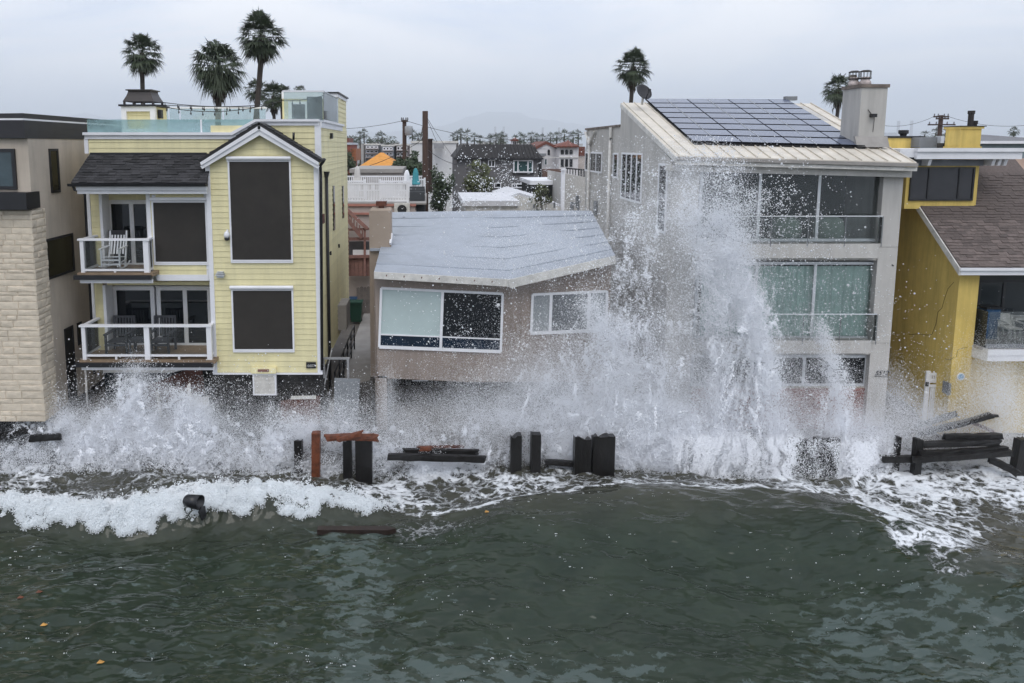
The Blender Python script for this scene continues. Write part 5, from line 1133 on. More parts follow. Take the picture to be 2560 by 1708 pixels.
# ================================================================== PALMS AND TREES
def palm_crown(R0, nleaf, nblade, seed, drop=.5):
    rnd = random.Random(seed); g = MB()
    for i in range(nleaf):
        el = R(80 - 135 * (i / (nleaf - 1)) ** .85 + rnd.uniform(-8, 8)); az = i * 2.39996 + rnd.uniform(-.25, .25)
        d = Vector((math.cos(el) * math.cos(az), math.cos(el) * math.sin(az), math.sin(el))); s = Vector((-math.sin(az), math.cos(az), 0)); n = d.cross(s)
        lp = R0 * rnd.uniform(.38, .62); c = Vector((0, 0, 0)); b0 = d * lp - Vector((0, 0, .05 * R0 * math.cos(el)))
        w = .012 * R0; g.add([c - s * w, c + s * w, b0 + s * w, b0 - s * w], [(0, 1, 2, 3)])
        for k in range(nblade):
            a = R(-78 + 156 * k / (nblade - 1)) + rnd.uniform(-.04, .04); dd = (d * math.cos(a) + s * math.sin(a)).normalized(); L = R0 * .52 * (1 - .28 * abs(a) / 1.4) * rnd.uniform(.85, 1.12)
            sd = dd.cross(n).normalized() * .026 * R0 * (14 / nblade) ** .6; mid = b0 + dd * L * .55 - Vector((0, 0, .03 * R0)); tip = b0 + dd * L - Vector((0, 0, R0 * drop * rnd.uniform(.10, .42)))
            g.add([b0, mid + sd, mid - sd, tip], [(0, 1, 2), (1, 3, 2)])
    return g
def palm_skirt(R0, n, seed, Ls=1.0):
    rnd = random.Random(seed); g = MB()
    for i in range(n):
        az = rnd.uniform(0, 6.283); r0 = R0 * rnd.uniform(.03, .10); h = -R0 * rnd.uniform(.0, .55) * Ls; d = Vector((math.cos(az), math.sin(az), 0)); s = Vector((-d.y, d.x, 0)) * R0 * rnd.uniform(.02, .05)
        a = d * r0 + Vector((0, 0, h)); b = d * R0 * rnd.uniform(.12, .30) + Vector((0, 0, h - R0 * rnd.uniform(.12, .35))); t_ = d * R0 * rnd.uniform(.10, .26) + Vector((0, 0, h - R0 * rnd.uniform(.4, .62)))
        g.add([a - s * .4, a + s * .4, b + s, b - s, t_], [(0, 1, 2, 3), (3, 2, 4)])
    return g
def palm(label, u, vc, vt, Y, ub, rpx, seed, nleaf=56, nblade=15, group='tall palms behind the beach houses', skirt=90, Ls=1.0):
    """crown centre (u,vc), half width rpx px, trunk foot straight below pixel ub on the ground"""
    c = P(u, vc, Y); R0 = rpx / F * Y * 1.12; foot = Vector((P(ub, 400, Y).x, Y, 1.2))
    R0 *= 1.1; t = thing('palm_tree', label, 'palm tree', foot, group)
    pts = [foot.lerp(c, k) + Vector((.12 * math.sin(k * 5 + seed), 0, 0)) for k in (0, .25, .5, .75, .9, 1)]
    MB().tube(pts, [R0 * k for k in (.16, .12, .105, .095, .10, .11)], 8).build('trunk', M_trunk, t, True)
    g = palm_crown(R0, int(nleaf * 1.2), nblade, seed, .5 + .45 * ((seed * 7) % 5) / 4); MB().add([v + c for v in g.v], g.f).build('crown', M_leaf, t)
    if skirt: g = palm_skirt(R0, skirt, seed, Ls); MB().add([v + c for v in g.v], g.f).build('skirt', M_thatch, t)
palm('palm rising behind the yellow house chimney', 356, 132, 80, 56, 366, 47, 1)
palm('widest palm with drooping fronds, middle of the three tall ones', 545, 165, 80, 46, 545, 62, 2, 64, 16, skirt=130, Ls=1.5)
palm('tallest palm, leaning trunk, right of the three tall ones', 652, 88, 20, 50, 612, 56, 3, 64, 16, skirt=150, Ls=1.1)
palm('small palm left of the palm clump behind the roof deck', 641, 224, 195, 78, 645, 30, 4, 40, 12)
palm('bushy palm with brown skirt in the middle of the clump behind the roof deck', 684, 240, 205, 66, 683, 34, 5, 50, 12, skirt=120, Ls=1.3)
palm('palm touching the glass corner, right of the clump behind the roof deck', 706, 236, 205, 74, 706, 26, 6, 40, 12)
palm('palm top peeking over the glass corner of the roof deck', 750, 232, 212, 90, 750, 20, 7, 30, 10)
palm('lone palm behind the solar roof ridge near the dish', 1583, 166, 125, 60, 1572, 42, 8, 60, 15, skirt=120, Ls=1.4)
palm('palm half hidden by the grey house chimney', 2096, 220, 190, 64, 2084, 36, 9, 50, 14, skirt=70, Ls=1.6)
palm('palm top above the mustard house roof at right', 2535, 328, 317, 150, 2535, 12, 12, 26, 8, 'far palms on the horizon', 10)
def tree(name, label, u, v, Y, rx, rz, m, n, seed, cat='tree', group='trees between the houses inland'):
    rnd = random.Random(seed); c = P(u, v, Y); RX, RZ = rx / F * Y, rz / F * Y; foot = Vector((c.x, Y, 1.2)); t = thing(name, label, cat, foot, group)
    tr = MB().tube([foot, foot.lerp(c, .5) + Vector((.1, 0, 0)), c], [RX * .12, RX * .08, RX * .04], 6)
    for i in range(5): az = i * 1.26; tr.tube([foot.lerp(c, .55), c + Vector((RX * .6 * math.cos(az), RX * .5 * math.sin(az), RZ * .2 * (i - 2)))], [RX * .06, RX * .02], 5)
    tr.build('trunk', M_trunk, t)
    g = MB(); cl = [Vector((rnd.gauss(0, .45), rnd.gauss(0, .45), rnd.gauss(0, .48))) for _ in range(22)]
    for i in range(n):
        k = rnd.choice(cl); p = k + Vector((rnd.gauss(0, .17), rnd.gauss(0, .17), rnd.gauss(0, .15)))
        if p.length > 1.15: continue
        q_ = c + Vector((p.x * RX, p.y * RX, p.z * RZ)); s = rnd.uniform(.06, .13) * min(RX, RZ) * (1 + .3 * rnd.random()); a = Vector((rnd.gauss(0, 1), rnd.gauss(0, 1), rnd.gauss(0, 1))).normalized(); b = a.orthogonal().normalized()
        g.add([q_ - a * s, q_ + b * s * .6, q_ + a * s, q_ - b * s * .6], [(0, 1, 2, 3)])
    g.build('crown', m, t)
tree('broadleaf_tree', 'dark green tree beside the orange tiled roof and utility pole', 1028, 425, 56, 44, 42, M_tree, 2600, 1)
tree('broadleaf_tree', 'dense dark cypress like tree right of the brown utility pole', 1102, 465, 46, 30, 74, M_tree, 3400, 2)
tree('broadleaf_tree', 'dark tree pressed against the far corner of the yellow house', 876, 425, 58, 24, 46, M_tree, 2200, 3)
tree('broadleaf_tree', 'olive green tree in front of the dark grey house', 1195, 455, 44, 38, 48, M_treeo, 2200, 4)
tree('young_tree', 'thin young tree with small green crown above the taupe roof', 1352, 492, 36, 26, 30, M_treeo, 700, 5)
tree('shrub', 'low dark shrub along the back edge of the taupe roof', 1350, 538, 33, 46, 14, M_tree, 900, 6, 'shrub')
for i, (u, v, rx, rz) in enumerate(((880, 352, 26, 14), (925, 352, 18, 10), (965, 352, 32, 13), (1075, 355, 18, 9))):
    tree('far_tree', ('far dark tree mass above the red roofed house', 'far low dark tree between the far houses', 'far broad dark tree behind the utility pole', 'far small tree right of the brown pole')[i], u, v, 210, rx, rz, M_tree, 700, 20 + i, 'tree', 'far trees on the horizon')
# far palms: many, tiny, alike -> shared low-detail meshes
ORD = 'first second third fourth fifth sixth seventh eighth ninth tenth eleventh twelfth thirteenth fourteenth fifteenth sixteenth seventeenth eighteenth nineteenth twentieth last'.split() + ['twenty second', 'twenty third']
def far_palms():
    protos = []
    for s in range(4):
        g = palm_crown(2.0, 22, 7, 60 + s, .35); me = bpy.data.meshes.new('crown'); me.from_pydata(g.v, [], g.f); me.update(); me.materials.append(M_leaf)
        tm = MB().tube([(0, 0, 0), (.05, 0, .5), (0, 0, 1)], [.22, .17, .16], 6); m2 = bpy.data.meshes.new('trunk'); m2.from_pydata(tm.v, [], tm.f); m2.update(); m2.materials.append(M_trunk); protos.append((me, m2))
    spots = [(900, 338, 190), (910, 333, 190), (945, 345, 180), (955, 343, 200), (1031, 336, 170), (1045, 345, 170), (1055, 345, 180)]
    spots += [(1133, 346, 180), (1143, 340, 180), (1152, 335, 175), (1168, 338, 170), (1186, 345, 190), (1200, 348, 190)]
    spots += [(1225, 351, 200), (1240, 350, 205), (1252, 342, 200), (1258, 348, 210), (1288, 347, 200)]
    spots += [(1300, 346, 200), (1310, 348, 210), (1328, 342, 220), (1342, 346, 230), (1356, 346, 230), (1376, 344, 220), (1392, 341, 240), (1411, 338, 170), (1433, 344, 230), (1446, 337, 160)]
    spots += [(2312, 337, 230), (2340, 332, 200), (2364, 332, 210), (2385, 333, 180), (2392, 337, 190)]
    for i, (u, v, Y) in enumerate(spots):
        c = P(u, v, Y); foot = Vector((c.x, Y, 1.2)); right = u > 2000
        grp = [q_[0] for q_ in spots if (q_[0] > 2000) == right and (q_[0] < 1070) == (u < 1070)]; k_ = ORD[sorted(grp).index(u)]
        lab = 'tiny far palm, %s from the left ' % k_ + ('above the mustard house roof' if right else ('left of the brown utility pole' if u < 1070 else 'above the inland houses'))
        t = thing('far_palm', lab, 'palm tree', foot, 'far palms left' if u < 1070 else ('far palms on the right horizon' if right else 'far palms above the inland houses'))
        me, m2 = protos[i % 4]; s = Y / 200 * .95 * random.uniform(.85, 1.2)
        place('crown', me, Matrix.Translation(c) @ Matrix.Rotation(i * 1.3, 4, 'Z') @ Matrix.Diagonal((s, s, s * .95, 1)), t)
        place('trunk', m2, Matrix.Translation(foot) @ Matrix.Diagonal((s * 1.2, s * 1.2, c.z - 1.2, 1)), t)
far_palms()

# ================================================================== INLAND BUILDINGS
def bwin(t, u1, v1, u2, v2, Y, m=None, fm=None, mull=(), w=.09): return window(t, u1, v1, u2, v2, Y - .08, mull, w=w, fm=fm or M_white, pm=m or M_pane)
def deck_house():
    Y = 34.6; t = thing('deck_house', 'pale pink stucco house with white railed roof deck behind the alley', 'house', (-2.4, 36, 1.2))
    zd = P(960, 507, Y).z; x0, x1 = P(840, 520, Y).x, P(1066, 520, Y).x
    box('wall', x0, P(1040, 520, Y).x, Y, 44, 1.2, zd - .35, M_pinkw, t); box('roof_deck', x0, x1, Y - .1, 44, zd - .08, zd, M_conc, t)
    rect('parapet', 840, 517, 1038, 532, Y - .05, .3, M_pinkw, t); rect('cornice', 840, 510, 1040, 516, Y - .15, .4, mat('pink_trim', (.42, .19, .15), .8), t); rect('cornice', 840, 532, 1030, 537, Y - .12, .4, MATS['pink_trim'], t)
    def rail(name, xa, xb, Yr, zf, h, n):
        r_ = MB().box(xa, xb, Yr, Yr + .08, zf + h - .08, zf + h).build(name, M_white, t); box('bottom_rail', xa, xb, Yr, Yr + .06, zf + .06, zf + .12, M_white, r_)
        for i in range(n): xx = xa + (xb - xa) * (i + .5) / n; box('baluster', xx - .025, xx + .025, Yr + .015, Yr + .055, zf + .12, zf + h - .08, M_white, r_)
        for xx in (xa, xb - .1): box('post', xx, xx + .1, Yr - .01, Yr + .09, zf, zf + h + .06, M_white, r_)
    rail('front_railing', x0, P(1022, 490, Y).x, Y, zd, .95, 46); rail('middle_railing', P(948, 480, 37).x, P(1030, 480, 37).x, 37, zd, .95, 20); rail('middle_railing', P(840, 480, 37).x, P(915, 480, 37).x, 37, zd, .95, 18)
    rail('rear_railing', P(840, 470, 43).x, P(1066, 470, 43).x, 43, zd, .95, 44); rail('side_railing', P(1026, 480, 39).x, P(1064, 480, 39).x, 39, zd, .95, 9)
    w = MB().box(P(1024, 500, Y + 1).x, P(1062, 500, Y + 1).x, Y + 1, 41, 1.2, P(1040, 482, Y + 1).z).build('dark_siding_block', mat('slate_siding', (.055, .06, .065), .8, .15), t)
    for i in range(6): z = P(1040, 505, Y + 1).z + i * .13; box('siding_board', P(1024, 500, Y + 1).x, P(1062, 500, Y + 1).x, Y + .97, Y + .998, z, z + .115, MATS['slate_siding'], w)
    # timber porch and stair on the alley side
    rw = MB().box(P(866, 600, 34).x, P(934, 600, 34).x, 34.0, 34.1, P(900, 690, 34).z, P(900, 645, 34).z).build('porch_wall', M_rwood, t)
    for i in range(7): xa = P(866, 600, 34).x + i * .19; box('board', xa, xa + .18, 33.97, 33.998, P(900, 690, 34).z, P(900, 646, 34).z, M_rwood, rw)
    MB().beam(P(862, 642, 33.9), P(934, 641, 33.9), .12, .14).build('porch_beam', M_rwood, t); MB().beam(P(862, 598, 33.9), P(934, 597, 33.9), .12, .14).build('porch_beam', M_rwood, t); MB().beam(P(862, 575, 33.9), P(934, 572, 33.9), .12, .10).build('porch_beam', M_rwood, t)
    for u in (870, 912): MB().beam(P(u, 690, 33.9), P(u, 570, 33.9), .1, .1).build('porch_post', M_rwood, t)
    MB().beam(P(860, 517, 33.8), P(918, 572, 33.8), .12, .16).build('stair_stringer', M_rwood, t); MB().beam(P(862, 540, 33.8), P(905, 595, 33.8), .12, .16).build('stair_stringer', M_rwood, t)
    for i in range(7): MB().beam(P(864 + i * 7, 528 + i * 7, 33.8), P(864 + i * 7, 548 + i * 8, 33.8), .06, .06).build('baluster', M_rwood, t)
    rect('porch_opening', 870, 604, 925, 640, 34.3, .1, mat('porch_grey', (.10, .095, .10), .8), t); rect('white_rail', 882, 625, 925, 638, 33.95, .03, M_white, t)
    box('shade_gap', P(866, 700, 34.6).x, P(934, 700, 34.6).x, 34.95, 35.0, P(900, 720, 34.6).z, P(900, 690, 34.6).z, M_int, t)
deck_house()
def umbrella(label, u, v1, v2, Y, m):
    a, b = P(u, v1, Y), P(u, v2, Y); zd = P(960, 507, 34.6).z; t = thing('closed_umbrella', label, 'umbrella', (a.x, Y, zd), 'closed umbrellas on the white railed deck'); h = a.z - b.z
    MB().tube([(a.x, Y, zd), (a.x, Y, a.z)], .03, 6).build('pole', M_alu, t)
    v, f = [], []; n = 12
    for i, (k, r_) in enumerate(((0, .02), (.08, .09), (.3, .14), (.7, .17), (.95, .24), (1, .22))):
        v += [(a.x + r_ * (1 + .18 * (j % 2)) * math.cos(2 * math.pi * j / n), Y + r_ * (1 + .18 * (j % 2)) * math.sin(2 * math.pi * j / n), a.z - h * k) for j in range(n)]
    f = [(i * n + j, i * n + (j + 1) % n, (i + 1) * n + (j + 1) % n, (i + 1) * n + j) for i in range(5) for j in range(n)]
    mk('canopy', v, f, m, t)
umbrella('closed cream umbrella nearest the yellow house corner', 893, 415, 457, 40, mat('cream_canvas', (.55, .53, .50), .8)); umbrella('closed white umbrella beside the teal one', 1017, 425, 461, 39, M_white); umbrella('closed teal umbrella near the brown utility pole', 1039, 420, 462, 38.4, mat('teal_canvas', (.05, .26, .30), .8, .2))
def ac(label, u, v, Y, s):
    c = P(u, v, Y); t = thing('air_conditioner', label, 'air conditioner', (c.x, Y, c.z - s * .5)); L = BASE[t.name]
    MB().box(L.x - s * .5, L.x + s * .5, Y, Y + s * .4, L.z, L.z + s * .8).build('case', M_whited, t); MB().tube([(L.x, Y - .02, L.z + s * .4), (L.x, Y, L.z + s * .4)], s * .3, 14).build('fan_grille', M_black, t)
ac('white air conditioner with round black fan on the pink house wall', 1005, 520, 34.3, .75)
def block_house(name, label, u1, v1, u2, v2, Y, dep, m, roof, wins=(), hip=None, cat='house'):
    x0, x1, z0, z1 = xz(u1, v1, u2, v2, Y); t = thing(name, label, cat, ((x0 + x1) / 2, Y + dep / 2, 1.2))
    box('wall', x0, x1, Y, Y + dep, 1.2, z1, m, t)
    if hip:
        h = hip / F * Y; o = .35; ridge = min((x1 - x0), dep) * .45; v = [(x0 - o, Y - o, z1), (x1 + o, Y - o, z1), (x1 + o, Y + dep + o, z1), (x0 - o, Y + dep + o, z1), (x0 + ridge, Y + dep / 2, z1 + h), (x1 - ridge, Y + dep / 2, z1 + h)]
        mk('roof', v, [(0, 1, 5, 4), (1, 2, 5), (2, 3, 4, 5), (3, 0, 4), (3, 2, 1, 0)], roof, t); MB().box(x0 - o, x1 + o, Y - o - .02, Y - o + .04, z1 - .18, z1 - .01).build('fascia', M_white, t)
    else: box('roof', x0 - .15, x1 + .15, Y - .15, Y + dep + .15, z1, z1 + .25, roof, t)
    for w in wins: bwin(t, *w[:4], Y, *(w[4:] or ()))
    return t
orm = mat('orange_tile', (.62, .26, .035), .7, .15, 3)
t = block_house('orange_roof_house', 'small house with bright orange hipped roof', 908, 417, 988, 450, 58, 7, mat('brown_wall', (.18, .11, .09), .9), orm, ((935, 424, 965, 440),), hip=34)
b_ = block_house('concrete_building', 'plain grey concrete flat building below the orange roof', 880, 432, 1002, 470, 48, 8, mat('stained_concrete', (.36, .33, .31), .9, .18, 1.2), M_conc)
# far three-storey houses
def far_house(label, u1, v1, u2, v2, Y, m, storeys=3):
    t = block_house('far_house', label, u1, v1, u2, v2, Y, 9, m, M_whited); n = storeys
    for i in range(n):
        a = v1 + (v2 - v1) * (i + .15) / n; b = v1 + (v2 - v1) * (i + .75) / n; k = 3; wd = (u2 - u1 - 4) / k
        for j in range(k): bwin(t, u1 + 2 + j * wd, a, u1 + 1 + (j + 1) * wd, b, Y, w=.12)
        rect('balcony_edge', u1, b + .6, u2, b + 2.2, Y - .9, .9, mat('far_trim', (.35, .30, .28), .8), t)
    return t
far_house('far dark three storey house left of the orange roof peak', 913, 363, 948, 396, 125, mat('far_grey', (.14, .14, .15), .8)); far_house('far blue grey house directly above the orange roof peak', 955, 366, 984, 392, 120, mat('far_blue', (.25, .27, .30), .8), 2); far_house('far dark brown house beside the transformer pole', 990, 364, 1021, 394, 122, mat('far_brown', (.12, .09, .085), .8), 2)
t = block_house('red_roof_house', 'red and orange timber house under construction at the yellow house corner', 846, 362, 876, 404, 85, 8, mat('red_board', (.25, .07, .045), .8), mat('wrap_white', (.5, .52, .56), .7), ((862, 378, 868, 386),)); rect('scaffold_wall', 876, 372, 890, 402, 86, 6, mat('orange_sheathing', (.34, .13, .06), .8), t); rect('roof_peak', 846, 345, 872, 362, 85.5, 5, M_terr, t)
white_b = block_house('white_building', 'plain white flat roofed building behind the brown utility pole', 1030, 358, 1142, 470, 82, 14, mat('off_white_stucco', (.66, .66, .66), .9, .05), M_whited)
rect('roof_box', 1112, 352, 1120, 362, 84, 2, M_white, white_b); rect('roof_unit', 1085, 358, 1110, 372, 80, 1.5, mat('grey_awning', (.30, .30, .31), .8), white_b)
# dark grey mansard house
def grey_mansard():
    Y = 56; t = thing('mansard_house', 'dark grey house with black mansard roof seen above the taupe roof', 'house', (5.5, 60, 1.2)); m = mat('charcoal_stucco', (.135, .13, .132), .9, .08, 1); x0, x1 = P(1141, 460, Y).x, P(1345, 460, Y).x; ze = P(1240, 395, Y).z; zt = P(1240, 361, Y + 1.5).z
    box('wall', x0, x1, Y, 66, 1.2, ze, m, t)
    MB().add([(x0 - .2, Y - .3, ze), (x1 + .3, Y - .3, ze), (x1 - .3, Y + 1.5, zt), (x0 + .6, Y + 1.5, zt), (x0 - .2, 66, ze), (x1 + .3, 66, ze), (x1 - .3, 65, zt), (x0 + .6, 65, zt)], [(0, 1, 2, 3), (1, 5, 6, 2), (5, 4, 7, 6), (4, 0, 3, 7), (3, 2, 6, 7), (4, 5, 1, 0)]).build('mansard_roof', mat('black_roof', (.022, .020, .020), .8, .2, 3), t)
    for i in range(24): xx = x0 + (x1 - x0) * i / 23; MB().beam((xx, Y - .32, ze + .02), (xx * .97 + .1, Y + 1.44, zt), .05, .06).build('roof_batten', MATS['black_roof'], t)
    box('eave', x0 - .2, x1 + .3, Y - .38, Y - .02, ze - .12, ze - .002, M_black, t)
    bwin(t, 1190, 400, 1202, 418, Y, w=.07); bwin(t, 1220, 400, 1238, 418, Y, mull=(1229,), w=.08); bwin(t, 1283, 400, 1333, 432, Y, M_paneg, None, (1295, 1320), .1)
    bwin(t, 1235, 457, 1253, 470, Y, w=.07); bwin(t, 1279, 459, 1320, 470, Y, None, None, (1291,), .08)
    rect('sill', 1281, 432, 1335, 435, Y - .15, .15, M_black, t); rect('rear_wing', 1345, 396, 1354, 470, Y + 2, 6, M_fascia, t)
grey_mansard()
def arch_win(t, u1, v1, u2, v2, Y):
    a = [(u1, v2), (u2, v2)]; um, r_ = (u1 + u2) / 2, (u2 - u1) / 2; a += [(um + r_ * math.cos(k * math.pi / 8), v1 + r_ - r_ * math.sin(k * math.pi / 8)) for k in range(9)]
    poly('arched_window', a, Y - .06, .05, M_pane, t)
def spanish():
    Y = 76; wm = mat('white_stucco', (.68, .66, .66), .9, .05); t = thing('spanish_house', 'white house with red tile roofs and small arched windows', 'house', (14, 80, 1.2))
    x0, x1, z0, z1 = xz(1340, 366, 1447, 470, Y); box('wall', x0, x1, Y, 86, 1.2, P(1390, 368, Y).z, wm, t)
    def hip(name, u1, u2, ve, vp, Ya, dep, m):
        a, b = P(u1, ve, Ya), P(u2, ve, Ya); pk = P((u1 + u2) / 2, vp, Ya + dep / 2); v = [a, b, Vector((b.x, Ya + dep, b.z)), Vector((a.x, Ya + dep, a.z)), pk]
        o = mk(name, v, [(0, 1, 4), (1, 2, 4), (2, 3, 4), (3, 0, 4), (3, 2, 1, 0)], m, t); n = 14
        for i in range(n):
            k = (i + .5) / n; p = a.lerp(b, k); q_ = p.lerp(pk, .94) if abs(k - .5) < .06 else p.lerp(Vector((pk.x, pk.y, pk.z)), 1 - abs(k - .5) * 1.6)
            MB().tube([p + Vector((0, -.04, .03)), q_ + Vector((0, -.02, .05))], .09, 5).build('roof_tile', M_terr, o)
        return o
    box('tower_wall', P(1398, 400, Y - 2).x, P(1446, 400, Y - 2).x, Y - 2, Y + 4, 1.2, P(1420, 368, Y - 2).z, wm, t)
    hip('tile_roof', 1391, 1449, 368, 352, Y - 2.4, 7, M_terr); 
    A, B, C = P(1338, 368, Y - .2), P(1366, 353, Y - .2), P(1394, 366, Y - .2)
    for p, q_ in ((A, B), (B, C)): MB().prism([p, q_, q_ - Vector((0, 0, .3)), p - Vector((0, 0, .3))], (0, 8, 0)).build('tile_roof', M_terr, t)
    poly('gable_wall', [(1342, 372), (1366, 356), (1390, 372)], Y - .05, .1, wm, t)
    arch_win(t, 1369, 374, 1375, 388, Y)
    for u in (1402, 1413, 1424): arch_win(t, u, 374, u + 8, 386, Y - 2); rect('tall_window', u, 398, u + 7.5, 417, Y - 2.06, .05, M_pane, t)
    bwin(t, 1360, 396, 1369, 414, Y, M_paneg, w=.1); rect('string_course', 1340, 393, 1446, 394.5, Y - 2.1, .1, M_whited, t); rect('balcony_edge', 1338, 384, 1366, 390, Y - 1.2, 1.2, M_gmetal, t)
    rect('tile_roof_wing', 1447, 367, 1462, 390, Y - 1, 6, M_terr, t); rect('wing_wall', 1446, 390, 1463, 425, Y - .9, 6, mat('beige_wall', (.50, .44, .40), .9), t)
    tw = rect('bell_tower', 1282, 352, 1292, 362, 90, 2, wm, t); hip('tower_roof', 1278, 1296, 352, 345, 89.5, 3, M_terr); arch_win(t, 1283.5, 354, 1286, 361, 90); arch_win(t, 1288, 354, 1290.5, 361, 90)
    br = mat('brown_fence', (.17, .105, .085), .9); rect('brown_wall', 1356, 423, 1404, 462, 60, .3, br, t)
spanish()
# annex beside the grey house with a small railed deck
def annex():
    Y = 41; t = thing('grey_annex', 'grey stucco annex with small black railed deck left of the grey house', 'house', (10.5, 45, 1.2))
    x0, x1, z0, z1 = xz(1412, 440, 1500, 560, Y); MB().prism([P(1412, 434, Y), P(1475, 446, Y), Vector((P(1475, 446, Y).x, Y, 1.2)), Vector((x0, Y, 1.2))], (0, 6, 0)).build('wall', M_grey, t)
    rect('corner_trim', 1404, 422, 1412, 545, Y - .1, .3, M_white, t); MB().beam(P(1404, 424, Y - .12), P(1411, 424, Y - .12), .3, .1).build('trim_cap', M_white, t)
    rl = MB().beam(P(1415, 421, Y + .3), P(1462, 425, Y + .3), .06, .08).build('railing', M_black, t)
    for i in range(7): MB().beam(P(1418 + i * 7, 421.5 + i * .5, Y + .3), P(1418 + i * 7, 434 + i * 1.4, Y + .3), .05, .05).build('rail_post', M_black, rl)
    for u, v in ((1432, 520), (1446, 515)): MB().tube([P(u, v + 18, Y - 3), P(u, v - 6, Y - 3)], .06, 6).lathe(P(u, v - 8, Y - 3), [(.05, 0), (.14, .02), (.12, .1)], 8).build('vent_pipe', M_gmetal, t)
annex()
# low white roofs just behind the taupe house
block_house('low_white_house', 'low white flat roofed shed behind the olive tree', 1165, 515, 1290, 545, 34, 6, M_whited, mat('white_roofing', (.60, .60, .62), .8, .1, 2))
def gable_shed():
    Y = 37; t = thing('gabled_shed', 'low pale gabled shed roof just above the taupe house roof', 'house', (4.9, 40, 1.2)); A, B, C = P(1255, 496, Y), P(1298, 482, Y), P(1402, 512, Y)
    for p, q_ in ((A, B), (B, C)): MB().prism([p, q_, q_ - Vector((0, 0, .12)), p - Vector((0, 0, .12))], (0, 6, 0)).build('roof', MATS['white_roofing'], t)
    MB().prism([A - Vector((0, 0, .12)), B - Vector((0, 0, .12)), C - Vector((0, 0, .12)), Vector((C.x, Y, 1.2)), Vector((A.x, Y, 1.2))], (0, 5.8, 0)).build('wall', M_whited, t)
    for u, h in ((1222, 18), (1275, 12), (1292, 16), (1335, 10), (1386, 14)): MB().tube([P(u, 520, Y - .5), P(u, 520 - h, Y - .5)], .05, 6).build('vent_pipe', M_gmetal, t)
gable_shed()
wr = block_house('white_carport', 'white flat carport roof right of the young tree', 1330, 462, 1408, 520, 45, 5, M_int, M_white)
# right-hand far roofs
block_house('grey_roof_house', 'long grey shingled roof behind the mustard house chimney', 2440, 352, 2640, 372, 44, 6, mat('teal_grey', (.20, .25, .26), .8), mat('grey_shingle', (.16, .16, .17), .9, .15, 3), hip=17)
block_house('far_roof_house', 'far low grey roof left of the mustard house chimney', 2362, 352, 2412, 372, 60, 6, M_conc, MATS['grey_shingle'])

# ================================================================== POLES, WIRES, POWER PLANT
def pole(label, u, vt, vb, Y, r_, m, arms=()):
    a = P(u, vt, Y); t = thing('utility_pole', label, 'utility pole', (a.x, Y, 1.2)); MB().tube([(a.x, Y, 1.2), (a.x, Y, a.z)], [r_ * 1.25, r_], 10).build('pole', m, t, True)
    for (u1, u2, v) in arms:
        o = MB().beam(P(u1, v, Y - r_), P(u2, v, Y - r_), .12, .14).build('crossarm', m, t)
        for k in (.05, .3, .7, .95): p = P(u1 + (u2 - u1) * k, v, Y - r_); MB().lathe(p + Vector((0, 0, .07)), [(.05, 0), (.07, .06), (.05, .12), (.06, .18), (.03, .24)], 8).build('insulator', M_gmetal, o)
    return t
t1 = pole('slim utility pole carrying a grey transformer', 1011, 300, 440, 62, .17, M_pole, ((1003, 1020, 303),))
c = P(1022, 328, 61.6); MB().lathe((c.x, 61.6, c.z - .35), [(.30, 0), (.33, .03), (.33, .72), (.30, .76), (.1, .8)], 14).build('transformer', mat('grey_can', (.33, .34, .35), .6), t1, True); MB().beam(P(1012, 325, 61.8), P(1022, 325, 61.7), .1, .5).build('bracket', M_gmetal, t1)
pole('thick brown utility pole in front of the dark cypress like tree', 1063, 278, 525, 42, .16, M_pole)
t3 = thing('chimney_stack', 'tall dark brick chimney stack touching the brown utility pole', 'chimney', P(1074, 440, 52)); t3.location.z = 1.2; BASE[t3.name] = Vector(t3.location)
rect('shaft', 1067, 350, 1081, 480, 52, .5, mat('dark_brick', (.045, .028, .024), .9, .3, 6), t3); rect('cap', 1066, 347, 1082, 351, 51.9, .7, MATS['dark_brick'], t3)
pole('utility pole with three crossarms right of the grey house chimney', 2353, 288, 345, 75, .20, M_pole, ((2334, 2372, 292), (2340, 2372, 297), (2320, 2388, 312)))
def wire(label, pts, sag, r_=.018):
    P0 = [P(*p) for p in pts]; out = []
    for a, b in zip(P0[:-1], P0[1:]): out += [a.lerp(b, i / 14) - Vector((0, 0, sag * 4 * (i / 14) * (1 - i / 14))) for i in range(15)]
    tag(MB().tube(out, r_, 4).build('power_wire', M_black), label, 'wire', 'overhead wires')
wire('overhead wire from the yellow house side to the slim pole', [(700, 312, 62), (1003, 303, 62)], .5); wire('overhead wire from the slim pole past the taupe house to the grey house', [(1018, 303, 62), (1560, 313, 62)], 1.4)
wire('guy wire falling right from the brown pole, steeper one', [(1065, 292, 42), (1092, 355, 50)], .0, .014); wire('guy wire falling right from the brown pole, longer one', [(1065, 290, 42), (1135, 395, 54)], .1, .014)
wire('service wire from the brown pole left across the orange roof', [(1060, 292, 42), (1048, 355, 55), (905, 420, 57)], .2, .02); wire('service wire crossing in front of the concrete building', [(860, 447, 46), (1010, 452, 46)], .3, .02)
wire('service wire from the brown pole towards the white building', [(1066, 372, 42), (1160, 410, 54)], .3, .018)
wire('high wire crossing behind the grey house chimney to the crossarm pole', [(2180, 308, 75), (2334, 292, 75)], .6); wire('high wire from the crossarm pole to the right edge', [(2372, 292, 75), (2640, 300, 75)], .8)
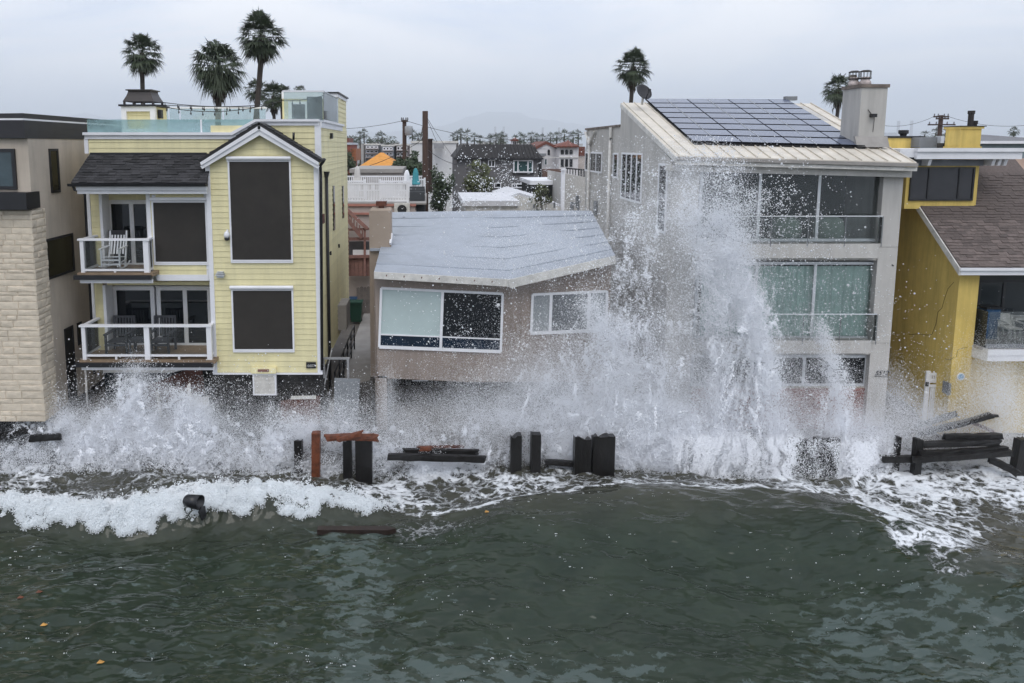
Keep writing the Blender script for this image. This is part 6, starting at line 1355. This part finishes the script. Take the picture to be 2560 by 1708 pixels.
def stack(label, u, vt, Y, rpx):
    a = P(u, vt, Y); m = mat('pale_stack', (.42, .43, .46), .9, .05, .05); o = MB().lathe((a.x, Y, 1.2), [(rpx / F * Y * 1.15, 0), (rpx / F * Y, a.z - 1.2), (rpx / F * Y * 1.1, a.z - 1.0)], 16).build('smokestack', m); tag(o, label, 'smokestack', 'power plant smokestacks')
for lb, u, vt in (('hazy smokestack, leftmost of the four above the mansard house', 1238, 317), ('hazy smokestack, second from the left above the mansard house', 1259, 317), ('hazy smokestack, third from the left, standing alone', 1357, 319), ('hazy smokestack, rightmost of the four, beside the blocky towers', 1398, 319), ('hazy smokestack left of the pair above the mustard house', 2247, 303), ('hazy smokestack right of the pair above the mustard house', 2280, 302)):
    stack(lb, u, vt, 3600, 2.6 if u < 2000 else 3.2)
def plant(label, u1, v1, u2, v2, Y, name='power_plant_block'):
    x0, x1, z0, z1 = xz(u1, v1, u2, v2, Y); t = thing(name, label, 'building', ((x0 + x1) / 2, Y, 1.2), 'power plant buildings'); m = mat('plant_grey', (.30, .31, .34), .9, .1, .02)
    box('body', x0, x1, Y, Y + 40, 1.2, z1, m, t); n = max(2, int((u2 - u1) / 9))
    for i in range(n): a = x0 + (x1 - x0) * (i + .15) / n; b = x0 + (x1 - x0) * (i + .6) / n; box('roof_plant', a, b, Y + 4, Y + 20, z1, z1 + random.uniform(1, 6), m, t)
plant('hazy boiler house under the two left smokestacks', 1221, 334, 1270, 362, 3600); plant('hazy low plant building under the lone smokestack', 1322, 341, 1385, 362, 3600); plant('hazy blocky tower, taller, right of the rightmost stack', 1400, 331, 1406, 362, 3600); plant('hazy blocky tower, shorter, farthest right', 1425, 330, 1431, 362, 3600); plant('hazy plant building under the right hand stack pair', 2214, 333, 2252, 345, 3600)
def suburb(label, u1, u2, v, Y, seed, n):
    rnd = random.Random(seed); 
    for i in range(n):
        a = u1 + (u2 - u1) * i / n; b = a + (u2 - u1) / n * rnd.uniform(.6, .95); block_house('distant_building', label % ORD[i], a, v + rnd.uniform(-3, 3), b, 372, Y * rnd.uniform(.8, 1.3), 12, mat('far_wall_%d' % (i % 3), ((.5, .5, .5), (.38, .36, .34), (.58, .56, .53))[i % 3], .9), mat('far_roof_%d' % (i % 2), ((.2, .19, .19), (.45, .44, .44))[i % 2], .9))['group'] = 'distant low buildings ' + str(seed)
suburb('tiny distant low building, %s from the left, behind the mansard house', 1110, 1460, 358, 420, 1, 16); suburb('tiny distant low building, %s from the left, behind the slim pole', 862, 1060, 358, 330, 2, 7); suburb('tiny distant low building, %s from the left, above the mustard house', 2220, 2560, 346, 420, 3, 10)

# ================================================================== SPRAY, FROTH AND FLECKS (point clouds: real droplets in the air above the wall)
def points_object(name, co, rad, m, label):
    me = bpy.data.meshes.new(name); me.vertices.add(len(co)); me.vertices.foreach_set('co', np.ascontiguousarray(co, np.float32).ravel())
    a = me.attributes.new('rad', 'FLOAT', 'POINT'); a.data.foreach_set('value', rad.astype(np.float32)); me.materials.append(m)
    o = bpy.data.objects.new(name, me); COL.objects.link(o)
    ng = bpy.data.node_groups.new(name + '_points', 'GeometryNodeTree'); ng.interface.new_socket('Geometry', in_out='INPUT', socket_type='NodeSocketGeometry'); ng.interface.new_socket('Geometry', in_out='OUTPUT', socket_type='NodeSocketGeometry')
    i, o_ = ng.nodes.new('NodeGroupInput'), ng.nodes.new('NodeGroupOutput'); mp_ = ng.nodes.new('GeometryNodeMeshToPoints'); na = ng.nodes.new('GeometryNodeInputNamedAttribute'); na.data_type = 'FLOAT'; na.inputs['Name'].default_value = 'rad'; sm = ng.nodes.new('GeometryNodeSetMaterial'); sm.inputs['Material'].default_value = m
    ng.links.new(i.outputs[0], mp_.inputs['Mesh']); ng.links.new(na.outputs['Attribute'], mp_.inputs['Radius']); ng.links.new(mp_.outputs[0], sm.inputs[0]); ng.links.new(sm.outputs[0], o_.inputs[0])
    md = o.modifiers.new('points', 'NODES'); md.node_group = ng
    return tag(o, label, 'spray', kind='stuff')
def foam_mat(name, col):
    m = bpy.data.materials.new(name); m.use_nodes = True; N, Lk = m.node_tree.nodes, m.node_tree.links; N.clear()
    d = N.new('ShaderNodeBsdfDiffuse'); d.inputs[0].default_value = (*col, 1); t = N.new('ShaderNodeBsdfTranslucent'); t.inputs[0].default_value = (*col, 1); x = N.new('ShaderNodeMixShader'); x.inputs[0].default_value = .45
    o = N.new('ShaderNodeOutputMaterial'); Lk.new(d.outputs[0], x.inputs[1]); Lk.new(t.outputs[0], x.inputs[2]); Lk.new(x.outputs[0], o.inputs[0]); return m
M_spray = foam_mat('spray_white', (.97, .98, 1.0))
CELL = 2.0
cu = np.arange(-60, 2640, CELL); cv = np.arange(340, 1236, CELL); CU, CV = np.meshgrid(cu, cv)
def ga(u, v, su, sv, a): return a * np.exp(-((CU - u) / su) ** 2 - ((CV - v) / sv) ** 2)
def stroke(pts, amp):
    """pts: (u, v, width, weight) polyline"""
    out = np.zeros_like(CU)
    for (a, b) in zip(pts[:-1], pts[1:]):
        dx, dy = b[0] - a[0], b[1] - a[1]; k = np.clip(((CU - a[0]) * dx + (CV - a[1]) * dy) / (dx * dx + dy * dy), 0, 1)
        d = np.hypot(CU - a[0] - k * dx, CV - a[1] - k * dy); w = a[2] + (b[2] - a[2]) * k; out = np.maximum(out, np.exp(-(d / w) ** 2) * (a[3] + (b[3] - a[3]) * k))
    return out * amp
WU = CU + 34 * (fbm(CU / 60, CV / 60, 101, 3) - .5) * 2; WV = CV + 34 * (fbm(CU / 60, CV / 60, 111, 3) - .5) * 2
n_big = fbm(WU / 150, WV / 150, 121, 3); n_mid = fbm(WU / 42, WV / 42, 131, 4); r_mid = ridged(WU / 38, WV / 38, 141, 4); r_fin = ridged(WU / 13, WV / 13, 151, 3); n_fin = fbm(CU / 7, CV / 7, 161, 2)
strings = sstep(.60, .92, .55 * r_mid + .45 * r_fin)          # curly filaments
clump = sstep(.40, .66, n_mid) * (.35 + .65 * sstep(.35, .75, n_fin))
top_l = np.interp(CU, [-60, 40, 110, 170, 230, 290, 325, 350, 400, 470, 515, 545, 600, 660, 720, 790, 870, 930, 990], [1100, 1085, 1055, 1020, 1010, 985, 955, 965, 1000, 1005, 1035, 1085, 1068, 1060, 1045, 1035, 1045, 1060, 1080]) + 46 * (n_mid - .5)
left_m = sstep(-12, 34, CV - top_l) * sstep(1196, 1160, CV + 30 * (n_big - .5)) * sstep(1010, 930, CU)
band = sstep(925, 1010, CU) * sstep(-25, 70, CV - np.interp(CU, [900, 1000, 1100, 1250, 1450, 1700, 1950, 2150, 2260, 2330], [1090, 1085, 1050, 990, 1000, 1010, 1040, 1040, 1060, 1100]) - 60 * (n_mid - .5)) * sstep(1206, 1180, CV) * sstep(2300, 2200, CU)
right_b = sstep(2200, 2300, CU) * sstep(1130, 1190, CV + 40 * (n_mid - .5)) * sstep(1234, 1215, CV)
jet1 = stroke([(1950, 1200, 34, 1), (1928, 980, 26, 1), (1905, 860, 28, 1), (1880, 780, 32, 1), (1850, 700, 36, 1), (1825, 630, 42, .85), (1805, 540, 58, .5), (1795, 460, 52, .3)], 1.15) + .5 * stroke([(1800, 1190, 50, .8), (1805, 950, 30, .8), (1800, 840, 30, .8), (1785, 735, 36, .8), (1775, 650, 40, .7)], 1)
jet2 = stroke([(2108, 1190, 30, .8), (2104, 1000, 22, .85), (2094, 930, 20, .9), (2075, 865, 15, .7), (2058, 810, 11, .4)], 1)
plume = stroke([(1640, 1200, 100, .9), (1605, 1050, 84, 1), (1560, 930, 72, 1), (1515, 830, 54, 1), (1485, 775, 34, .9)], 1.1) + .5 * stroke([(1500, 1120, 110, 1), (1420, 960, 70, .7), (1400, 880, 40, .3)], 1)
wisps = stroke([(1580, 540, 22, .4), (1572, 620, 20, .9), (1580, 690, 18, .9), (1606, 745, 26, .8), (1640, 860, 40, .6)], 1) + ga(1600, 800, 70, 70, .5)
lspout = stroke([(345, 1060, 46, 1), (335, 985, 40, .9), (328, 930, 26, .6), (325, 905, 16, .3)], 1) + stroke([(512, 1060, 40, .9), (475, 1010, 46, 1), (430, 1000, 40, .8)], 1) + stroke([(158, 1050, 30, .8), (148, 990, 16, .6)], 1) + stroke([(678, 1080, 22, .8), (676, 1010, 9, .5), (684, 985, 6, .3)], 1) + ga(800, 1045, 90, 30, .7)
mist = ga(1700, 830, 150, 170, .09) + ga(1970, 900, 110, 120, .09) + ga(1700, 600, 110, 160, .06) + ga(1600, 940, 230, 130, .42) + ga(1380, 1000, 190, 90, .85) + ga(1210, 1040, 110, 50, .6) + ga(1900, 1040, 260, 80, .42) + ga(1840, 680, 60, 150, .26) + ga(1720, 500, 60, 110, .30) + ga(1600, 560, 110, 130, .13) + ga(1330, 640, 140, 70, .10) \
    + ga(2150, 1080, 130, 50, .8) + ga(2500, 1000, 70, 90, .9) + ga(2460, 1120, 120, 60, .7) + ga(2330, 1050, 90, 50, .45) + ga(2240, 1000, 40, 60, .4) + ga(420, 1080, 260, 60, .8) + ga(180, 1075, 90, 50, .6) + ga(335, 990, 40, 60, .5) + ga(830, 1070, 110, 50, .6) + ga(968, 1000, 22, 70, .4) + ga(1020, 1070, 60, 50, .45)
spark = ga(640, 990, 150, 60, .10) + ga(360, 960, 170, 50, .16) + ga(205, 960, 50, 70, .10) + ga(1780, 510, 100, 100, .95) + ga(1680, 640, 110, 160, .20) + ga(1930, 520, 110, 90, .22) + ga(1600, 520, 110, 150, .15) + ga(1330, 560, 220, 120, .03) + ga(1220, 425, 80, 60, .22) + ga(1190, 495, 110, 36, .28) + ga(1400, 500, 60, 60, .12) + ga(2300, 930, 70, 120, .10) + ga(2050, 750, 130, 120, .16) + ga(1650, 780, 260, 190, .22) + ga(1150, 860, 140, 130, .09) + ga(840, 1000, 60, 70, .12) + ga(1690, 300, 120, 60, .02) + ga(1790, 360, 90, 50, .07) + ga(2430, 1100, 120, 80, .10)
D_drop = (left_m * (.05 + 1.3 * strings * (.3 + clump) + .8 * clump) + lspout * (.2 + .9 * strings + .6 * clump)
          + band * (.07 + .85 * strings + .80 * clump) + right_b * (.15 + .9 * strings)
          + jet1 * (.55 + .9 * clump + .6 * strings) + jet2 * (.5 + .8 * clump + .5 * strings) + plume * (.40 + 1.0 * clump + .7 * strings) + wisps * (.05 + 1.1 * strings * clump))
D_drop += (ga(1720, 880, 120, 190, .55) + ga(2010, 960, 110, 120, .35) + ga(1350, 900, 120, 90, .30)) * strings * (.25 + clump)
D_drop *= .30 + 1.3 * sstep(.30, .70, n_big)
D_mist = mist * (.35 + .9 * n_big + .35 * (n_mid - .5)) + .34 * (left_m * (.25 + 1.2 * clump) + band * .9 + plume + jet1 * .9 + jet2 * .7 + right_b) * (.2 + 1.2 * n_mid)
D_spk = spark * (.3 + 1.4 * sstep(.35, .7, n_mid)) * (.4 + 1.2 * n_fin)
def scatter(D, per_cell, y0, ys, jit=1.0):
    lam = np.clip(D, 0, None) * per_cell; n = rng.poisson(lam).ravel(); k = np.repeat(np.arange(n.size), n)
    u = CU.ravel()[k] + rng.uniform(-.5, .5, k.size) * CELL * jit; v = CV.ravel()[k] + rng.uniform(-.5, .5, k.size) * CELL * jit
    x, y = (u - U0) / F, (v - V0) / F; dy = CP - y * SP; dz = -SP - y * CP; t = 20.1 / dy
    X, Z = x * t, CH + dz * t; dep = y0 + (n_big.ravel()[k] - .5) * 1.1 + rng.normal(0, 1, k.size) * ys
    return X, np.clip(dep, 19.86 + .2 * rng.random(k.size), 20.75), Z
X, Y, Z = scatter(D_drop, 5.4, 20.0, .22); r1 = .0036 * np.exp(rng.normal(0, .55, X.size)) + .0030
# stretch the larger drops into short streaks along the flow
big = rng.random(X.size) < .22; ang = 2 * math.pi * fbm(X[big] * .6, Z[big] * .6, 171, 2); ln = r1[big] * 1.3
SXs, SYs, SZs, SRs = [X], [Y], [Z], [r1]
for kk in (1, 2): SXs.append(X[big] + np.cos(ang) * ln * kk); SYs.append(Y[big]); SZs.append(Z[big] + np.sin(ang) * ln * kk); SRs.append(r1[big] * (1 - .22 * kk))
stk = .5 * fbm(WU / 8, WV / 70, 181, 3) + .5 * fbm(WU / 30, WV / 40, 191, 4)
fall = sstep(1640, 1720, CU) * sstep(2240, 2120, CU) * sstep(1068, 1092, CV + 26 * (n_mid - .5)) * sstep(1222, 1205, CV) * (.42 + 1.3 * sstep(.40, .62, stk)) * np.interp(CU, [1640, 1980, 2010, 2095, 2120], [1, 1, .45, .45, 1])
fall = np.maximum(fall, (ga(790, 1150, 26, 26, .55) + ga(890, 1150, 60, 22, .40)) * sstep(.38, .6, stk)); fall = np.maximum(fall, ga(1075, 1150, 26, 30, .9) * sstep(.4, .6, stk)); fall = np.maximum(fall, (left_m * sstep(1100, 1150, CV) + sstep(950, 1000, CU) * sstep(1640, 1560, CU) * sstep(1160, 1185, CV) * sstep(1215, 1200, CV)) * (.2 + .8 * strings))
XF, YF_, ZF = scatter(fall, 4.2, 19.55, .05); rF = .004 * np.exp(rng.normal(0, .4, XF.size)) + .003; YF_ = np.clip(YF_, 19.2, 19.68)
SXs.append(XF); SYs.append(YF_); SZs.append(ZF); SRs.append(rF)
# ropes and torn sheets: ballistic strands thrown up from the wall
def strands(n, u0, u1, vb, vz, vx, seg, r0, npt=90, fan=0.0):
    for i in range(n):
        b_ = P(rng.uniform(u0, u1), vb, 20.1); a_ = rng.uniform(*vz); h_ = rng.uniform(*vx) + fan * (b_.x - P((u0 + u1) / 2, vb, 20.1).x); ta = rng.uniform(.15, 1.5) * a_ / 9.8; L_ = rng.uniform(*seg) / max(2.0, abs(a_ - 9.8 * ta) + abs(h_))
        t_ = np.linspace(ta, ta + L_, npt); x_ = b_.x + h_ * t_; z_ = b_.z + a_ * t_ - 4.9 * t_ ** 2; ok = z_ > .1
        w_ = rng.uniform(.03, .10); q1, q2 = rng.uniform(0, 99, 2); x_ = x_ + w_ * (fbm(t_ * 40 / seg[1] * L_ * 3 + q1, t_ * 0 + q2, 5, 2) - .5) * 3; z_ = z_ + w_ * (fbm(t_ * 40 / seg[1] * L_ * 3 + q2, t_ * 0 + q1, 7, 2) - .5) * 3
        k_ = np.linspace(0, 1, npt); r_ = r0 * rng.uniform(.5, 1.2) * (.35 + .65 * np.sin(np.pi * k_) ** .7) * (.6 + .8 * rng.random(npt)); sp = .012 + .03 * rng.random(npt)
        SXs.append((x_ + rng.normal(0, 1, npt) * sp)[ok]); SZs.append((z_ + rng.normal(0, 1, npt) * sp)[ok]); SYs.append(np.full(npt, rng.uniform(19.88, 20.5))[ok]); SRs.append(r_[ok])
strands(150, 90, 560, 1150, (2.5, 5.4), (-1.6, 1.6), (.3, .9), .017, fan=.5); strands(26, 300, 360, 1120, (5.2, 6.6), (-.3, .3), (.4, 1.0), .017); strands(70, 560, 940, 1150, (2.2, 4.2), (-1.0, 1.2), (.25, .7), .014)
strands(140, 1430, 1700, 1150, (4.5, 9.0), (-1.9, .2), (.4, 1.3), .018); strands(60, 1540, 1620, 1100, (9.0, 11.2), (-.35, .25), (.3, 1.0), .012); strands(120, 1880, 1960, 1180, (6.5, 10.8), (-1.15, -.35), (.5, 1.5), .018); strands(50, 2075, 2125, 1180, (4.5, 7.8), (-.4, .1), (.4, 1.2), .014); strands(90, 950, 1450, 1170, (2.0, 5.0), (-1.2, 1.2), (.3, .8), .014); strands(70, 1960, 2330, 1170, (2.0, 4.5), (-1.0, 1.4), (.3, .8), .014)
X2, Y2, Z2 = scatter(D_spk, .75, 20.1, .3); r2 = .0062 * np.exp(rng.normal(0, .5, X2.size)) + .003
X3, Y3, Z3 = scatter(D_mist, 22., 20.15, .35, 2.5); r3 = .0030 + .0022 * rng.random(X3.size)
cat = np.concatenate
points_object('wave_spray', np.stack([cat(SXs + [X2]), cat(SYs + [Y2]), cat(SZs + [Z2])], 1), cat(SRs + [r2]), M_spray, 'white spray of the wave bursting over the broken seawall')
points_object('spray_mist', np.stack([X3, Y3, Z3], 1), r3, M_spray, 'fine drifting mist around the wave burst')
# froth on the breaking bore and flecks on the open water
fx = rng.uniform(-15, 18, 2600000); fy = rng.uniform(10.9, 19.9, fx.size)
fu, fv = U0 + F * fx / (fy * CP + CH * SP), V0 + F * (CH * CP - fy * SP) / (fy * CP + CH * SP)
fa = foam_a(fu, fv, fx, fy); lum = sstep(.30, .75, fbm(fx * 5, fy * 5, 201, 3))
keep = rng.random(fx.size) < np.clip((fa - .74) * 2.2, 0, .75) * (.25 + .75 * lum) * (1 - .75 * sstep(1060, 800, fu) * np.exp(-((crest_v(fu) - fv - 22) / 40) ** 2)); fx, fy, fu, fv = fx[keep], fy[keep], fu[keep], fv[keep]
d = crest_v(fu) - fv; bore = sstep(1060, 800, fu) * np.exp(-((d - 22) / 34) ** 2)
lump = fbm(fx * 3.2, fy * 3.2, 211, 4); fz = sea_h(fx, fy) + rng.random(fx.size) ** 2 * (.03 + .34 * bore * sstep(.35, .7, lump)) + .16 * bore * (lump - .3)
# cauliflower clumps on the bore: droplets packed on rounded lumps
bc = rng.uniform(0, 1, (6500, 3)); bu = bc[:, 0] * 1040 - 30; bd = -12 + 36 * bc[:, 1] ** 1.5; bvv = crest_v(bu) - bd + 26 * (fbm(bu / 34, bu * 0, 241, 3) - .5); okb = rng.random(6500) < sstep(1010, 760, bu) * (.25 + .75 * sstep(34, 4, bd)) * (.15 + .85 * sstep(.34, .52, fbm(bu / 40, bd / 22, 231, 3))); bu, bvv, bd = bu[okb], bvv[okb], bd[okb]
ty = (bvv - V0) / F; dzz = -SP - ty * CP; tt_ = -CH / dzz; bx_, by_ = (bu - U0) / F * tt_, (CP - ty * SP) * tt_; bz_ = sea_h(bx_, by_); br_ = (.03 + .11 * rng.random(bu.size) ** 2) * (.6 + .6 * sstep(40, 0, bd))
rp_ = np.repeat(np.arange(bu.size), 70); th_ = rng.uniform(0, 2 * np.pi, rp_.size); ct = rng.uniform(-.1, 1, rp_.size); st_ = np.sqrt(1 - ct ** 2); rr_ = br_[rp_] * (1 + .12 * rng.normal(0, 1, rp_.size))
BXc, BYc, BZc = bx_[rp_] + rr_ * st_ * np.cos(th_), by_[rp_] + rr_ * st_ * np.sin(th_), bz_[rp_] - .02 + rr_ * ct; BRc = .006 + .007 * rng.random(rp_.size)
fr = (.006 + .009 * rng.random(fx.size)) * (1 + .5 * bore * rng.random(fx.size))
gx_ = rng.uniform(-15, 18, 60000); gy_ = rng.uniform(10.9, 18.5, gx_.size); gn = sstep(.50, .74, fbm(gx_ * .55, gy_ * .8, 221, 3)); kp = rng.random(gx_.size) < .05 * gn + .002
gx_, gy_ = gx_[kp], gy_[kp]; gr = .004 + .009 * rng.random(gx_.size) ** 3; gz = sea_h(gx_, gy_)
L_f = [(gx_, gy_, gz, gr)]
for kk in range(1, 4): w_ = rng.random(gx_.size) < .35; L_f.append((gx_[w_] + kk * .014, gy_[w_] + rng.normal(0, .006, w_.sum()), gz[w_], gr[w_] * .85))
points_object('sea_froth', np.stack([cat([BXc, fx] + [l_[0] for l_ in L_f]), cat([BYc, fy] + [l_[1] for l_ in L_f]), cat([BZc, fz] + [l_[2] for l_ in L_f])], 1), cat([BRc, fr] + [l_[3] for l_ in L_f]), foam_mat('froth_white', (.90, .92, .93)), 'white froth and flecks riding on the broken sea')
print('froth points', fx.size, gx_.size)

# ================================================================== HAZE
hz = MB().box(-18500, 18500, -1600, 15600, -3.5, 860).build('haze', None); hm = bpy.data.materials.new('haze_air'); hm.use_nodes = True; N = hm.node_tree.nodes; N.clear()
pv = N.new('ShaderNodeVolumePrincipled'); pv.inputs['Color'].default_value = (.88, .94, 1.0, 1); pv.inputs['Density'].default_value = 2.4e-4; pv.inputs['Anisotropy'].default_value = 0.0
ho = N.new('ShaderNodeOutputMaterial'); hm.node_tree.links.new(pv.outputs[0], ho.inputs['Volume']); hz.data.materials.append(hm); tag(hz, 'pale sea haze over the coast', 'haze', kind='stuff')
